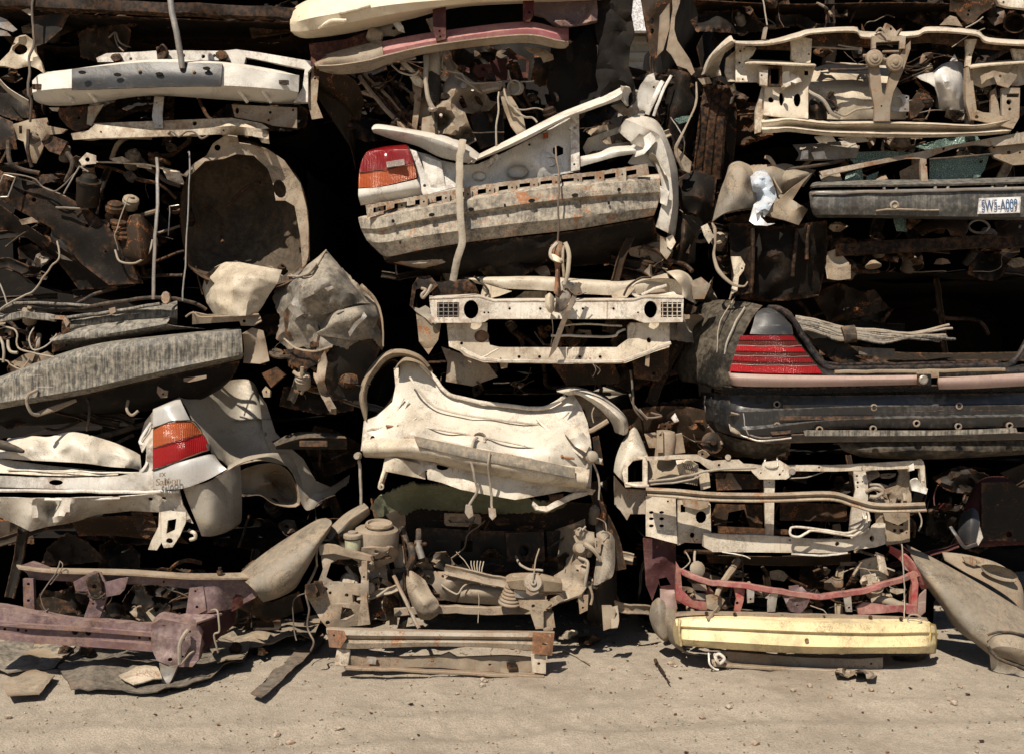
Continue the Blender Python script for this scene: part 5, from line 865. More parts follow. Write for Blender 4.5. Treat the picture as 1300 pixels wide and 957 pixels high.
part('sill', M['cream'], W, loft([
    [(462, 556, -.06), (500, 554, -.12), (530, 553, -.17), (600, 566, -.19), (670, 580, -.19), (748, 594, -.12)],
    [(460, 562, -.12), (500, 561, -.2), (530, 560, -.27), (600, 574, -.29), (670, 588, -.29), (748, 602, -.2)],
    [(460, 570, -.13), (500, 570, -.23), (530, 570, -.30), (600, 585, -.32), (670, 598, -.32), (746, 612, -.22)],
    [(461, 577, -.10), (500, 579, -.18), (530, 580, -.25), (600, 595, -.27), (670, 608, -.27), (744, 619, -.18)],
    [(463, 580, -.02), (500, 582, -.08), (532, 584, -.14), (600, 600, -.16), (670, 612, -.16), (742, 622, -.1)]], 9, 5, th=.008, dent=.008, dsc=6))
part('sill_scuff', M['scuff'], W, loft([[(526, 553, -.285), (600, 568, -.302), (670, 581, -.302), (730, 594, -.25)], [(528, 560, -.315), (600, 576, -.33), (670, 590, -.33), (730, 602, -.27)], [(530, 566, -.320), (600, 582, -.335), (670, 595, -.335), (730, 607, -.28)]], 9, 4, th=.006, dent=.004), label='grey scuffed band along the sill')
part('lower_flap', M['cream2'], W, panel([(489, 578, -.05), (534, 584, -.15), (600, 598, -.2), (670, 610, -.2), (742, 618, -.12), (756, 622, -.1), (752, 628, -.1), (716, 623, -.14), (690, 628, -.18), (654, 634, -.22), (620, 628, -.23), (585, 621, -.23), (560, 612, -.22), (543, 608, -.21), (541, 596, -.2), (530, 604, -.16), (490, 598, -.08)], [E(562, 592, 8, 4.5), E(541, 598, 1.5)], th=.006, dent=.012, dsc=9, cr=.01, step=6))
part('corner_box', M['cream'], W, panel([(489, 578, -.12), (498, 580), (540, 590), (540, 608), (520, 604), (490, 598), (485, 616), (482, 614)], d=-.16, th=.02, cr=.01, step=5), tube([(488, 596, -.15), (484, 610, -.17), (482, 618, -.17)], .012), lathe(484, 617, -.16, (0, -1, 0), [(.02, 0), (.02, .02), (.01, .022), (.01, .0)], 12))
part('arch_flare', M['tan'], W, loft([[(462, 532, .0), (456, 504, .05), (464, 474, .1), (485, 449, .12), (508, 443, .12), (532, 450, .1), (546, 464, .1)], [(465, 534, -.08), (460, 506, -.05), (468, 478, .0), (488, 453, .02), (508, 448, .02), (530, 454, .02), (543, 466, .04)], [(467, 520, .0), (466, 500, .02), (472, 482, .05), (490, 460, .08), (508, 453, .08), (526, 458, .08), (536, 466, .1)]], 8, 3, th=.006, dent=.008, cr=.008))
part('arch_liner', M['dark'], W, dish([(466, 530), (464, 500), (474, 476), (494, 458), (506, 462), (504, 490), (496, 510), (480, 526)], (484, 498), .3, 2, 5, dent=.02, rim_d=.06))
part('arch_top', M['tan'], W, loft([[(500, 470, .0), (512, 458, -.02), (534, 462, .0), (548, 478, .04)], [(508, 456, .12), (520, 448, .12), (538, 456, .12), (550, 470, .14)]], 6, 4, cr=.02))
part('arch_flare', M['cream2'], W, loft([[(706, 494, .1), (732, 491, .08), (766, 503, .08), (794, 528, .1), (798, 548, .1)], [(708, 497, .0), (732, 496, -.05), (764, 510, -.08), (790, 532, -.06), (792, 552, -.02)], [(722, 502, .02), (736, 502, -.02), (760, 518, -.04), (776, 536, -.02), (780, 548, .04)]], 7, 4, th=.006, dent=.012, cr=.01))
part('arch_strut', M['tan'], W, panel([(718, 504), (738, 500), (764, 514), (773, 530), (756, 546), (748, 540), (742, 520)], d=.12, th=.01, cr=.03, dent=.02), tube([(748, 548, -.04), (760, 542, -.05), (772, 534, -.04)], .016, n=6), tube([(758, 508, -.02), (752, 524, -.04), (754, 536, -.04)], .004))
part('torn_flap', M['cream2'], W, panel([(716, 548, -.1), (728, 538, -.05), (734, 540, -.02), (750, 562, -.12), (744, 574, -.18), (730, 566, -.16)], th=.006, cr=.02, step=5))
part('joint', M['hose'], W, lathe(750, 580, -.14, (.3, -1, .2), [(.03, 0), (.04, .01), (.035, .04), (.02, .05)], 12), lathe(456, 578, -.12, (-.3, -1, 0), [(.02, 0), (.024, .01), (.02, .04)], 10), tube([(744, 580, -.12), (764, 586, -.14)], .018))
part('bracket', M['dark'], W, panel([(752, 556), (760, 552), (764, 574), (766, 590), (756, 588)], d=-.05, th=.02, cr=.02, step=4), panel([(696, 628), (716, 626), (712, 638), (700, 640)], d=-.1, cr=.02))
part('side_frame', M['silverd'], W, tube([(456, 584, -.1), (458, 604, -.1), (458, 640, -.08)], .010, n=6), tube([(748, 584, -.14), (742, 600, -.14), (740, 618, -.12)], .008), tube([(752, 586, -.14), (760, 606, -.12), (760, 634, -.1)], .006))
wg = part('wiring_loom', M['hose'], W, tube([(607, 555, -.2), (600, 562, -.24), (598, 578, -.30), (601, 600, -.32), (606, 620, -.30), (600, 634, -.28), (595, 644, -.28)], .0085), tube([(622, 574, -.33), (620, 588, -.34), (622, 610, -.3), (624, 630, -.28), (625, 645, -.28)], .008))
part('connector', M['hose'], W, panel([(591, 641), (599, 642), (601, 654), (595, 658), (590, 650)], d=-.3, th=.03, cr=.01, step=4), panel([(620, 644), (629, 645), (630, 655), (625, 660), (621, 655)], d=-.3, th=.03, cr=.01, step=4))
part('bent_stay', M['cream2'], W, panel([(677, 636, -.2), (684, 642, -.22), (694, 642, -.22), (704, 636, -.2), (730, 626, -.16), (746, 624, -.12), (746, 628, -.12), (726, 634, -.16), (694, 649, -.24), (680, 646, -.22), (676, 640, -.2)], th=.012, dent=.006, step=4))
# ---- tan engine bay on the ground
W = wreck('dusty tan engine bay with open bonnet area, rusty front beam standing on the ground', 560, 857, -.4)
shell(W, 440, 625, 792, 770, .9, 2.8, 'void', 35)
part('firewall', M['brown'], W, loft([[(470, 632, .40), (560, 632, .42), (650, 632, .42), (770, 640, .38)], [(480, 670, .34), (560, 672, .38), (650, 674, .38), (770, 680, .34)], [(510, 712, .30), (560, 716, .32), (650, 720, .32), (760, 720, .30)], [(512, 742, .1), (560, 752, .12), (640, 756, .12), (740, 752, .15)]], 9, 6, dent=.02, cr=.015))
part('insulation', M['moss'], W, panel([(470, 645, .25), (478, 632, .15), (498, 622, .05), (522, 614, .0), (560, 616, .1), (610, 622, .1), (660, 632, .1), (720, 640, .15), (700, 650, .2), (640, 652, .28), (600, 650, .3), (560, 648, .28), (530, 645, .25), (516, 654, .2), (500, 648, .15), (484, 656, .2)], th=.015, dent=.02, dsc=9, rag=1.5, step=5, cr=.02), label='torn green-grey insulation mat')
part('intake_vent', M['tan'], W, panel([(564, 651), (608, 652), (611, 656), (611, 666), (607, 669), (567, 667), (564, 664)], [R(571, 655, 602, 663)], d=.26, th=.02, dent=.002, step=5), panel(R(571, 655, 602, 663), d=.28, th=.01, dent=0))
part('bulkhead_panel', M['dark'], W, panel([(533, 668), (590, 672), (650, 674), (690, 672), (692, 720), (640, 726), (533, 724)], [E(582, 712, 5), E(575, 718, 4), E(664, 699, 7), R(585, 686, 600, 700)], d=.26, th=.01, cr=.012, dent=.01), panel([(642, 676), (690, 674), (692, 712), (644, 712)], [E(665, 698, 7, 8)], d=.22, th=.01, dent=.005), panel([(694, 674), (740, 672), (744, 720), (696, 722)], d=.25, th=.01, cr=.01))
part('inner_wall', M['brown'], W, loft([[(492, 672, .34), (500, 672, .2), (506, 676, .08), (512, 682, -.04)], [(500, 715, .32), (508, 716, .18), (512, 720, .06), (518, 730, -.06)], [(506, 760, .2), (512, 764, .1), (514, 770, .0), (520, 780, -.08)]], 6, 5, dent=.02, cr=.02))
part('inner_wall', M['tan'], W, loft([[(704, 672, .34), (716, 668, .2), (728, 664, .08), (742, 658, -.02)], [(702, 706, .30), (716, 704, .18), (730, 700, .06), (744, 694, -.04)], [(700, 744, .22), (714, 742, .12), (728, 738, .02), (742, 730, -.06)]], 6, 5, dent=.02, cr=.02))
part('crossmember', M['tan'], W, beam([(500, 776, -.05), (540, 772, -.02), (600, 774, .0), (660, 772, -.02), (696, 770, -.1)], boxp(.05, .04), .01, 6))
part('steering_rack_housing', M['tan'], W, panel([(533, 722, .14), (560, 725, .1), (585, 724, .12), (634, 732, .12), (648, 744, .1), (650, 768, .08), (640, 768, .1), (624, 758, .12), (590, 754, .12), (578, 764, .12), (560, 760, .1), (548, 742, .1), (534, 738, .12)], [E(543, 732, 3), E(562, 731, 2)], [(570, 740, .04), (600, 742, .08)], th=.012, cr=.01, dent=.01, step=6), loft([[(586, 744, .1), (600, 742, .06), (640, 744, .08), (650, 750, .1)], [(584, 756, .08), (604, 752, .02), (640, 752, .04), (650, 760, .1)], [(580, 764, .14), (610, 766, .1), (640, 768, .1), (656, 772, .16)]], 7, 5, dent=.01, cr=.01))
part('cable', M['hose'], W, tube([(560, 742, .04), (580, 754, .0), (590, 742, .02), (606, 738, .04), (630, 740, .02), (642, 752, .0), (648, 766, .0)], .006), tube([(580, 700, .2), (596, 720, .1), (600, 738, .05)], .003), tube([(607, 720, .1), (608, 760, .0), (607, 790, -.1)], .0025), *[tube([(598 + k_*4, 712, .12), (600 + k_*3, 726, .06), (599 + k_*4, 738, .05)], .004) for k_ in range(5)], tube([(655, 706, .15), (660, 716, .05), (672, 722, .0), (690, 724, -.04)], .008))
part('strut_tower', M['tan'], W, lathe(478, 686, -.02, (.05, -.12, 1), [(.135, -.09), (.14, -.04), (.142, .05), (.135, .075), (.115, .088), (.075, .09), (.07, .082), (.055, .08), (.05, .095), (.02, .1)], 26))
part('strut_cap', M['tan'], W, lathe(481, 667, -.05, (.05, -.2, 1), [(.085, 0), (.088, .01), (.082, .02), (.07, .02), (.066, .005), (.03, .004)], 24))
part('tower_skirt', M['tan'], W, panel([(448, 686, -.1), (460, 695, -.15), (500, 694, -.15), (508, 700, -.08), (500, 712, -.1), (480, 720, -.12), (468, 710, -.14), (452, 704, -.12)], [E(478, 700, 3), E(492, 701, 3)], th=.02, cr=.025, dent=.015, step=5), panel([(500, 690), (520, 696), (526, 716), (518, 740), (504, 730), (498, 706)], d=.0, th=.03, cr=.04), panel([(466, 720), (490, 716), (492, 736), (478, 742), (464, 732)], d=-.06, th=.03, cr=.03))
rv = part('reservoir', M['tank'], W, lathe(448, 690, -.14, (0, -.1, 1), [(.042, -.07), (.048, -.065), (.05, .03), (.052, .032)], 22))
part('cap', M['tan'], rv, lathe(448, 682, -.145, (0, -.1, 1), [(.058, 0), (.06, .01), (.058, .022), (.045, .026), (.03, .028), (.03, .04), (.02, .042)], 22))
part('inner_wing', M['tanf'], W, loft([[(412, 676, .0), (424, 664, .02), (440, 650, .06), (462, 638, .1)], [(418, 684, -.12), (432, 672, -.1), (446, 658, -.05), (468, 644, .0)], [(420, 692, -.08), (436, 684, -.02), (452, 668, .02), (470, 652, .08)]], 7, 5, th=.006, dent=.01, cr=.008))
part('trim', M['cream'], W, tube([(412, 676, -.05), (405, 690, -.1), (402, 704, -.12), (402, 718, -.12)], .006, flat=.6), tube([(402, 716, -.1), (398, 730, -.12), (390, 742, -.12)], .008))
part('headlight_frame', M['tan'], W, panel([(406, 694, -.22), (414, 690, -.2), (424, 692, -.2), (446, 700, -.2), (468, 706, -.18), (472, 714, -.18), (468, 730), (468, 792), (452, 794), (416, 797), (408, 788), (396, 768), (390, 758, -.3), (388, 744, -.3), (404, 738), (410, 722), (408, 708, -.24)],
    [[(420, 714), (430, 708), (446, 708), (457, 714), (460, 728), (458, 740), (440, 740), (422, 738), (414, 732)], [(434, 770), (446, 772), (450, 780), (440, 786), (432, 786)], [(447, 754), (458, 756), (460, 770), (448, 764)], E(414, 747, 2.2), E(440, 755, 2.5), E(416, 790, 3), E(419, 752, 2)], d=-.26, th=.022, dent=.012, dsc=9, cr=.01, step=5))
part('post', M['tan'], W, panel([(459, 712), (466, 712), (466, 760), (470, 792), (454, 794), (458, 760)], [E(462, 732, 1.5), E(462, 748, 1.5)], d=-.31, th=.02, step=5), panel([(404, 690), (424, 692), (450, 700), (470, 706), (472, 712), (448, 708), (424, 702), (406, 704)], d=-.27, th=.03, cr=.015, step=5))
part('bracket', M['dark'], W, panel([(387, 742), (400, 740), (404, 750), (398, 756), (388, 754)], d=-.34, th=.03, cr=.01, step=4), panel([(398, 738), (408, 738), (412, 752), (402, 758)], d=-.32, th=.03, step=4))
part('lamp_bits', M['hose'], W, lathe(468, 746, -.2, (.3, -1, .2), [(.02, 0), (.035, .01), (.035, .03), (.02, .04)], 12), tube([(440, 718, -.1), (448, 730, -.12), (452, 740, -.14)], .012), lathe(444, 738, -.1, (0, -1, .5), [(.05, 0), (.06, .02), (.04, .05)], 12), tube([(462, 762, -.2), (480, 756, -.22), (494, 746, -.2)], .008))
part('drive_tunnel', M['brown'], W, loft([[(470, 735, -.1), (500, 726, .0), (515, 745, .05)], [(466, 765, -.2), (490, 752, -.12), (512, 762, .0)], [(466, 792, -.28), (480, 782, -.2), (500, 775, -.05)]], 6, 5, dent=.02, cr=.02))
part('boot_gaiter', M['tan'], W, loft([[(508, 728, .0), (522, 724, -.04), (540, 736, -.02)], [(510, 740, -.04), (528, 742, -.12), (548, 752, -.06)], [(520, 762, -.06), (536, 764, -.16), (556, 762, -.08)], [(528, 778, -.04), (542, 782, -.12), (558, 772, -.06)], [(534, 786, .02), (546, 786, .0), (556, 780, .02)]], 6, 5, dent=.015, cr=.025, csc=8))
part('prop_rod', M['tan'], W, tube([(500, 730, -.15), (512, 756, -.2), (522, 778, -.25), (532, 797, -.3)], .012, n=6))
part('hose', M['rubber'], W, tube([(510, 670, .1), (516, 690, .02), (520, 706, .0)], .022), tube([(532, 672, .1), (532, 690, .04), (536, 712, .04)], .020), tube([(520, 690, .0), (524, 708, -.05), (516, 722, -.02), (498, 726, -.06)], .024))
part('hose_coupling', M['alu'], W, tube([(531, 686, .0), (532, 696, .0), (535, 708, .0)], .024, n=12))
wp = part('wiper_motor', M['tan'], W, loft([[(642, 731, -.1), (652, 727, -.14), (684, 727, -.16), (712, 734, -.12)], [(643, 738, -.16), (660, 736, -.22), (686, 736, -.24), (714, 740, -.18)], [(648, 746, -.16), (660, 748, -.20), (690, 750, -.22), (714, 750, -.16)], [(652, 750, -.06), (662, 752, -.08), (690, 754, -.1), (712, 752, -.08)]], 6, 4, th=.01, hard=True, dent=.008))
part('motor_disc', M['tan'], wp, lathe(677, 739, -.23, (0, -1, .25), [(.055, 0), (.058, .008), (.05, .018), (.02, .02), (.018, .035), (.008, .036)], 22), panel([(668, 746), (682, 744), (684, 752), (674, 756), (668, 752)], d=-.25, th=.01, step=4))
part('motor_box', M['alu'], wp, panel([(652, 748), (692, 752), (692, 761), (654, 758)], d=-.16, th=.06, dent=.004, step=5))
part('aerial', M['tan'], W, tube([(685, 696, -.2), (680, 714, -.23), (676, 738, -.27)], .0045), tube([(710, 698, -.1), (709, 703, -.1)], .003))
part('bellows', M['tan'], W, *[lathe(650 - k_*.6, 746 + k_*4, -.1, (.1, -.2, 1), [(.035 + k_*.006, 0), (.045 + k_*.006, .008), (.045 + k_*.006, .014), (.035 + k_*.006, .022)], 16) for k_ in range(6)])
part('inner_wing', M['tan'], W, panel([(703, 730, .05), (716, 722, .0), (734, 708, -.02), (744, 712, -.04), (746, 726, -.08), (744, 746, -.12), (738, 754, -.16), (716, 762, -.2), (692, 770, -.24), (690, 764, -.22), (702, 758, -.14), (714, 752, -.08)], [E(733, 724, 2)], [(724, 738, -.02)], th=.012, dent=.015, cr=.015, step=6))
part('post', M['tan'], W, panel([(658, 761), (694, 762), (700, 766), (690, 776), (690, 800), (700, 800), (702, 776), (705, 796), (680, 798), (676, 786), (672, 774), (660, 770)], [E(677, 769, 2.5)], d=-.3, th=.02, dent=.008, step=5), panel([(690, 776), (703, 778), (702, 800), (688, 799)], d=-.26, th=.06, step=6))
part('right_fender', M['tanf'], W, loft([[(752, 640, .2), (764, 646, .15), (776, 662, .1), (780, 680, .05)], [(756, 670, .04), (766, 676, .0), (776, 690, -.02), (781, 710, -.04)], [(758, 700, -.02), (766, 706, -.08), (774, 716, -.1), (778, 730, -.1)], [(752, 742, -.06), (758, 742, -.12), (766, 738, -.12), (770, 736, -.1)]], 7, 6, th=.006, dent=.012, cr=.008))
part('wheel_housing', M['dark'], W, loft([[(752, 744, -.02), (764, 740, -.06), (780, 716, .0), (783, 690, .1)], [(746, 770, .1), (760, 778, .05), (776, 776, .05), (783, 764, .1)], [(746, 786, .25), (760, 792, .2), (776, 788, .2), (783, 772, .25)]], 6, 5, dent=.02))
part('door_hinge', M['hose'], W, lathe(738, 676, -.05, (-.6, -.8, .2), [(.02, -.04), (.03, -.03), (.035, .02), (.02, .04)], 14), panel([(728, 680), (740, 672), (754, 676), (756, 692), (744, 696), (732, 690)], d=-.06, th=.03, cr=.03, step=5), lathe(736, 696, -.04, (0, -1, .3), [(.04, -.04), (.045, 0), (.03, .03), (.012, .032)], 14), tube([(742, 690, -.1), (754, 698, -.12), (762, 712, -.1)], [.018, .014, .01]), panel([(754, 682), (764, 684), (762, 702), (756, 700)], [R(757, 686, 761, 694)], d=-.08, th=.01, step=4))
part('cable', M['hose'], W, tube([(734, 708, -.08), (744, 712, -.12), (746, 722, -.14), (742, 744, -.14)], .010), tube([(762, 706, -.06), (768, 720, -.08)], .008), tube([(730, 674, -.05), (738, 670, -.1), (736, 676, -.1), (744, 668, -.08)], .006))
part('bracket', M['tan'], W, panel([(734, 757), (747, 755), (746, 774), (736, 779)], [E(740, 771, 1.5), E(741, 762, 1)], d=-.18, th=.02, step=4), tube([(748, 744, -.15), (752, 756, -.16), (750, 768, -.16)], .008), panel([(764, 768), (776, 768), (782, 774), (778, 796), (766, 800)], d=-.2, th=.01, step=6))
bb = part('front_beam', M['rustbeam'], W, loft([
    [(415, 795, -.36), (450, 796, -.38), (560, 799, -.40), (660, 800, -.40), (704, 801, -.36)],
    [(414, 797, -.45), (450, 799, -.48), (560, 802, -.50), (660, 803, -.50), (704, 803, -.44)],
    [(415, 804, -.46), (450, 806, -.49), (560, 807, -.51), (660, 808, -.51), (703, 809, -.45)],
    [(416, 808, -.43), (450, 811, -.46), (560, 811, -.48), (660, 812, -.48), (703, 814, -.43)],
    [(417, 812, -.46), (450, 816, -.49), (560, 815, -.51), (660, 817, -.51), (702, 820, -.45)],
    [(418, 820, -.45), (450, 823, -.48), (560, 820, -.50), (660, 824, -.50), (700, 832, -.44)]], 12, 3, th=.008, dent=.005, hard=True))
part('end_plate', M['orust'], bb, panel([(415, 799, -.47), (436, 800, -.49), (440, 810, -.5), (432, 822, -.49), (418, 821, -.47)], [E(424, 806, 1.5)], th=.006, cr=.008, step=4)); part('end_plate', M['orust'], bb, panel([(676, 802), (704, 803), (701, 832), (676, 829)], [E(692, 817, 4, 1.6), E(698, 806, 1.5)], d=-.522, th=.006, cr=.008, step=4))
part('lower_beam', M['tan'], W, panel([(427, 826, -.42), (445, 832), (500, 834), (560, 832), (570, 828), (580, 834), (640, 832), (676, 834), (692, 834), (692, 854), (660, 854), (600, 851), (560, 847), (500, 846), (439, 845), (430, 838)], [E(475, 836, 2), E(549, 839, 2, 1.3), E(622, 843, 2), E(684, 844, 3)], d=-.44, th=.025, dent=.01, cr=.008, step=6), beam([(440, 846, -.48), (500, 848, -.5), (600, 853, -.5), (690, 857, -.48)], boxp(.018, .04), .005, 10))
part('end_box', M['cream'], W, box(435, 832, -.42, .08, .08, .10, (0, 8, 10)), panel([(674, 830), (693, 832), (693, 855), (676, 853)], [E(684, 842, 2)], d=-.5, th=.01, cr=.01, step=5)); part('drain_plug', M['alu'], W, panel([(465, 834), (478, 835), (477, 843), (466, 842)], d=-.47, th=.02, cr=.01, step=4)); part('drain_plug', M['dark'], W, panel([(643, 841), (655, 840), (656, 848), (644, 849)], d=-.47, th=.02, step=4))
junk(W, 440, 700, 500, 785, -.15, .1, 20, 47, ('tan', 'hose', 'dark', 'wire')); junk(W, 545, 660, 740, 725, .12, .3, 22, 48, ('dark', 'brown', 'wire', 'rubber')); junk(W, 500, 690, 545, 740, -.02, .2, 8, 49, ('dark', 'tan', 'rubber'))
junk(W, 728, 650, 770, 760, -.08, .1, 12, 50, ('tan', 'hose', 'wire'))

scatter('maroon car front', 455, 80, 560, 180, .2, .6, 14, 401, DK, FS)
scatter('maroon car front', 560, 60, 750, 180, .2, .6, 24, 402, DK + ('maroon',), FS + ['canister'])
scatter('maroon car front', 395, 95, 455, 200, .5, .9, 7, 403, DK, FS)
scatter('white car rear', 480, 310, 850, 350, .0, .4, 20, 404, DK, FS)
scatter('white car rear', 740, 140, 830, 195, .1, .4, 8, 405, ('dim', 'dark', 'tan'), FS)
scatter('cream front frame with two', 530, 400, 860, 490, .2, .6, 24, 406, DK, FS)
scatter('cream front frame with two', 800, 380, 870, 500, .1, .4, 8, 407, ('dim', 'brown', 'tan'), FS)
scatter('dusty tan engine bay', 440, 700, 760, 780, .0, .5, 26, 408, ('brown', 'dim', 'tan', 'dark'), FS + ['canister', 'bracket'])
scatter('dusty tan engine bay', 400, 690, 520, 790, -.15, .1, 16, 409, ('tan', 'brown', 'tan', 'dark'), FS + ['bracket', 'hose', 'wire'])
scatter('dusty tan engine bay', 735, 650, 780, 790, -.02, .3, 10, 410, ('tan', 'dim', 'brown'), FS)
# ================================================================ RIGHT STACK
# ---- topmost dark wreck
W = wreck('dark crushed car above the cream frame at top right, only its torn edge lit', 1090, 34)
shell(W, 900, -180, 1420, 34, .35, 2.7, 'void', 51)
part('floor_pan', M['dim'], W, loft([[(880, 0, .1), (1000, 6, .1), (1150, 4, .1), (1320, 10, .1)], [(890, 30, .5), (1000, 34, .5), (1150, 36, .5), (1320, 36, .5)]], 8, 5, dent=.04, cr=.02))
part('torn_skin', M['brown'], W, panel([(1208, -20), (1262, -20), (1262, 8), (1246, 18), (1236, 29), (1228, 31), (1220, 24), (1214, 16), (1206, 14)], [E(1230, 14, 1.5), E(1229, 19, 1.5)], d=-.04, cr=.04, dent=.03, th=.006, step=6))
part('torn_skin', M['tan'], W, panel([(1193, 32), (1206, 20), (1214, 22), (1222, 34), (1206, 32)], d=-.04, cr=.03, th=.005, step=4))
part('sill', M['cream2'], W, panel([(1261, -10), (1310, -14), (1310, 12), (1280, 9), (1268, 6)], [E(1274, 3, 1.5)], d=-.1, th=.03, dent=.008))
part('lamp_ring', M['brown'], W, dish(E(1288, 30, 14, 12, 14), (1288, 30), .15, 2, 5, rim_d=-.03, lipw=.02, dent=.008))
part('wire', M['hose'], W, tube([(967, -5, -.05), (970, 10, -.06), (974, 32, -.07)], .005), tube([(1226, 36, -.05), (1240, 28, -.07), (1248, 22, -.06)], .004), tube([(1208, 60, -.1), (1230, 45, -.1), (1250, 36, -.08)], .003))
part('connector', M['hose'], W, panel([(970, 35), (975, 34), (972, 50), (967, 50)], d=-.07, th=.02, step=4))
junk(W, 930, 0, 1290, 36, .05, .3, 22, 61, ('dark', 'brown', 'wire'))
# ---- cream front frame with twin horns
W = wreck('cream radiator frame with two round horns on a V-shaped strut', 1110, 180)
shell(W, 930, 36, 1420, 182, .5, 2.7, 'void', 52)
part('upper_rail', M['cream'], W, loft([
    [(890, 96, .15), (900, 72, .05), (926, 46, .0), (934, 52, .0), (975, 51, .0), (1010, 42, .0), (1030, 37, .0), (1084, 34, .0), (1096, 40, .0), (1160, 40, .0), (1180, 34, .0), (1238, 38, .0), (1256, 48, .0), (1320, 52, .0)],
    [(894, 94, .02), (904, 70, -.08), (928, 50, -.12), (936, 54, -.14), (976, 54, -.14), (1012, 46, -.14), (1030, 41, -.14), (1084, 38, -.14), (1098, 46, -.14), (1160, 44, -.14), (1180, 38, -.14), (1238, 42, -.14), (1256, 52, -.14), (1320, 56, -.14)],
    [(898, 92, .04), (908, 74, -.04), (930, 56, -.10), (938, 58, -.12), (976, 58, -.12), (1014, 50, -.12), (1032, 44, -.12), (1084, 42, -.12), (1098, 50, -.12), (1160, 48, -.12), (1180, 42, -.12), (1238, 46, -.12), (1254, 56, -.12), (1320, 60, -.12)]], 5, 3, th=.008, dent=.006, cr=.008, csc=9))
part('rail_underside', M['brown'], W, panel([(940, 56), (976, 58), (1014, 50), (1032, 44), (1084, 42), (1098, 50), (1160, 48), (1180, 42), (1238, 46), (1254, 56), (1320, 60), (1320, 68), (1250, 62), (1180, 54), (1094, 58), (1030, 58), (1010, 64), (960, 62)], d=-.03, th=.02, dent=.01))
part('left_wing', M['cream'], W, panel([(900, 100, .25), (892, 92, .15), (906, 74, .02), (930, 52, -.05), (934, 58), (920, 68), (912, 84), (914, 96)], th=.008, cr=.01, d=0, step=5), label=None)
part('left_plate', M['cream2'], W, panel([(934, 57, -.02), (956, 58), (960, 62), (955, 70), (950, 76), (978, 78), (966, 88), (968, 108), (960, 104), (934, 104)], [E(940, 65, 1.6), E(945, 62, 1.4), E(943, 101, 1.4), E(939, 80, 1.5)], d=-.04, th=.012, dent=.01, step=5))
part('left_inner', M['cream'], W, panel([(922, 74), (934, 64), (934, 104), (924, 104), (920, 92)], d=.02, th=.01, cr=.02), panel([(968, 108), (976, 110), (968, 150), (966, 168), (958, 170), (960, 140)], d=-.02, th=.03, cr=.01))
part('post', M['cream'], W, panel([(1004, 50), (1022, 48), (1031, 50), (1029, 80), (1010, 80), (1005, 76)], [E(1027, 69, 1.3)], d=-.05, th=.03, dent=.01, step=5))
part('lamp_shelf', M['cream'], W, loft([[(944, 78, .0), (956, 76, .0), (1000, 78, .0), (1034, 81, .0)], [(946, 81, -.12), (958, 80, -.15), (1002, 82, -.15), (1036, 83, -.14)]], 8, 3, th=.008, dent=.006))
part('lamp_panel', M['cream'], W, panel([(962, 84), (1034, 84), (1029, 100), (1026, 110), (1026, 151), (990, 149), (969, 146), (971, 112), (964, 106)],
    [R(978, 87, 991, 107), E(979, 127, 3.8), E(992, 126, 3, 9), E(1012, 127, 4.5, 9), R(1020, 90, 1026, 96)], [(1012, 98, -.0), (998, 100, .0), (975, 98, -.08)], d=-.07, th=.012, cr=.008, dent=.01, step=5))
part('adjuster', M['cream2'], W, panel([(964, 90), (975, 89), (974, 109), (965, 108)], [E(967, 96, 1.3)], d=-.12, th=.02, step=4), lathe(994, 112, -.12, (0, -1, 0), [(.012, 0), (.014, .01), (.006, .03)], 10), panel([(994, 92), (1002, 90), (1004, 108), (996, 112), (990, 106)], d=-.1, th=.02, cr=.02, step=4), panel([(1004, 94), (1014, 96), (1018, 104), (1010, 106), (1003, 104)], d=-.1, th=.02, cr=.02, step=4))
part('lamp_frame', M['dark'], W, panel(R(976, 84, 993, 110), [R(978.5, 87, 990.5, 107)], d=-.11, th=.02, dent=.002, step=5))
part('lower_rail', M['cream'], W, loft([
    [(966, 152, .0), (985, 150, -.02), (1004, 149, -.02), (1050, 154, -.02), (1112, 154, -.02), (1180, 156, -.02), (1240, 158, -.02), (1284, 148, .0)],
    [(967, 156, -.12), (985, 154, -.14), (1004, 152, -.14), (1050, 157, -.14), (1112, 157, -.14), (1180, 158, -.14), (1240, 160, -.14), (1284, 152, -.1)],
    [(967, 162, -.10), (985, 161, -.10), (1004, 160, -.06), (1050, 164, -.05), (1112, 165, -.05), (1180, 166, -.05), (1240, 166, -.05), (1284, 160, -.02)],
    [(967, 165, -.15), (985, 164, -.16), (1004, 163, -.16), (1050, 168, -.16), (1112, 170, -.16), (1180, 171, -.16), (1240, 169, -.15), (1284, 166, -.1)],
    [(968, 170, -.10), (985, 169, -.12), (1004, 168, -.12), (1050, 173, -.12), (1112, 175, -.12), (1180, 175, -.12), (1240, 173, -.1), (1280, 170, -.04)]], 6, 3, th=.008, dent=.008, hard=True, cr=.006))
vs_ = part('v_strut', M['tan'], W, panel([(1103, 68), (1114, 66), (1118, 96), (1120, 118), (1124, 122), (1130, 96), (1142, 72), (1150, 58), (1156, 52), (1156, 62), (1146, 92), (1134, 118), (1130, 136), (1130, 154), (1110, 154), (1110, 136), (1105, 110)], [E(1119, 135, 1.2)], d=-.16, th=.025, dent=.008, step=5))
for hx_, hy_ in ((1110, 74), (1136, 80)):
    h_ = part('horn', M['tan'], W, lathe(hx_, hy_, -.19, (-.08, -1, -.05), [(.02, -.04), (.045, -.03), (.053, -.015), (.053, .0), (.048, .01), (.035, .014), (.033, .018), (.018, .02), (.014, .026), (.008, .028)], 26))
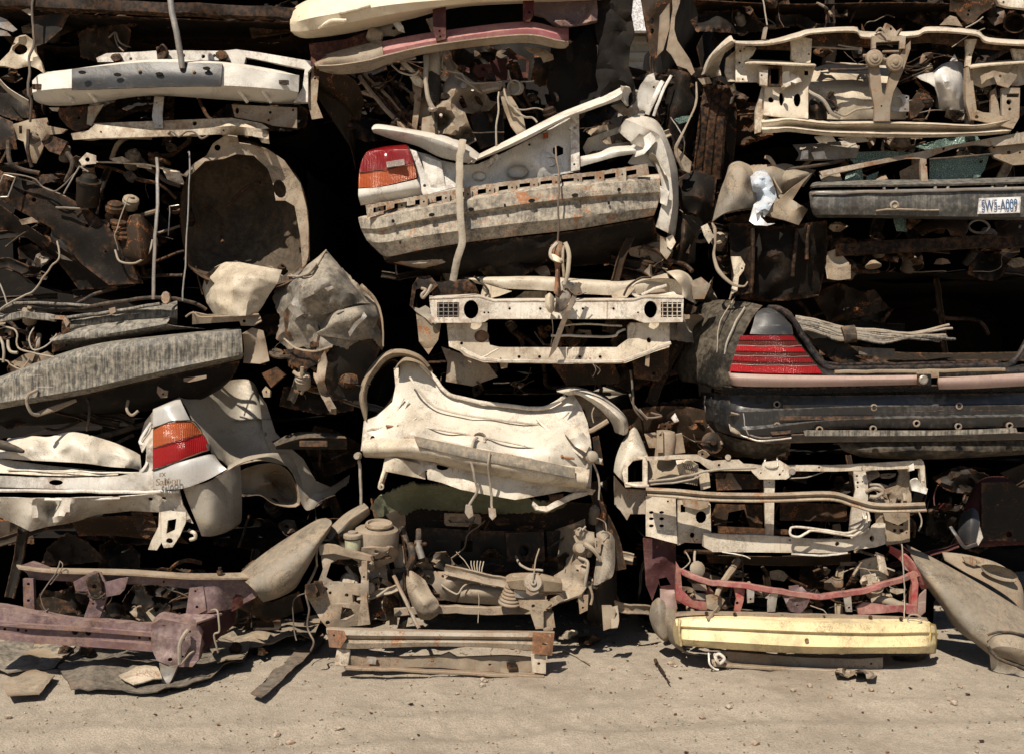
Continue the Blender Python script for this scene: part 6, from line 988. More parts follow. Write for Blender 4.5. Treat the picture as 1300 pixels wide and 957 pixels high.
part('horn_bracket', M['tan'], W, tube([(1096, 72, -.16), (1104, 72, -.18), (1124, 76, -.18), (1130, 78, -.18)], .012), panel([(1107, 46), (1150, 46), (1149, 62), (1142, 62), (1142, 52), (1112, 54), (1112, 62), (1107, 62)], d=-.18, th=.02, dent=.006, step=5), box(1132, 66, -.14, .12, .02, .015))
part('bonnet_latch', M['tan'], W, panel([(1110, 44), (1122, 40), (1126, 30), (1132, 33), (1138, 40), (1144, 36), (1138, 46), (1132, 52), (1116, 50)], [E(1131, 37, 1.5, 2)], d=-.17, th=.02, cr=.03, step=3), tube([(1112, 42, -.18), (1118, 36, -.2), (1124, 42, -.2)], .007))
part('right_box', M['tan'], W, panel([(1226, 86), (1234, 84), (1236, 110), (1240, 140), (1256, 146), (1258, 150), (1232, 152), (1226, 130)], d=-.08, th=.03, dent=.01, step=5), panel([(1272, 112), (1295, 112), (1294, 150), (1272, 148)], [E(1281, 130, 3.5), E(1282, 139, 2), R(1278, 119, 1294, 124)], d=-.1, th=.02, step=5), panel([(1234, 142), (1262, 144), (1272, 148), (1294, 150), (1286, 164), (1262, 158), (1234, 152)], [E(1224 + 16, 149, 2.5)], d=-.1, th=.01, cr=.015, step=5), panel([(1258, 116), (1264, 112), (1270, 148), (1258, 148)], d=-.06, th=.02, cr=.01))
part('right_shelf', M['cream'], W, loft([[(1226, 82, .0), (1260, 78, .0), (1320, 74, .0)], [(1232, 86, -.12), (1262, 82, -.15), (1320, 78, -.15)]], 7, 3, th=.008, dent=.006), panel([(1230, 86), (1318, 80), (1310, 104), (1292, 110), (1266, 106), (1246, 112), (1232, 106)], d=-.04, th=.01, cr=.035, dent=.02, step=6))
part('torn_flap', M['tan'], W, panel([(1244, 94), (1262, 90), (1280, 94), (1293, 84), (1290, 100), (1280, 112), (1266, 108), (1262, 98), (1252, 102), (1246, 108)], [E(1270, 97, 2)], d=-.12, th=.008, cr=.035, dent=.015, step=4))
part('post', M['cream'], W, panel([(1226, 50), (1241, 50), (1234, 70), (1232, 84), (1226, 84), (1227, 66)], [E(1231, 70, 1.2)], d=-.06, th=.02, step=5), panel([(1284, 62), (1310, 64), (1310, 76), (1288, 77)], d=-.06, th=.02))
part('bulkhead', M['cream'], W, loft([[(1028, 88, .3), (1060, 80, .32), (1100, 82, .3), (1130, 84, .3)], [(1026, 102, .24), (1060, 101, .2), (1100, 103, .2), (1130, 104, .2)], [(1026, 106, .14), (1050, 112, .1), (1100, 112, .1), (1140, 112, .12)], [(1026, 126, .14), (1060, 126, .08), (1100, 128, .06), (1150, 130, .1)], [(1026, 150, .12), (1060, 152, .1), (1100, 152, .1), (1150, 152, .12)]], 8, 5, dent=.008, cr=.012, th=.008))
part('slam_panel', M['alu'], W, loft([[(1050, 82, .12), (1090, 84, .1), (1140, 88, .1)], [(1052, 92, .06), (1092, 94, .04), (1142, 98, .05)]], 7, 3, dent=.006), panel([(1134, 124), (1146, 120), (1154, 122), (1154, 142), (1132, 142)], [E(1140, 130, 6, 6.5), E(1151, 124, 1.5), E(1149, 139, 1.2)], d=-.06, th=.01, step=4))
part('wiper_arm', M['rubber'], W, tube([(1048, 79, -.04), (1080, 83, -.06), (1104, 84, -.06)], .006), tube([(1054, 89, -.05), (1104, 88, -.06)], .008), tube([(1144, 88, -.05), (1160, 90, -.06), (1184, 84, -.04)], .005), tube([(1142, 104, -.05), (1160, 96, -.06), (1180, 88, -.05)], .004))
part('hose', M['hose'], W, tube([(1026, 116, -.05), (1034, 120, -.08), (1046, 128, -.1), (1056, 144, -.1), (1066, 150, -.08)], .012), tube([(1060, 142, -.1), (1072, 148, -.08), (1088, 140, -.08), (1108, 138, -.08)], .007), tube([(1030, 60, .0), (1060, 62, -.04), (1092, 62, -.06), (1064, 58, -.04)], .006))
part('cluster', M['dark'], W, loft([[(1028, 128, .0), (1036, 124, -.04), (1046, 130, .0)], [(1026, 140, -.02), (1038, 138, -.1), (1050, 144, .0)], [(1028, 150, .0), (1038, 152, -.06), (1050, 152, .0)]], 5, 5, cr=.04, dent=.02), panel([(1044, 124), (1056, 116), (1062, 126), (1064, 140), (1052, 144), (1048, 134)], d=-.05, th=.02, cr=.04, step=4), tube([(1046, 130, -.06), (1058, 116, -.1)], .010), tube([(1040, 122, -.06), (1050, 126, -.1), (1064, 138, -.08)], .008))
part('right_tower', M['silver'], W, loft([[(1184, 92, .0), (1196, 82, .02), (1212, 78, .05), (1222, 80, .1)], [(1184, 104, -.04), (1198, 96, -.1), (1214, 96, -.06), (1226, 104, .06)], [(1190, 122, .0), (1200, 118, -.06), (1214, 120, -.04), (1226, 124, .08)], [(1192, 140, .1), (1204, 140, .05), (1216, 140, .05), (1224, 144, .1)]], 6, 5, th=.008, cr=.03, dent=.015, csc=8))
part('white_shard', M['white'], W, panel([(1162, 97), (1172, 94), (1185, 92), (1188, 112), (1180, 106), (1170, 102)], d=-.05, th=.005, cr=.015, step=4), panel([(1206, 78), (1212, 69), (1216, 78)], d=-.05, th=.005, step=3))
part('headlight_back', M['brown'], W, panel([(1154, 132), (1168, 112), (1180, 118), (1182, 126), (1164, 148), (1154, 152)], d=.0, th=.02, cr=.02, step=5), panel([(1094, 30), (1100, 44), (1108, 60), (1092, 60)], d=.05, cr=.03))
junk(W, 1036, 56, 1225, 100, .1, .4, 22, 62, ('dark', 'rubber', 'wire', 'brown')); junk(W, 1160, 118, 1280, 152, -.02, .25, 26, 63, ('dark', 'brown', 'wire', 'tan'))
junk(W, 1236, 88, 1300, 145, .05, .2, 10, 64, ('brown', 'tan', 'dark'))
# ---- hatch with glass, black bumper and number plate
W = wreck('car rear with shattered glass, crumpled tan wing and a black bumper with number plate', 1090, 350)
shell(W, 912, 182, 1420, 350, .4, 2.7, 'void', 53)
bp = part('bumper', M['beamg'], W, loft([
    [(1028, 236, .08), (1040, 231, .0), (1100, 229, -.02), (1200, 228, -.02), (1330, 224, -.0)],
    [(1028, 240, -.02), (1036, 236, -.12), (1100, 235, -.17), (1200, 234, -.17), (1330, 230, -.17)]], 10, 3, th=.012, dent=.003),
    loft([[(1028, 246, .0), (1036, 242, -.08), (1100, 241, -.14), (1200, 239, -.14), (1330, 236, -.14)],
    [(1028, 248, -.06), (1034, 245, -.17), (1100, 244, -.22), (1200, 242, -.22), (1330, 239, -.22)],
    [(1029, 254, -.07), (1035, 252, -.18), (1100, 251, -.225), (1200, 250, -.225), (1330, 247, -.225)],
    [(1030, 264, -.07), (1036, 264, -.18), (1100, 263, -.225), (1200, 263, -.225), (1330, 262, -.225)],
    [(1032, 272, -.05), (1040, 273, -.16), (1100, 273, -.21), (1200, 275, -.21), (1330, 276, -.21)],
    [(1036, 276, .02), (1046, 277, -.06), (1100, 277, -.1), (1200, 279, -.1), (1330, 280, -.1)]], 10, 4, th=.01, dent=.004, hard=True))
part('bumper_trim', M['alu'], bp, tube([(1030, 248, -.1), (1036, 245.5, -.19), (1100, 244, -.235), (1200, 242, -.235), (1330, 239, -.235)], .009, flat=.6)); part('bumper_bolt', M['tan'], bp, lathe(1135, 261, -.23, (0, -1, 0), [(.028, 0), (.028, .008), (.018, .01), (.018, .014), (.012, .004)], 20))
part('bumper_rib', M['tan'], bp, tube([(1112, 268, -.222), (1140, 266, -.235), (1192, 267, -.222)], .006))
for x_ in (1122, 1138, 1187, 1203, 1260, 1276): part('bumper_post', M['beamd'], bp, tube([(x_, 234, -.14), (x_, 243, -.17)], .010, sub=3))
pl = part('number_plate', M['plate'], bp, panel([(1243, 252), (1296, 250), (1295, 270.5), (1241, 272)], d=-.252, th=.004, dent=.002, step=8), label='white number plate reading SW5-A009')
part('plate_lettering', M['ink'], pl, xform(letters('SW5-A009', .092, .0008, .95), Matrix.Translation(P(1269, 261, -.262)) @ Matrix.Rotation(math.radians(1.8), 4, 'Y').inverted() @ Matrix.Rotation(math.radians(90), 4, 'X') @ Matrix.Scale(.56, 4, (1, 0, 0))))
part('hatch_edge', M['rustbeam'], W, panel([(1040, 218), (1100, 206), (1164, 194), (1200, 186), (1240, 179), (1300, 168), (1320, 165), (1320, 180), (1262, 186), (1240, 184), (1220, 186), (1190, 196), (1176, 202), (1178, 230), (1170, 231), (1168, 202), (1150, 202), (1100, 212), (1044, 224)], [E(1198, 189, 2), E(1176, 210, 1.5), E(1260, 186, 2, 1.5)], d=-.07, th=.02, dent=.01, cr=.008, step=5))
part('hinge_plate', M['tan'], W, panel([(1256, 188), (1268, 180), (1296, 178), (1320, 176), (1320, 208), (1286, 210), (1262, 200)], [E(1262, 187, 2), E(1281, 194, 2.5), E(1295, 194, 1.6)], d=-.04, th=.02, dent=.01, cr=.008, step=5))
part('strut_arm', M['rubber'], W, tube([(1180, 203, -.08), (1240, 198, -.09), (1258, 196, -.07)], .007), tube([(1000, 216, .0), (1040, 210, -.03), (1072, 204, -.02)], .012), tube([(1224, 194, -.06), (1240, 198, -.08), (1258, 196, -.06)], .005))
part('glass_shard', M['glass'], W, panel([(1180, 204), (1212, 200), (1256, 196), (1250, 216), (1240, 230), (1180, 230)], d=.02, th=.006, cr=.02, dent=.015, step=5), panel([(1072, 194), (1124, 192), (1160, 194), (1140, 200), (1084, 208)], d=.06, th=.006, cr=.03, step=4), panel([(1074, 222), (1094, 214), (1096, 230), (1072, 232)], d=.0, th=.006, cr=.03, step=4), panel([(1100, 224), (1116, 218), (1110, 232), (1100, 232)], d=.0, th=.006, cr=.03, step=4), panel([(1160, 186), (1200, 176), (1240, 172), (1244, 178), (1180, 192)], d=.1, th=.006, cr=.02, step=5))
part('glass_shard', M['glass'], W, panel([(1134, 276), (1150, 276), (1152, 294), (1138, 294)], d=-.02, th=.006, cr=.03, step=4))
part('parcel_shelf', M['tan'], W, panel([(1040, 222), (1066, 220), (1070, 232), (1044, 233)], d=-.02, cr=.03, th=.008, step=4), panel([(1112, 228), (1124, 222), (1130, 232), (1114, 232)], d=-.02, cr=.03, step=4), panel([(1142, 218), (1166, 206), (1168, 231), (1144, 232)], d=.06, cr=.02, th=.01))
part('boot_floor', M['alu'], W, loft([[(1006, 184, .2), (1040, 182, .16), (1084, 178, .16)], [(1014, 196, .1), (1050, 188, .06), (1090, 190, .08)], [(1010, 204, .04), (1044, 204, .0), (1088, 200, .02)]], 7, 5, cr=.03, dent=.015))
part('panel_scrap', M['white'], W, panel([(1018, 192), (1026, 191), (1026, 202), (1016, 203)], d=-.02, th=.004, cr=.01, step=4), panel([(1030, 194), (1046, 192), (1050, 202), (1034, 203)], d=-.02, th=.004, cr=.01, step=4), panel([(1034, 174), (1056, 172), (1062, 180), (1040, 182)], d=.0, cr=.03, th=.005, step=4), panel([(1064, 176), (1096, 172), (1104, 180), (1080, 182)], d=.0, cr=.03, th=.005, step=4))
part('wing', M['tanf'], W, loft([
    [(922, 224, .1), (926, 210, .02), (938, 205, .02), (952, 210, .05)],
    [(916, 238, .0), (926, 224, -.10), (944, 220, -.12), (958, 226, -.02)],
    [(910, 258, .0), (924, 250, -.14), (944, 246, -.14), (960, 250, -.04)],
    [(904, 282, .0), (918, 272, -.12), (938, 266, -.12), (960, 264, -.02)]], 7, 6, th=.006, dent=.012, cr=.012, dsc=8))
part('wing', M['tanf'], W, loft([[(976, 212, .1), (998, 208, .05), (1020, 216, .02), (1036, 216, .05)], [(984, 230, .04), (1000, 226, -.08), (1018, 222, -.08), (1030, 224, .0)], [(996, 244, .0), (1004, 238, -.06), (1012, 236, -.05), (1020, 238, .0)]], 6, 5, th=.006, cr=.012),
    panel([(976, 266, -.14), (1004, 240, -.12), (1034, 217, .0), (1020, 232, -.1), (1006, 254, -.12), (1018, 262, -.08), (1026, 266, -.04), (1014, 286, -.1), (996, 280, -.14), (980, 276, -.14)], th=.006, dent=.01, cr=.01, step=5))
part('wing_skin', M['tanf'], W, panel([(908, 276, .08), (916, 240, .06), (930, 212, .05), (960, 210, .02), (1000, 209, .04), (1034, 216, .06), (1016, 236, .0), (1004, 252, .0), (1022, 264, .04), (1012, 284, .02), (984, 278, -.02), (956, 266, -.02), (930, 270, .0)], (), [(945, 235, -.04), (985, 225, -.05), (965, 250, .03), (1000, 262, -.04)], th=.005, step=5, dent=.015, dsc=7, cr=.022, csc=7, rag=.8))
part('liner', M['bluew'], W, panel([(953, 224, -.1), (960, 218, -.06), (970, 216, -.06), (976, 222), (984, 240), (986, 250), (976, 268), (968, 276), (960, 272), (958, 256), (955, 240)], d=-.1, th=.005, cr=.04, dent=.02, csc=9, step=4), label='crumpled blue and white plastic liner')
part('torn_paper', M['plate'], W, panel([(957, 260), (962, 256), (966, 276), (974, 284), (984, 284), (974, 287), (958, 286), (951, 281)], d=-.13, th=.004, cr=.03, step=4), panel([(966, 262), (974, 258), (978, 268), (970, 276)], d=-.12, th=.004, cr=.02, step=4))
part('torn_edge', M['tan'], W, tube([(904, 284, .0), (908, 292, -.02), (908, 310, -.02), (906, 326, -.02), (914, 346, -.04), (930, 360, -.04), (944, 364, -.04), (950, 358, -.03)], [.006, .012, .006, .01, .014, .010, .006, .004], flat=.6), tube([(976, 214, .0), (984, 232, -.06), (992, 246, -.08)], .006), tube([(972, 200, .0), (978, 202, -.02), (984, 212, .0)], .014, flat=.5))
part('splash_plate', M['cream'], W, panel([(928, 326), (940, 326), (946, 336), (944, 344), (938, 352), (936, 370), (928, 374), (932, 350)], [E(942, 341, 1.3)], d=-.02, th=.008, cr=.015, step=4))
part('inner_wing', M['dim'], W, panel([(926, 284), (954, 284), (958, 300), (956, 372), (930, 376), (928, 330)], d=.05, th=.01, cr=.03, dent=.02), loft([[(955, 286, .1), (985, 288, .05), (1020, 284, .05), (1050, 280, .1)], [(955, 320, .08), (985, 322, .02), (1015, 318, .04), (1050, 316, .12)], [(955, 350, .1), (990, 352, .04), (1015, 350, .08), (1046, 348, .15)], [(950, 378, .15), (990, 382, .1), (1015, 380, .12), (1040, 376, .2)]], 6, 5, th=.008, dent=.03, cr=.03), )
part('rib', M['dark'], W, tube([(956, 290, .0), (956, 330, .0), (955, 360, .02)], .014), tube([(1012, 290, .0), (1008, 330, .0), (1006, 350, .02)], .012), tube([(1026, 286, .02), (1024, 330, .02)], .012))
part('lower_plate', M['tan'], W, panel([(1052, 320), (1062, 316), (1078, 334), (1078, 352), (1050, 354), (1048, 340)], d=.0, th=.01, cr=.03, dent=.02, step=5), loft([[(1050, 334, -.0), (1064, 340, -.04), (1080, 336, -.02)], [(1050, 354, -.0), (1064, 356, -.04), (1080, 354, -.02)]], 5, 4, cr=.015), lathe(1108, 332, -.02, (0, -.3, -1), [(.02, 0), (.03, .01), (.05, .03), (.05, .035)], 16))
part('axle_beam', M['dim'], W, beam([(1060, 320, .05), (1160, 312, .0), (1240, 308, -.02), (1320, 306, -.02)], boxp(.08, .06), .012, 8), panel([(1155, 276), (1162, 276), (1170, 280), (1156, 292), (1150, 290)], d=-.02, th=.01))
part('coil_spring', M['alu'], W, tube([(1243 + 13*math.cos(t_), 288 + 8*math.sin(t_) , -.02 + .02*t_) for t_ in [k_*.6 for k_ in range(16)]], .008, sub=2), tube([(1286 + 9*math.cos(t_), 286 + 9*math.sin(t_) , .02 + .02*t_) for t_ in [k_*.6 for k_ in range(14)]], .008, sub=2))
part('arch', M['brown'], W, loft([[(1160, 290, .1), (1190, 278, .08), (1230, 278, .08)], [(1170, 300, .0), (1196, 290, -.05), (1226, 300, .0)]], 6, 4, cr=.02, dent=.02), loft([[(1262, 282, .1), (1280, 280, .08), (1320, 278, .08)], [(1268, 302, .0), (1290, 300, -.04), (1320, 300, .0)]], 6, 4, cr=.02, dent=.02))
junk(W, 1040, 285, 1300, 345, .05, .35, 34, 65, ('brown', 'tan', 'dark', 'wire')); junk(W, 1010, 176, 1170, 232, .05, .3, 18, 66, ('dark', 'brown', 'tan'))
junk(W, 930, 290, 1040, 375, .1, .3, 10, 67, ('dark', 'brown'))
# ---- black saloon rear
W = wreck('black saloon rear with a striped red tail lamp and a pinkish trim strip', 1090, 590)
shell(W, 930, 352, 1420, 590, 1.0, 2.8, 'void', 54)
part('rear_wing', M['blackd'], W, loft([
    [(893, 384, 0.450), (912, 381, 0.300), (930, 382, 0.168), (950, 384, 0.072), (968, 388, 0.030)],
    [(878, 396, 0.420), (896, 394, 0.252), (916, 398, 0.108), (938, 400, -0.000), (956, 402, -0.080)],
    [(868, 425, 0.390), (884, 425, 0.210), (902, 428, 0.060), (922, 428, -0.060), (943, 426, -0.140)],
    [(862, 450, 0.360), (876, 452, 0.180), (894, 454, 0.036), (914, 456, -0.100), (932, 452, -0.180)],
    [(860, 472, 0.360), (876, 476, 0.180), (892, 480, 0.036), (910, 486, -0.100), (926, 474, -0.200)],
    [(866, 484, 0.330), (880, 486, 0.180), (896, 490, 0.036), (912, 494, -0.090), (930, 492, -0.180)]], 8, 6, th=.006, dent=.006, dsc=4))
part('wing_line', M['hose'], W, tube([(933, 378, .12), (924, 392, .04), (914, 410, -.02), (911, 440, -.05), (911, 470, -.06)], .004), tube([(946, 390, -.0), (934, 410, -.08), (924, 432, -.12), (920, 450, -.12)], .006, flat=.4), label='pale thin line down the wing')  # two thin pale tubes running down the wing
part('wing_top', M['tanf'], W, panel([(886, 384, .6), (878, 392, .66), (886, 380, .6), (898, 366, .4), (906, 352, .3), (904, 366, .3), (912, 382, .4), (900, 384, .5)], th=.005, cr=.02, step=5))
part('lamp_surround', M['silverd'] if False else M['greyp'], W, loft([[(968, 392, -.02), (976, 391, -.02), (984, 393, -.0), (996, 402, .0)], [(960, 398, -.12), (974, 395, -.13), (988, 399, -.13), (1000, 408, -.1)], [(956, 412, -.16), (972, 410, -.19), (990, 411, -.19), (1005, 414, -.15)], [(952, 424, -.18), (972, 425, -.21), (992, 425, -.21), (1007, 425, -.17)]], 6, 5, th=.006, dent=.002), label='blue-grey cap above the tail lamp')
L0, L1 = [(940, 426, -.20), (962, 426, -.24), (984, 426, -.25), (1006, 426, -.22)], [(926, 471, -.24), (958, 473, -.29), (1000, 474, -.30), (1044, 474, -.26)]
def lrow(t): return [tuple(p_[i_] + (q_[i_] - p_[i_])*t for i_ in range(3)) for p_, q_ in zip(L0, L1)]
lamp = part('tail_lamp', M['dark'], W, loft([[(x_, y_, d_+.04) for x_, y_, d_ in r_] for r_ in (L0, L1)], 6, 4, th=.03, dent=0))
for i_, (t0_, t1_, m_) in enumerate(((0, .13, 'lred'), (.13, .27, 'ldark'), (.29, .43, 'lred2'), (.43, .55, 'ldark'), (.57, .71, 'lred'), (.71, .79, 'ldark'), (.81, 1.0, 'lred2'))):
    part('lens_band', M[m_], lamp, loft([[(x_, y_, d_ + (.006 if m_ == 'ldark' else 0)) for x_, y_, d_ in lrow(t_)] for t_ in (t0_, (t0_+t1_)/2, t1_)], 8, 2, th=.008, dent=0))
part('lens_rib', M['lclear'], lamp, *[tube([(x_, y_, d_-.002) for x_, y_, d_ in lrow(t_)], .0022) for t_ in (.28, .56, .80)])
part('boot_seal', M['black'], W, tube([(976, 391, -.0), (990, 392, -.06), (1006, 406, -.08), (1016, 422, -.1), (1030, 444, -.12), (1042, 460, -.14), (1058, 468, -.16), (1090, 468, -.16), (1160, 467, -.16), (1240, 465, -.16), (1276, 464, -.16), (1290, 456, -.14), (1302, 436, -.1), (1320, 410, -.04)], .020, sub=6, n=10), tube([(982, 390, .05), (1000, 396, .0), (1012, 412, -.04), (1024, 430, -.06), (1040, 452, -.08), (1056, 462, -.1), (1140, 462, -.1), (1270, 460, -.1)], .012))
part('boot_lip', M['black'], W, loft([[(1008, 426, -.08), (1024, 446, -.1), (1044, 466, -.12), (1080, 468, -.12), (1180, 466, -.12), (1320, 462, -.12)], [(1006, 428, -.18), (1022, 448, -.2), (1044, 472, -.24), (1080, 474, -.24), (1180, 472, -.24), (1320, 468, -.24)], [(1008, 440, -.2), (1024, 460, -.22), (1044, 478, -.25), (1080, 480, -.25), (1180, 479, -.25), (1320, 476, -.25)]], 7, 3, th=.008, dent=.003))
part('sill_strip', M['tan'], W, tube([(1060, 472, -.245), (1100, 472, -.25), (1180, 471, -.25), (1276, 469, -.25)], .012, flat=.5), panel([(1164, 472), (1192, 471), (1192, 479), (1164, 480)], d=-.26, th=.01))
ts = part('trim_strip', M['pinktrim'], W, loft([[(924, 472, -.18), (934, 474, -.27), (1000, 476, -.31), (1080, 477, -.30), (1164, 476, -.30)], [(925, 478, -.20), (935, 480, -.29), (1000, 482, -.33), (1080, 482, -.32), (1164, 481, -.32)], [(927, 486, -.18), (938, 490, -.27), (1000, 491, -.31), (1080, 490, -.30), (1164, 488, -.30)]], 9, 4, th=.014, dent=.003))
part('trim_strip', M['pinktrim'], W, loft([[(1191, 479, -.30), (1240, 477, -.30), (1330, 472, -.30)], [(1191, 486, -.32), (1240, 484, -.32), (1330, 480, -.32)], [(1192, 494, -.30), (1240, 493, -.30), (1330, 488, -.30)]], 8, 4, th=.014, dent=.003))
part('trim_boss', M['black'], W, box(1172, 482, -.28, .085, .04, .07), ); part('boss_disc', M['alu'], W, lathe(1172, 482, -.3, (0, -1, 0), [(.028, 0), (.028, .006), (.02, .01), (.01, .008)], 20))
part('lower_edge', M['black'], W, loft([[(912, 490, -.1), (936, 492, -.24), (1000, 493, -.28), (1160, 490, -.28), (1330, 489, -.28)], [(906, 496, -.0), (934, 502, -.12), (1000, 504, -.14), (1160, 502, -.14), (1330, 500, -.14)]], 9, 4, th=.008))
part('bumper', M['bumpk'], W, loft([
    [(890, 497, .3), (900, 498, .1), (928, 500, -.10), (960, 501, -.16), (1060, 502, -.18), (1200, 500, -.18), (1330, 498, -.18)],
    [(888, 512, .3), (899, 514, .08), (928, 518, -.14), (960, 519, -.20), (1060, 514, -.20), (1200, 513, -.20), (1330, 512, -.20)],
    [(889, 514, .3), (900, 517, .08), (929, 521, -.15), (960, 522, -.22), (1060, 517, -.23), (1200, 515, -.23), (1330, 514, -.23)],
    [(890, 530, .3), (900, 534, .08), (930, 540, -.15), (962, 540, -.22), (1060, 530, -.22), (1200, 527, -.22), (1330, 525, -.22)],
    [(891, 533, .3), (902, 537, .08), (932, 544, -.16), (964, 544, -.24), (1060, 533, -.25), (1200, 530, -.25), (1330, 528, -.25)],
    [(894, 540, .3), (906, 545, .1), (936, 554, -.14), (966, 556, -.22), (1060, 544, -.22), (1200, 543, -.22), (1330, 541, -.22)]], 8, 4, th=.008, dent=.004, hard=True))
part('bumper_lip', M['beamd'], W, loft([[(1020, 547, -.24), (1040, 546, -.26), (1120, 546, -.26), (1200, 546, -.26), (1290, 543, -.26)], [(1022, 553, -.24), (1042, 553, -.26), (1120, 553, -.26), (1200, 552, -.26), (1292, 549, -.26)]], 9, 3, th=.02, dent=.004)); part('bumper_lip', M['bumpk'], W, loft([[(944, 548, -.2), (966, 556, -.24), (1010, 552, -.24), (1060, 551, -.24), (1200, 551, -.24), (1330, 549, -.24)], [(946, 556, -.18), (968, 562, -.2), (1006, 562, -.2), (1060, 561, -.2), (1200, 560, -.2), (1330, 557, -.2)]], 8, 3, th=.01, dent=.003))
part('valance', M['blackd'], W, loft([[(898, 540, .25), (910, 548, .05), (940, 558, -.1), (975, 562, -.14), (1004, 562, -.12)], [(904, 552, .28), (918, 564, .1), (944, 574, -.04), (975, 576, -.06), (1002, 570, -.05)], [(920, 566, .35), (932, 575, .2), (952, 581, .1), (976, 582, .06), (996, 574, .02)]], 7, 4, th=.006, dent=.004)); part('valance', M['blackd'], W, loft([[(1064, 562, -.1), (1120, 562, -.12), (1220, 560, -.12), (1330, 558, -.12)], [(1072, 572, -.1), (1120, 574, -.14), (1220, 574, -.14), (1330, 570, -.12)], [(1094, 580, .0), (1130, 582, -.04), (1200, 582, -.04), (1330, 575, .0)]], 8, 4, th=.006, dent=.006))
part('mount_boss', M['tanf'], W, *[lathe(x_, y_, d_, (0, -1, 0), [(.022, 0), (.022, .01), (.014, .012), (.012, .0)], 16) for x_, y_, d_ in ((986, 513, -.2), (986, 540, -.22), (1040, 545, -.25), (1108, 544, -.24), (1163, 537, -.24), (1109, 517, -.22), (1217, 515, -.22), (1216, 541, -.24), (1281, 540, -.24))][:9])
part('mount_channel', M['bumpk'], W, panel([(994, 514), (1044, 513), (1100, 514), (1100, 524), (1050, 526), (994, 524)], d=-.215, th=.02, dent=.006), panel([(1140, 516), (1330, 513), (1330, 520), (1140, 523)], d=-.225, th=.02, dent=.004), panel([(990, 528), (1110, 528), (1110, 532), (990, 533)], d=-.245, th=.02, dent=.003), panel([(978, 548), (1004, 546), (1004, 550), (980, 552)], d=-.25, th=.02))
vg = []
for k_ in range(8): vg.append(tube([(903 + k_*2.9, 504 + k_*.7, .06 - k_*.022), (905 + k_*2.9, 532 + k_*1.3, .05 - k_*.022)], .0045, n=5))
part('side_vent', M['alu'], W, *vg, panel([(900, 502, .1), (926, 508, -.12), (928, 544, -.12), (904, 534, .1)], d=0, th=.004), smooth=60); part('side_vent', M['alu'], W, *[tube([(890, 512 + k_*8, .3), (899, 515 + k_*8, .12)], .005, n=5) for k_ in range(4)], tube([(891, 506, .28), (891, 534, .28)], .006), tube([(896, 502, .16), (899, 536, .14)], .012))
part('side_cover', M['silverd'], W, panel([(925, 532, -.12), (928, 524), (946, 528), (946, 554), (928, 546)], d=-.16, th=.008, dent=.003)); part('scratch_edge', M['alu'], W, tube([(944, 524, -.215), (946, 540, -.22), (950, 552, -.22)], .004), tube([(928, 546, -.13), (944, 553, -.19), (966, 560, -.235), (1004, 556, -.24)], .006))
for j_ in range(11):
    r_ = random.Random(200 + j_); o_ = r_.uniform(-5, 5)
    part('hose', M[r_.choice(('hose', 'hose', 'beamd'))], W, tube([(1010, 402 + j_*1.6, .0), (1040 + r_.uniform(-4, 4), 408 + j_*1.6, -.02), (1064, 420 + j_*1.9 - 6, .02 - j_*.004), (1090, 418 + j_*1.3, .0), (1122, 421 + j_*1.5 + o_*.3, -.03), (1160 + r_.uniform(-6, 6), 428 + o_, -.02), (1190 + r_.uniform(0, 24), 424 + o_*2.4 + j_, .02)], .0085, n=7))
part('wrapping', M['rubber'], W, tube([(1070, 426, -.01), (1086, 424, -.01)], .055, sub=3, n=12, flat=.6)); part('boot_floor', M['dark'], W, loft([[(1040, 430, .3), (1120, 445, .25), (1200, 448, .25), (1330, 446, .3)], [(1040, 452, .2), (1120, 458, .1), (1200, 458, .1), (1330, 458, .1)]], 8, 4, cr=.03, dent=.02)); part('label_plate', M['tanf'], W, panel([(1090, 441), (1136, 443), (1136, 452), (1090, 450)], d=.04, th=.01))
part('crumpled_liner', M['dark'], W, panel([(1010, 402), (1060, 412), (1080, 440), (1110, 462), (1060, 460), (1030, 436)], d=.06, cr=.04, dent=.02), panel([(1086, 452), (1110, 452), (1130, 460), (1110, 462)], d=.0, cr=.03))
part('left_bracket', M['brown'], W, panel([(930, 352), (960, 350), (1020, 352), (1040, 372), (980, 384), (940, 380)], d=.2, cr=.03, dent=.03))
part('aerial', M['hose'], W, tube([(934, 348, .1), (930, 366, .0), (926, 380, .0)], .006))
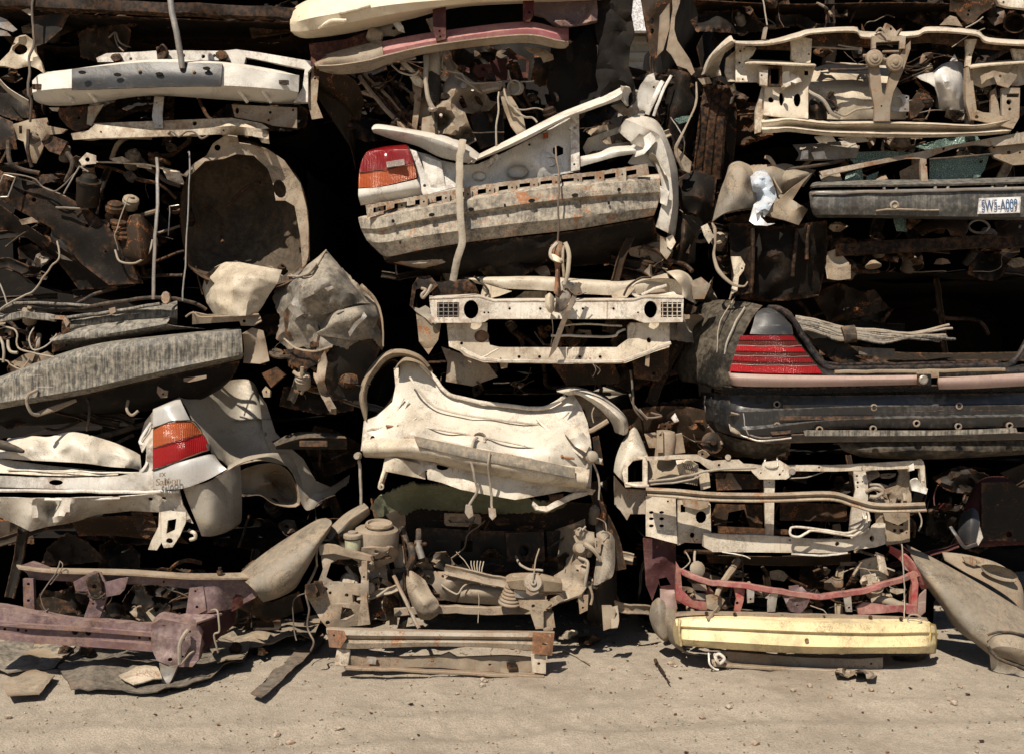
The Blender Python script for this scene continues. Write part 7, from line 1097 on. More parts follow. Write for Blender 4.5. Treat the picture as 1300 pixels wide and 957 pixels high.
# ---- cream radiator frame with rusty bumper bar
W = wreck('cream front frame with a long bent rusty bar and looped coolant pipes', 985, 702)
shell(W, 800, 565, 1180, 690, .5, 2.7, 'void', 55)
part('upper_rail', M['cream'], W, panel([(820, 580), (860, 577), (886, 577), (896, 582), (906, 585), (938, 583), (944, 588), (966, 590), (1060, 590), (1168, 584), (1174, 592), (1176, 622), (1170, 622), (1168, 594), (1060, 598), (966, 597), (906, 597), (898, 594), (888, 586), (870, 582), (822, 584)], [E(913, 590, 1.8), E(1100, 592, 1.4), E(1040, 593, 1.4)], d=-.12, th=.03, dent=.008, step=5))
part('rail_tab', M['cream2'], W, lathe(924, 580, -.12, (0, -1, 0), [(.018, 0), (.018, .008)], 12), lathe(1097, 594, -.16, (0, -1, 0), [(.018, 0), (.018, .02)], 12))
rb_ = part('bumper_bar', M['rustbeam'], W, loft([
    [(820, 618, -.22), (860, 620, -.24), (905, 624, -.26), (980, 625, -.28), (1053, 623, -.28), (1085, 631, -.27), (1117, 638, -.26), (1174, 637, -.24)],
    [(820, 622, -.28), (860, 624, -.30), (905, 628, -.32), (980, 629, -.34), (1053, 627, -.34), (1085, 635, -.33), (1117, 642, -.32), (1175, 641, -.30)],
    [(821, 625, -.25), (860, 627, -.27), (905, 631, -.29), (980, 632, -.31), (1053, 630, -.31), (1085, 638, -.30), (1115, 645, -.29), (1175, 644, -.27)],
    [(822, 628, -.28), (860, 631, -.30), (905, 635, -.32), (980, 636, -.34), (1053, 634, -.34), (1084, 642, -.33), (1113, 649, -.32), (1177, 648, -.30)]], 7, 3, th=.008, dent=.004, hard=True))
part('left_plate', M['cream'], W, panel([(820, 629), (858, 631), (858, 640), (860, 690), (844, 686), (826, 681), (820, 680)], [E(824 + dx_, 648 + dy_, 3.2, 2, 8) for dx_ in (3, 16) for dy_ in (2, 10, 19)] + [E(848, 636, 1.4)], d=-.1, th=.01, dent=.006, step=5), panel([(860, 631), (898, 633), (902, 640), (903, 690), (870, 688), (860, 692)], [E(890, 656, 7, 8, 10), E(879, 679, 3.2, 3.8), R(864, 640, 870, 650)], d=-.07, th=.012, dent=.008, cr=.008, step=5))
part('rust_patch_plate', M['rustbeam'], W, panel([(866, 634), (900, 634), (899, 643), (888, 647), (868, 642)], d=-.1, th=.01, step=5))
part('lower_rail', M['cream2'], W, panel([(893, 676), (900, 677), (970, 679), (1040, 684), (1082, 684), (1100, 674), (1114, 664), (1124, 664), (1124, 690), (1112, 694), (1080, 698), (1068, 702), (1000, 701), (905, 700), (894, 694)], [E(1107, 683, 3, 4), E(1063, 690, 3, 3, 8), E(1003, 685, 1.3)], d=-.14, th=.04, dent=.008, step=6)); part('lower_lip', M['white'], W, tube([(1005, 703, -.16), (1050, 704, -.16), (1076, 701, -.16)], .006, flat=.5), tube([(916, 700, -.14), (940, 704, -.16), (952, 708, -.15)], .004))
part('centre_post', M['cream2'], W, panel([(970, 606), (984, 606), (983, 630), (982, 684), (972, 684), (971, 640)], [E(977, 612, 1)], d=-.13, th=.02, step=5)); part('latch_plate', M['cream2'], W, panel([(953, 596), (966, 594), (970, 586), (990, 584), (1003, 592), (1004, 604), (998, 608), (964, 608), (956, 600)], [E(966, 600, 1.2), E(990, 602, 1.6), E(994, 597, 1.2)], d=-.17, th=.012, dent=.006, step=4)); part('latch', M['alu'], W, lathe(1005, 598, -.18, (0, -1, 0), [(.02, 0), (.02, .015), (.008, .016)], 12), tube([(972, 582, -.15), (972, 592, -.17), (986, 592, -.17), (986, 580, -.15)], .006))
part('right_post', M['cream2'], W, panel([(1083, 596), (1098, 595), (1102, 612), (1102, 634), (1098, 640), (1106, 660), (1098, 676), (1082, 684), (1078, 676), (1082, 640), (1086, 620)], [E(1088, 604, 1.6), E(1089, 612, 1.6), E(1089, 618, 1.2), E(1095, 611, 1.2)], d=-.12, th=.02, cr=.008, step=5))
part('right_plate', M['tan'], W, panel([(1110, 640), (1126, 643), (1155, 651), (1155, 687), (1138, 690), (1126, 692), (1112, 668)], [R(1134, 663, 1138, 666), R(1142, 663, 1147, 667), R(1134, 671, 1138, 675), R(1142, 671, 1147, 675), E(1151, 676, 1.3)], d=-.08, th=.015, cr=.01, dent=.01, step=5), panel([(1136, 590), (1154, 588), (1156, 620), (1158, 640), (1140, 640), (1122, 630), (1124, 620), (1138, 616), (1142, 600)], d=-.04, th=.02, cr=.015, step=5), panel([(1120, 646), (1152, 648), (1152, 660), (1140, 666), (1124, 660)], d=-.13, th=.02, cr=.02, step=4))
part('coolant_pipe', M['cream2'], W, tube([(1100, 655, -.16), (1094, 666, -.2), (1076, 676, -.22), (1050, 673, -.22), (1010, 668, -.22), (1003, 673, -.22), (1004, 679, -.22), (1014, 681, -.22), (1024, 676, -.22), (1034, 673, -.22), (1076, 679, -.22), (1088, 677, -.22), (1104, 664, -.18)], .008, n=8), tube([(1095, 650, -.14), (1096, 660, -.18), (1078, 668, -.2)], .007), tube([(1100, 646, -.14), (1104, 658, -.16), (1100, 672, -.2), (1080, 682, -.22)], .007))
part('hose', M['hose'], W, tube([(1100, 624, -.12), (1110, 620, -.15), (1120, 624, -.15), (1112, 630, -.15), (1104, 630, -.14)], .012), tube([(1104, 616, -.1), (1116, 616, -.14), (1122, 622, -.14)], .009), tube([(1167, 650, -.1), (1170, 664, -.12), (1166, 674, -.12)], .005))
part('loose_end', M['white'], W, panel([(1154, 592), (1160, 588), (1161, 596), (1154, 598)], d=-.14, th=.02, cr=.01, step=3), panel([(1155, 610), (1164, 606), (1170, 614), (1178, 620), (1176, 627), (1166, 624), (1158, 622)], d=-.14, th=.01, cr=.03, step=3)); part('hook', M['cream'], W, tube([(1158, 588, -.1), (1168, 584, -.12), (1172, 592, -.12), (1172, 610, -.12)], .010, flat=.6))
part('wing_front', M['cream2'], W, loft([[(800, 545, .15), (806, 541, .1), (816, 560, .1), (822, 578, .08)], [(790, 560, .05), (800, 560, -.06), (812, 570, -.08), (822, 582, -.06)], [(782, 580, .05), (790, 582, -.06), (794, 586, -.08), (798, 588, -.06)], [(779, 598, .06), (784, 604, -.04), (788, 608, -.05), (792, 612, -.03)]], 6, 5, th=.006, dent=.01, cr=.008))
part('lamp_hole_frame', M['cream2'], W, panel([(790, 600), (794, 586), (804, 580), (822, 578), (822, 616), (794, 618), (792, 610)], [[(797, 592), (804, 584), (816, 582), (816, 611), (797, 612)]], d=-.1, th=.015, step=4)); part('lamp_shelf', M['cream2'], W, tube([(794, 614, -.14), (808, 617, -.15), (824, 616, -.14)], .010))
part('inner_wing', M['tan'], W, panel([(780, 604, .0), (794, 620), (820, 622), (820, 652), (800, 652), (796, 660), (788, 648), (780, 640)], d=.08, th=.008, cr=.03, dent=.02), loft([[(822, 582, .1), (850, 580, .08), (880, 584, .1)], [(822, 600, .04), (856, 600, .0), (886, 606, .04)], [(822, 616, .02), (860, 612, -.02), (886, 616, .0)]], 6, 5, cr=.025, dent=.015)); part('lamp_bucket', M['cream'], W, panel([(858, 584), (874, 582), (886, 590), (890, 602), (876, 606), (862, 600)], d=-.04, cr=.04, th=.006, step=3), panel([(886, 594), (900, 598), (902, 618), (890, 622)], d=-.1, th=.02, step=4))
part('bracket', M['tan'], W, *[tube([(866 + k_*3, 586 + k_, -.05), (872 + k_*3, 600 + k_, -.08)], .004, n=4) for k_ in range(5)]); part('cable', M['hose'], W, tube([(824, 610, -.12), (850, 608, -.15), (880, 602, -.16), (910, 596, -.16), (960, 593, -.16)], .008), tube([(826, 614, -.12), (860, 612, -.15), (890, 604, -.16)], .006), tube([(1003, 607, -.1), (1030, 604, -.1), (1050, 596, -.08)], .004))
part('suspension_tower', M['tan'], W, lathe(845, 562, .0, (.1, -.1, 1), [(.06, -.1), (.06, .06), (.05, .075), (.03, .08)], 20), panel([(834, 546), (842, 545), (842, 574), (834, 574)], [R(835.5, 548, 840, 553)], d=-.08, th=.02, step=4), panel([(856, 552), (866, 550), (870, 574), (856, 576)], d=-.02, th=.02, cr=.02), panel([(818, 550), (834, 548), (834, 568), (824, 568)], d=.03, th=.01, cr=.02))
part('bulkhead', M['brown'], W, loft([[(790, 520, .15), (850, 515, .12), (900, 522, .15), (1000, 560, .3)], [(800, 550, .2), (860, 548, .15), (930, 566, .2), (1000, 580, .3)], [(820, 580, .3), (880, 578, .25), (940, 580, .25), (1000, 584, .35)]], 7, 5, dent=.03, cr=.03)); part('brake_disc', M['dark'], W, lathe(904, 562, .05, (0, -1, .2), [(.06, 0), (.07, .01), (.03, .02), (.02, .05)], 22))
part('cable', M['wire'], W, tube([(812, 520, .0), (822, 530, -.05), (840, 528, -.04), (826, 524, -.05)], .006), tube([(800, 500, .0), (806, 516, -.04), (822, 532, -.05)], .007)); part('catch', M['white'], W, panel([(852, 530), (857, 524), (862, 534), (856, 536)], d=-.05, th=.02, cr=.01, step=3))
part('engine_panel', M['brown'], W, panel([(908, 600), (966, 602), (966, 620), (910, 622)], d=.15, cr=.02), panel([(910, 640), (968, 640), (968, 672), (912, 672), (905, 656)], [[(925, 650), (945, 646), (952, 668), (922, 668)]], d=.2, th=.02, cr=.02), panel([(990, 636), (1076, 640), (1074, 662), (990, 660)], d=.16, cr=.03, dent=.02), panel([(912, 668), (1000, 672), (1000, 678), (912, 676)], d=.05, th=.02))
junk(W, 905, 600, 1080, 676, .1, .35, 16, 68, ('dark', 'brown', 'maroon')); junk(W, 830, 535, 1000, 580, .0, .2, 14, 69, ('dark', 'tan', 'brown', 'wire')); junk(W, 1100, 596, 1150, 640, -.06, .05, 9, 70, ('tan', 'hose', 'dark'))
# ---- red front end with yellow bumper
W = wreck('red car front with a long yellow bumper, standing on the ground', 1010, 850, -.3)
shell(W, 812, 690, 1192, 812, .55, 2.8, 'void', 56)
yb = part('bumper', M['yellow'], W, loft([
    [(860, 782, -.24), (880, 779, -.28), (930, 779, -.34), (1020, 782, -.38), (1110, 784, -.36), (1170, 786, -.30), (1184, 792, -.24)],
    [(857, 786, -.32), (880, 785, -.38), (930, 785, -.44), (1020, 789, -.48), (1110, 791, -.46), (1170, 792, -.40), (1187, 796, -.30)],
    [(859, 794, -.34), (880, 795, -.40), (930, 797, -.46), (1020, 801, -.50), (1110, 803, -.48), (1170, 802, -.42), (1187, 803, -.32)],
    [(860, 796, -.32), (880, 797, -.38), (930, 799, -.44), (1020, 803, -.48), (1110, 805, -.46), (1170, 804, -.40), (1187, 805, -.31)],
    [(861, 810, -.33), (880, 812, -.40), (930, 815, -.46), (1020, 820, -.50), (1110, 821, -.48), (1170, 820, -.42), (1188, 818, -.32)],
    [(861, 818, -.30), (880, 820, -.36), (930, 824, -.42), (1020, 829, -.46), (1110, 829, -.44), (1170, 829, -.38), (1186, 828, -.28)]], 8, 4, th=.01, dent=.003, dsc=5, hard=True))
part('bumper_end', M['yellow'], yb, loft([[(856, 788, -.22), (854, 800, -.22), (857, 816, -.22)], [(862, 784, -.36), (861, 800, -.37), (864, 820, -.35)]], 6, 3, th=.012), loft([[(1188, 792, -.22), (1190, 808, -.22), (1188, 829, -.2)], [(1180, 790, -.36), (1182, 808, -.38), (1180, 830, -.34)]], 6, 3, th=.012)); part('bumper_bolt', M['orust'], yb, lathe(1024, 812, -.5, (0, -1, 0), [(.012, 0), (.012, .006), (.005, .003)], 12))
part('slam_strip', M['tan'], W, loft([[(858, 776, -.14), (900, 775, -.2), (1000, 777, -.22), (1100, 780, -.2), (1176, 783, -.14)], [(857, 780, -.3), (900, 778, -.36), (1000, 781, -.4), (1100, 783, -.38), (1178, 787, -.3)]], 9, 3, th=.01, dent=.005)); part('clip', M['dark'], W, *[box(x_, y_, -.39, .02, .02, .02) for x_, y_ in ((897, 778), (933, 779), (993, 782), (1046, 783), (1105, 783), (1144, 785))])
part('upper_rail', M['red'], W, beam([(862, 724, -.1), (880, 731, -.16), (905, 738, -.2), (950, 742, -.24), (1000, 752, -.26), (1040, 756, -.26), (1076, 752, -.24), (1110, 745, -.22), (1140, 736, -.18), (1162, 728, -.1)], boxp(.035, .03), .008, 6)); part('front_panel', M['red'], W, panel([(858, 712), (864, 722), (866, 748), (880, 762), (918, 766), (917, 774), (890, 774), (870, 768), (858, 760)], d=-.16, th=.02, cr=.01, step=5), panel([(1088, 770), (1096, 764), (1130, 768), (1164, 768), (1166, 782), (1142, 776), (1120, 778), (1090, 780)], d=-.2, th=.02, cr=.01, step=4), panel([(1154, 728), (1162, 724), (1166, 740), (1164, 780), (1156, 780), (1158, 740)], d=-.16, th=.03, cr=.01, step=4), panel([(932, 746), (946, 744), (944, 762), (940, 776), (932, 775), (935, 760)], [E(936, 765, 2)], d=-.22, th=.02, step=4))
part('left_wing', M['maroon'], W, panel([(816, 682, .1), (836, 684), (858, 690), (858, 730), (864, 766), (846, 762), (836, 740), (828, 762), (820, 742)], [[(836, 734), (846, 732), (852, 742), (838, 744)]], d=.0, th=.008, dent=.02, cr=.015, step=6), label='dark red dusty left wing'); part('left_wing', M['pinktrim'], W, panel([(838, 748), (856, 748), (860, 772), (850, 782), (838, 766)], d=-.1, th=.02, cr=.02, step=4)); part('splash_guard', M['tanf'], W, loft([[(828, 764, -.05), (836, 758, -.12), (844, 764, -.1)], [(824, 780, -.05), (836, 780, -.15), (848, 784, -.12)], [(830, 800, -.05), (840, 808, -.14), (850, 806, -.1)], [(838, 810, -.02), (844, 814, -.1), (848, 812, -.08)]], 5, 5, th=.006, cr=.012), loft([[(846, 772, -.12), (858, 770, -.2)], [(842, 790, -.12), (858, 800, -.22)], [(852, 816, -.1), (868, 826, -.2)], [(872, 830, -.1), (888, 832, -.18)]], 5, 4, th=.006, dent=.01))
part('right_wing', M['red'], W, loft([[(1126, 692, .0), (1146, 704, -.02), (1164, 724, -.04), (1178, 746, -.05)], [(1130, 692, -.08), (1152, 704, -.12), (1168, 724, -.14), (1180, 746, -.12)], [(1128, 700, -.06), (1146, 714, -.1), (1160, 732, -.1), (1170, 748, -.08)]], 7, 4, th=.006, dent=.006), loft([[(1138, 690, .0), (1158, 706, .0), (1172, 724, -.02), (1180, 744, -.02)], [(1142, 690, -.06), (1162, 708, -.08), (1174, 728, -.1), (1182, 746, -.08)]], 7, 3, th=.006)); part('wing_edge', M['pinktrim'], W, panel([(1176, 748), (1175, 776), (1166, 784), (1160, 776), (1164, 760)], d=-.14, th=.02, cr=.01, step=4), panel([(1142, 706), (1156, 716), (1160, 728), (1148, 722)], d=-.1, th=.01, step=4))
part('stay', M['alu'], W, panel([(948, 744), (958, 744), (957, 764), (949, 765)], [E(953, 760, 1.5)], d=-.27, th=.012, step=4), panel([(1070, 752), (1080, 750), (1082, 776), (1074, 776)], [E(1078, 771, 1.6)], d=-.27, th=.012, step=4), panel([(980, 748), (988, 750), (984, 776), (974, 776), (974, 762)], d=-.26, th=.02, cr=.02, step=4)); part('latch', M['purple'], W, panel([(994, 756), (1006, 746), (1018, 744), (1030, 756), (1024, 770), (1016, 778), (1004, 776), (998, 766)], [E(1012, 768, 1.4)], d=-.27, th=.02, cr=.03, step=4), panel([(1002, 744), (1014, 742), (1016, 758), (1002, 760)], d=-.28, th=.02, cr=.02, step=4))
part('broken_strut', M['tan'], W, tube([(938, 710, .0), (928, 724, -.1), (916, 742, -.18), (910, 756, -.24)], [.02, .024, .02, .015], n=6, flat=.6), panel([(896, 756), (910, 752), (920, 762), (912, 776), (898, 772)], d=-.18, cr=.03, th=.01, step=4), tube([(912, 770, -.25), (904, 780, -.38), (898, 786, -.42)], .012, flat=.5)); part('headlamp_bits', M['hose'], W, *[box(882 + k_*2, 728 + k_*8, -.1, .10 - k_*.01, .03, .02, (0, 10, 0)) for k_ in range(5)][:1], lathe(884, 722, -.1, (.2, -1, .3), [(.04, 0), (.05, .02), (.02, .04)], 14), tube([(882, 700, -.05), (881, 712, -.1), (885, 722, -.1)], .008), panel([(878, 740), (896, 742), (898, 750), (880, 748)], d=-.12, th=.01, step=4), panel([(882, 752), (900, 754), (902, 762), (884, 760)], d=-.12, th=.01, step=4))
part('suspension_bits', M['cream'], W, panel([(1090, 712), (1112, 706), (1122, 720), (1132, 740), (1112, 752), (1094, 744)], d=.0, cr=.05, th=.01, step=5, csc=9), panel([(1112, 700), (1122, 704), (1128, 730), (1116, 724)], d=-.1, cr=.03, th=.01, step=4), panel([(1100, 730), (1112, 728), (1112, 746), (1104, 748)], d=-.12, th=.02, step=4)); part('exhaust_pipe', M['hose'], W, tube([(1108, 764, -.1), (1124, 762, -.15), (1140, 768, -.16), (1152, 772, -.14)], .03, n=12))
part('cable', M['hose'], W, tube([(1144, 690, -.2), (1147, 720, -.22), (1148, 760, -.22), (1148, 784, -.3)], .004), tube([(1028, 768, -.28), (1044, 774, -.34), (1050, 780, -.36)], .003), tube([(1152, 786, -.36), (1156, 780, -.38), (1164, 780, -.38), (1170, 786, -.38), (1162, 792, -.4), (1154, 790, -.4), (1152, 785, -.38)], .005), tube([(870, 700, -.05), (876, 712, -.1), (866, 722, -.12)], .004))
part('lower_beam', M['tan'], W, panel([(902, 828, -.3), (918, 826), (1020, 834), (1090, 836), (1121, 834), (1121, 846), (1116, 852), (1040, 850), (920, 844), (904, 842)], [E(922, 834, 2), E(1106, 842, 1.5)], d=-.35, th=.05, dent=.008, step=7), beam([(905, 842, -.36), (1000, 848, -.38), (1116, 853, -.38)], boxp(.02, .04), .004, 10)); part('tow_loop', M['white'], W, tube([(908, 830, -.38), (910, 838, -.42), (914, 842, -.42), (920, 836, -.42), (914, 830, -.4), (908, 832, -.4)], .010), tube([(900, 826, -.36), (901, 842, -.4), (906, 848, -.4), (912, 850, -.4)], .006))
part('tray', M['dark'], W, loft([[(1130, 832, -.2), (1160, 832, -.24), (1176, 830, -.2)], [(1136, 838, -.2), (1160, 840, -.24), (1174, 836, -.2)]], 5, 3))
part('bonnet_edge', M['brown'], W, loft([[(896, 704, .1), (980, 706, .08), (1080, 702, .1)], [(900, 714, .2), (990, 718, .18), (1080, 716, .2)]], 8, 4, cr=.02, dent=.02))
junk(W, 866, 715, 1150, 775, -.05, .3, 44, 71, ('dark', 'brown', 'tan', 'wire', 'rubber')); junk(W, 1085, 700, 1150, 765, -.1, .1, 12, 72, ('tan', 'cream', 'hose', 'dark'))
# ---- wrecks right of the stack
W = wreck('dark red car door end lying in shadow right of the cream frame', 1250, 695, .6)
shell(W, 1176, 590, 1420, 700, 1.1, 2.8, 'void', 57)
part('door_panel', M['maroon'], W, loft([[(1234, 620, .45), (1250, 606, .4), (1280, 604, .4), (1340, 606, .4)], [(1222, 650, .4), (1244, 640, .35), (1280, 640, .35), (1340, 640, .35)], [(1212, 690, .4), (1240, 694, .35), (1280, 692, .35), (1340, 690, .35)]], 7, 5, dent=.01, cr=.008))
part('door_card', M['dark'], W, panel([(1246, 612), (1330, 610), (1330, 688), (1246, 686)], [E(1281, 678, 4)], d=.3, th=.01, dent=.01)); part('mirror', M['greyp'], W, loft([[(1220, 652, .25), (1234, 644, .2), (1242, 650, .2)], [(1216, 670, .2), (1232, 664, .12), (1244, 666, .14)], [(1220, 688, .2), (1232, 692, .12), (1242, 690, .14)]], 5, 5, th=.01), tube([(1206, 668, .15), (1214, 680, .1), (1224, 694, .1), (1234, 692, .1), (1242, 690, .1)], .012, flat=.5))
part('bright_edge', M['white'], W, panel([(1240, 688), (1244, 668), (1248, 682), (1242, 692)], d=.05, th=.01, cr=.01, step=4)); part('upper_skin', M['brown'], W, panel([(1270, 600, .1), (1320, 580, .0), (1320, 600, .0), (1298, 618, .0), (1294, 618, .0), (1280, 608, .1)], d=.0, th=.008, cr=.01), tube([(1194, 614, .4), (1210, 620, .35)], .014))
junk(W, 1185, 600, 1300, 690, .5, .9, 12, 73, ('dark', 'maroon', 'brown'))
W = wreck('long dusty tan wing with a round lamp hole leaning at the bottom right corner', 1255, 862, -.5)
part('fender', M['tanf'], W, loft([
    [(1150, 690, .0), (1180, 705, .0), (1208, 720, -.02), (1250, 744, -.05), (1300, 775, -.08), (1340, 800, -.1)],
    [(1158, 706, -.12), (1186, 728, -.18), (1216, 752, -.24), (1256, 786, -.3), (1300, 815, -.34), (1340, 840, -.36)],
    [(1166, 724, -.14), (1190, 752, -.22), (1214, 782, -.28), (1246, 812, -.34), (1290, 838, -.38), (1330, 860, -.4)],
    [(1174, 742, -.06), (1194, 768, -.12), (1214, 798, -.18), (1240, 818, -.24), (1280, 850, -.28), (1320, 872, -.3)]], 9, 6, th=.006, dent=.012, dsc=5), label='scraped tan wing skin')
part('inner_skin', M['tan'], W, loft([[(1196, 700, .12), (1230, 704, .1), (1270, 716, .08), (1296, 740, .08), (1302, 780, .05)], [(1200, 710, .02), (1226, 726, .0), (1260, 744, -.02), (1290, 766, -.04), (1304, 790, -.06)]], 8, 4, th=.006, dent=.01, cr=.008)); part('vent_ring', M['tanf'], W, dish([(1246, 718), (1262, 717), (1282, 723), (1292, 732), (1288, 738), (1270, 736), (1252, 728)], (1270, 727), .06, 2, 4, rim_d=-.02, lipw=.02, dent=.004)); part('tab', M['tan'], W, panel([(1222, 706), (1232, 705), (1246, 714), (1236, 718), (1226, 714)], [E(1238, 713, 2)], d=.02, th=.01, step=4))
part('lamp_rim', M['rubber'], W, tube([(1254, 806, -.4), (1270, 802, -.42), (1300, 806, -.44), (1340, 820, -.44)], .008)); part('lamp_cover', M['tanf'], W, loft([[(1253, 816, -.36), (1262, 806, -.4), (1284, 803, -.42), (1312, 810, -.42), (1340, 822, -.42)], [(1256, 824, -.42), (1270, 820, -.48), (1290, 822, -.5), (1316, 830, -.5), (1340, 840, -.48)], [(1268, 834, -.4), (1284, 838, -.44), (1300, 844, -.45), (1320, 850, -.45), (1340, 856, -.44)]], 7, 5, th=.008, dent=.004))
part('lamp_seal', M['rubber'], W, tube([(1254, 820, -.42), (1266, 834, -.46), (1284, 842, -.49), (1304, 850, -.5), (1340, 862, -.5)], .010)); part('lower_lip', M['cream'], W, panel([(1256, 828, -.35), (1268, 838, -.4), (1300, 852, -.44), (1340, 866, -.44), (1340, 890, -.4), (1290, 880, -.4), (1268, 868, -.36), (1258, 848, -.32)], th=.01, cr=.012, step=6))
# ---- torn panels hanging in the gap between the centre and right stacks
W = wreck('torn door pillars and bent panels hanging in the gap beside the black-rust beam car', 850, 370)
part('pillar', M['brown'], W, panel([(812, -20), (852, -20), (852, 10), (846, 44), (838, 62), (834, 74), (828, 76), (824, 66), (822, 40), (816, 14)], [E(827, 27, 3, 4), E(828, 40, 2.5, 3.5)], d=.25, th=.02, cr=.02, dent=.02, step=6)); part('pillar', M['tan'], W, panel([(852, -20), (866, -20), (863, 4), (857, 22), (856, 38), (860, 52), (876, 76), (882, 92), (878, 96), (872, 88), (860, 84), (852, 70), (846, 64), (850, 40), (854, 12)], [E(862, 34, 1.4)], d=.15, th=.008, cr=.015, dent=.015, step=5), panel([(838, 20), (850, 4), (850, 36), (842, 64), (834, 72), (836, 50)], d=.2, th=.008, cr=.02, step=5))
part('white_panel', M['white'], W, panel([(806, 132), (812, 110), (822, 96), (830, 93), (832, 102), (840, 104), (842, 112), (832, 128), (824, 146), (816, 140), (808, 142)], [E(830, 111, 1.4)], d=.12, th=.006, cr=.02, dent=.01, step=4), tube([(842, 104, .1), (832, 122, .06), (822, 146, .08)], .016, flat=.5), tube([(852, 96, .1), (838, 124, .06), (830, 148, .08)], .010, flat=.5))
part('bent_door', M['dim'], W, loft([[(846, 88, .3), (866, 90, .15), (884, 98, .2), (896, 96, .3)], [(838, 120, .3), (858, 124, .12), (880, 126, .18), (892, 130, .3)], [(834, 150, .35), (850, 160, .15), (872, 164, .2), (886, 168, .35)], [(842, 186, .35), (856, 190, .18), (866, 190, .2), (878, 200, .35)]], 6, 5, th=.006, dent=.03, cr=.02))
part('bent_door', M['dark'], W, loft([[(884, 60, .5), (900, 30, .4), (920, 10, .4)], [(892, 110, .4), (912, 104, .3), (934, 106, .35)], [(884, 180, .4), (904, 184, .3), (934, 180, .35)], [(880, 240, .45), (900, 250, .35), (925, 246, .4)]], 6, 6, th=.006, dent=.03, cr=.03)); part('glass_shard', M['glass'], W, panel([(856, 152), (866, 148), (880, 147), (872, 155), (862, 158)], d=.1, th=.005, cr=.02, step=3))
part('torn_edge', M['tan'], W, tube([(884, 104, .1), (884, 130, .06), (874, 156, .04), (862, 178, .02), (858, 194, .04), (866, 214, .06), (876, 220, .08)], [.005, .008, .005, .01, .012, .008, .005], flat=.5)); part('torn_flap', M['tan'], W, panel([(858, 186), (868, 196), (878, 206), (876, 220), (864, 216), (860, 204)], d=.08, cr=.03, th=.005, step=4), panel([(886, 100), (900, 98), (904, 106), (892, 108)], d=.05, cr=.02, th=.005, step=4))
part('inner_pillar', M['dim'], W, *[tube([(900 + k_*12, 110, .2), (894 + k_*11, 150, .16), (888 + k_*12, 200, .2), (886 + k_*12, 228, .24)], .035, n=6, flat=.5) for k_ in range(3)]); part('sagging_skin', M['dim'], W, loft([[(862, 226, .25), (884, 216, .2), (910, 226, .2)], [(860, 250, .2), (884, 250, .1), (906, 262, .15)], [(868, 272, .25), (884, 276, .15), (902, 290, .2)]], 6, 5, cr=.03, dent=.03)); part('sagging_skin', M['dark'], W, loft([[(858, 272, .2), (870, 280, .12), (884, 300, .2)], [(850, 300, .15), (868, 304, .05), (876, 318, .15)], [(846, 330, .2), (858, 334, .1), (870, 344, .2)]], 6, 5, cr=.04, dent=.03))
part('bracket', M['cream'], W, panel([(926, 110), (932, 106), (934, 114), (929, 118)], d=.1, th=.01, cr=.02, step=3), panel([(846, 302), (854, 298), (858, 308), (852, 318), (846, 312)], d=-.02, cr=.03, th=.008, step=3), panel([(890, 288), (898, 284), (906, 300), (900, 310), (894, 300)], d=.1, cr=.03, th=.006, step=3)); junk(W, 850, 170, 925, 350, .2, .5, 18, 74, ('dark', 'brown', 'wire', 'tan')); junk(W, 812, 300, 880, 345, .0, .2, 8, 75, ('dark', 'brown', 'tan'))

scatter('dark crushed car above', 900, 0, 1290, 34, .1, .5, 18, 501, DK, FS)
scatter('cream radiator frame with two', 1030, 50, 1290, 150, .2, .5, 22, 502, DK + ('tan',), FS + ['canister'])
scatter('cream radiator frame with two', 900, 100, 965, 200, .2, .5, 8, 503, DK, FS)
scatter('car rear with shattered', 1000, 175, 1290, 225, .1, .4, 14, 504, DK + ('tan',), FS)
scatter('car rear with shattered', 920, 280, 1290, 350, .1, .5, 34, 505, DK, FS + ['canister', 'hose'])
scatter('black saloon rear', 1010, 360, 1290, 450, .3, .9, 14, 506, DK, FS)
scatter('cream front frame with a long', 820, 520, 1000, 575, .05, .4, 14, 507, DK + ('tan',), FS)
scatter('cream front frame with a long', 900, 600, 1160, 680, .2, .5, 16, 508, DK, FS)
scatter('red car front', 860, 700, 1160, 775, .05, .5, 34, 509, DK + ('tan', 'maroon'), FS + ['bracket', 'hose'])
scatter('torn door pillars', 810, 90, 930, 350, .15, .5, 22, 510, DK, FS)
scatter('dark red car door end', 1180, 600, 1300, 700, .4, .9, 10, 511, DK, FS)
# ================================================================ LOOSE THINGS
single('strap', M['strap'], 'pale webbing strap hanging over the white boot corner and rusty beam', 'strap', P(580, 355, -.2),
    tube([(588, 178, -.16), (586, 190, -.22), (583, 208, -.25), (583, 240, -.28), (584, 270, -.29), (587, 304, -.28), (582, 325, -.27), (577, 345, -.24), (575, 357, -.22)], .022, n=8, flat=.25, sub=6))
W = thing('hanging_cord', 'frayed cord with knotted rags hanging in front of the rusty beam', 'cord', P(708, 460, -.3))
part('cord', M['wire'], W, tube([(705, 186, -.15), (706, 200, -.2), (709, 220, -.26), (709, 260, -.29), (709, 290, -.28), (708, 310, -.26), (706, 336, -.26), (707, 360, -.26)], .006))
part('rag', M['orust'], W, loft([[(700, 312, -.26), (706, 306, -.28), (714, 308, -.27)], [(702, 324, -.26), (708, 324, -.3), (714, 326, -.27)], [(705, 345, -.26), (708, 345, -.28), (711, 346, -.26)], [(703, 372, -.26), (708, 376, -.28), (713, 378, -.25)]], 5, 5, th=.008, cr=.025, dent=.01, csc=14))
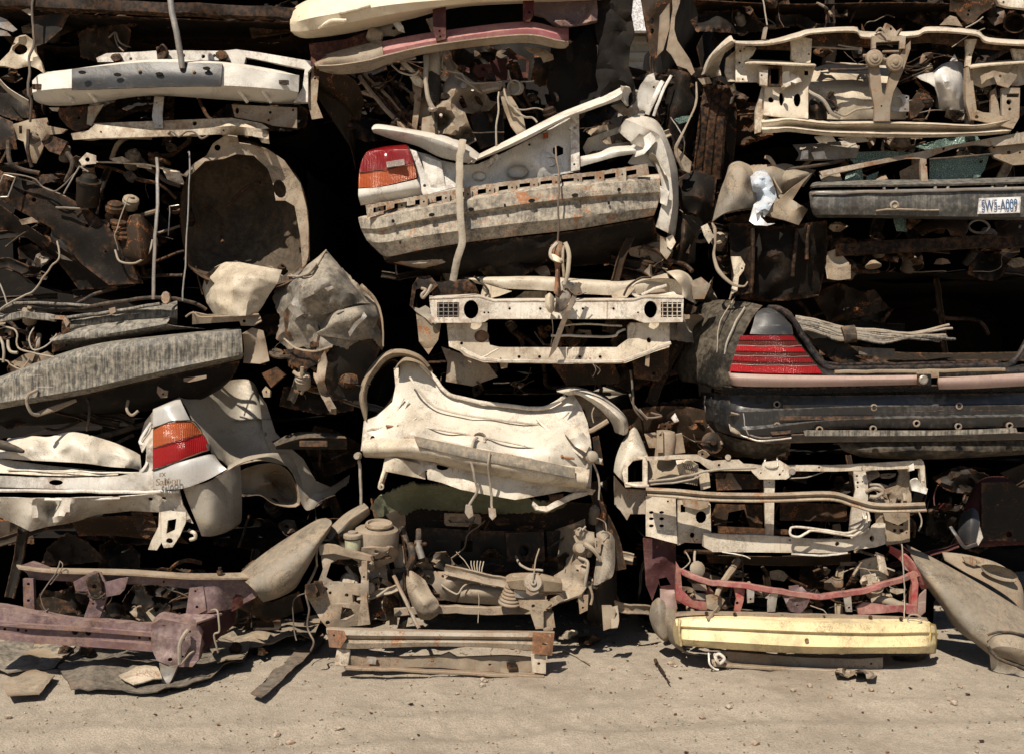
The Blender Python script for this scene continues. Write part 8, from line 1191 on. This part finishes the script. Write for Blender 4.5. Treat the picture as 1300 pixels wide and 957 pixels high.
part('cloth_loop', M['strap'], W, tube([(708, 308, -.28), (700, 316, -.29), (699, 326, -.3), (706, 332, -.3), (713, 330, -.3)], .010, flat=.5), tube([(718, 308, -.27), (722, 320, -.28), (722, 336, -.29), (720, 352, -.28), (716, 362, -.27)], .013, flat=.4), tube([(716, 312, -.27), (714, 330, -.29), (716, 352, -.28)], .008, flat=.4))
part('knot', M['foam'], W, loft([[(698, 322, -.29), (706, 324, -.31), (714, 330, -.29)], [(698, 328, -.29), (706, 332, -.32), (713, 334, -.29)]], 5, 5, th=.01, cr=.01), loft([[(692, 376, -.26), (698, 372, -.29), (704, 378, -.26)], [(692, 388, -.26), (698, 388, -.31), (704, 390, -.26)], [(696, 396, -.26), (700, 398, -.28), (704, 394, -.26)]], 4, 4, th=.01, cr=.015))
part('tatters', M['wire'], W, panel([(706, 374), (718, 366), (726, 368), (724, 380), (718, 392), (712, 398), (704, 396), (706, 384)], d=-.27, cr=.04, th=.005, step=4, csc=14), panel([(734, 358), (739, 360), (728, 386), (716, 416), (706, 444), (696, 456), (702, 434), (714, 404)], d=-.28, cr=.015, th=.004, step=5), tube([(716, 360, -.27), (730, 374, -.29), (744, 372, -.27)], .003), tube([(700, 392, -.27), (702, 420, -.28), (700, 440, -.26)], .002))
single('pole', M['alu'], 'weathered metal pole coming down onto the white bumper with the dark strip', 'pole', P(231, 87, -.25), tube([(208, -60, -.34), (216, 0, -.32), (225, 42, -.30), (231, 87, -.27)], .019, n=12))
single('cable', M['wire'], 'thin grey cable hanging beside the left end of the white bumper', 'cable', P(40, 155, -.1), tube([(43, -10, -.1), (41, 20, -.1), (43, 56, -.1), (38, 72, -.12), (37, 96, -.14), (36, 118, -.16), (40, 130, -.14), (38, 156, -.1)], .008))
single('rod', M['alu'], 'upright flat strip in front of the dark engine bay, left of the round wheel housing', 'rod', P(194, 378, -.1), tube([(199, 200, -.06), (200, 250, -.08), (197, 300, -.1), (194, 380, -.1)], .011, flat=.5))
single('rod', M['alu'], 'thin bright rod below the left edge of the round wheel housing', 'rod', P(232, 380, -.1), tube([(239, 194, -.06), (241, 204, -.08), (237, 300, -.1), (232, 382, -.1)], .005))
single('wire', M['hose'], 'pale kinked wire running up to the cream scrap at far left', 'wire', P(0, 396, -.05), tube([(-12, 402, -.05), (8, 388, -.07), (30, 376, -.07), (42, 370, -.07), (56, 352, -.07), (66, 338, -.05), (75, 328, -.04), (73, 306, -.02)], .006))
single('wire', M['hose'], 'short straight wire at the far left above the dented rails', 'wire', P(8, 388, -.05), tube([(-6, 350, -.04), (2, 366, -.06), (10, 388, -.07)], .005))
single('rope', M['wire'], 'dangling cord left of the tan engine bay, below the torn wheel arch', 'rope', P(400, 800, -.3), tube([(388, 756, -.34), (392, 775, -.36), (390, 795, -.36), (398, 815, -.4), (394, 826, -.4)], .006), tube([(392, 752, -.34), (374, 760, -.3), (372, 790, -.3), (376, 812, -.34)], .004))
def gd(y): return CAMZ * F / (y - 478.5) - CAMD
def flat_sheet(name, mat, label, cat_, pts, h=.02, th=.006, cr=.02, dent=.02, grp=None, tilt=0):
    o = [(x, y, CAMZ * F * (1 - h/CAMZ) / (y - 478.5) - CAMD) for x, y in pts]
    V = []; zz = [P(*q) for q in o]; cx = sum(p.x for p in zz)/len(zz); cy = sum(p.y for p in zz)/len(zz)
    V0, e = [], []
    pts2 = [(p.x*200, p.y*200) for p in zz]
    def up(V, F_): return V, F_
    V, Fs = panel([(p.x*200/ .77 + 650, p.y*200/.77 + 478.5) for p in zz], d=-1.5 + 0, th=.0001, dent=0, step=12)
    # the flat outline is laid out on the ground, then dented upwards
    n = len(V)//2; W2 = []
    for v in V[:n]:
        x = v.x * (200/.77) / (F / (CAMD-1.5)) ; y = -(v.z - CAMZ) * (F/(CAMD-1.5)) * .77/200
        x = v.x * (F/(CAMD-1.5)) * .77/200
        p = Vector((x, y, h)); W2.append(Vector((x, y, h + .5*dent + dent*fb(p, 4, 7) + cr*ridge(p, 3, 5) + tilt*(y-cy))))
    FF = [f for f in Fs if all(i < n for i in f)]
    V3 = W2 + [w - Vector((0, 0, th)) for w in W2]; ed = {}
    for f in FF:
        for i in range(3): ed[(f[i], f[(i+1) % 3])] = 1
    F3 = FF + [tuple(i+n for i in reversed(f)) for f in FF] + [(q, p, p+n, q+n) for (p, q) in ed if (q, p) not in ed]
    return single(name, M[mat], label, cat_, (cx, cy, 0), (V3, F3), group=grp)
flat_sheet('rubber_mat', 'cloth', 'large dusty mat, toned dark for shadow, lying on the ground under the purple frame', 'mat', [(70, 840), (120, 818), (200, 800), (290, 796), (330, 806), (310, 836), (262, 862), (200, 880), (90, 876)], .012, cr=.04, dent=.04)  # dark mat colour carries the shadow lying below the purple frame
flat_sheet('metal_sheet', 'tanf', 'dusty flat bonnet skin lying behind the purple end box', 'scrap', [(240, 800), (330, 788), (408, 790), (396, 808), (330, 822), (262, 820)], .05, cr=.04, dent=.04)
flat_sheet('metal_sheet', 'dustdark', 'dark bent sheet under the left end of the purple beam', 'scrap', [(-20, 826), (30, 816), (96, 824), (70, 842), (10, 850), (-20, 846)], .03, cr=.04, dent=.03)
flat_sheet('metal_sheet', 'tanf', 'flat grey sheet of scrap between the dark-toned mat and the tan engine bay', 'scrap', [(262, 812), (300, 800), (318, 818), (308, 838), (276, 842)], .06, cr=.02)
flat_sheet('metal_sheet', 'cloth', 'dusty folded sheet with a ridged edge in front of the tan engine bay', 'scrap', [(318, 880), (350, 850), (382, 824), (410, 804), (412, 812), (388, 836), (352, 868), (332, 888)], .012, cr=.02)
flat_sheet('wooden_panel', 'tan', 'small dusty rectangular board at far left on the ground', 'board', [(30, 828), (52, 812), (98, 818), (76, 838)], .03, cr=.01)
flat_sheet('metal_sheet', 'tan', 'pale flat offcut at the bottom left corner', 'scrap', [(2, 868), (40, 850), (70, 858), (50, 880), (10, 884)], .02, cr=.01)
flat_sheet('metal_sheet', 'cream', 'light torn scrap under the right end of the purple beam', 'scrap', [(150, 856), (196, 846), (206, 858), (170, 868)], .05, cr=.03)
rn = random.Random(77)
for i, (x, y, m, lb) in enumerate([(110, 826, 'dark', 'dark crushed scrap piece under the purple beam near the board'), (286, 830, 'cream', 'pale scrap of sheet right of the purple end box'), (330, 826, 'dark', 'dark torn scrap on the sheet right of the purple end box'), (376, 806, 'tan', 'tan scrap beside the dangling cord'), (350, 800, 'tan', 'dusty lump of scrap under the long tan fender'), (1100, 856, 'alu', 'bright bent scrap strip in front of the yellow bumper'), (1072, 852, 'tan', 'bent grey strip left of the bright scrap by the yellow bumper'), (775, 768, 'tan', 'small dusty scrap at the foot of the gap between the two ground wrecks'), (800, 772, 'cream', 'pale splinter of scrap at the foot of the dark gap'), (724, 806, 'cream', 'small pale stone-like scrap right of the rusty beam'), (748, 812, 'dark', 'dark scrap right of the rusty beam end')]):
    d_ = gd(y + 6); k = rn.randint(5, 7)
    single('scrap_piece', M[m], lb, 'scrap', P(x, y + 6, d_), panel([(x + math.cos(6.283*j/k)*rn.uniform(9, 17), y + math.sin(6.283*j/k)*rn.uniform(4, 8), d_ + .1*math.cos(j*2.1)) for j in range(k)], th=.01, cr=.04, dent=.02, step=4, csc=12, sd=i))
single('stick', M['dark'], 'thin dark twig lying on the ground left of the yellow bumper', 'stick', P(845, 858, gd(860)), tube([(832, 838, gd(840)), (840, 850, gd(852)), (850, 866, gd(868))], [.012, .008, .004]))
single('stick', M['tan'], 'small pale twig on the ground between the two ground wrecks', 'stick', P(745, 838, gd(840)), tube([(714, 824, gd(826)), (730, 832, gd(834)), (748, 842, gd(844))], .005))
single('scrap_sheet', M['tanf'], 'small upright dusty flap at the foot of the dark gap', 'scrap', P(781, 798, gd(800)), loft([[(776, 770, -.15), (784, 768, -.15)], [(775, 784, -.2), (786, 786, -.2)], [(776, 797, -.24), (784, 796, -.24)]], 4, 4, th=.008, dent=.01))

def flecks(name, mat, label, n, smin, smax, sd):
    r_ = random.Random(sd); V, Fs = [], []
    for i in range(n):
        x, y = r_.uniform(-3.4, 3.4), r_.uniform(-3.0, 1.0); s_ = r_.uniform(smin, smax); k = r_.randint(3, 5); b = len(V); z = gz(x, y) + .003
        a0 = r_.uniform(0, 6); tl_ = r_.uniform(-.5, .5)
        for up in (0, .003):
            for q in range(k):
                an = a0 + 6.283*q/k; rr = s_*r_.uniform(.5, 1.2); V.append(Vector((x + rr*math.cos(an), y + rr*math.sin(an), z + .004 + up + tl_*rr*math.cos(an)*.6)))
        Fs += [tuple(b + k + q for q in range(k)), tuple(b + q for q in reversed(range(k)))] + [(b+q, b+(q+1) % k, b+k+(q+1) % k, b+k+q) for q in range(k)]
    me = mesh_(name, M[mat], [(V, Fs)], Vector((0, 0, 0)), 10); o = bpy.data.objects.new(name, me); COL.objects.link(o); o['kind'] = 'stuff'; o['label'] = label
flecks('rust_flakes', 'orust', 'rust flakes and chips scattered on the ground', 180, .004, .012, 1)
flecks('plastic_chips', 'dark', 'dark plastic chips scattered on the ground', 120, .004, .016, 2)
flecks('glass_crumbs', 'glass', 'crumbs of broken glass scattered on the ground', 500, .003, .007, 3)
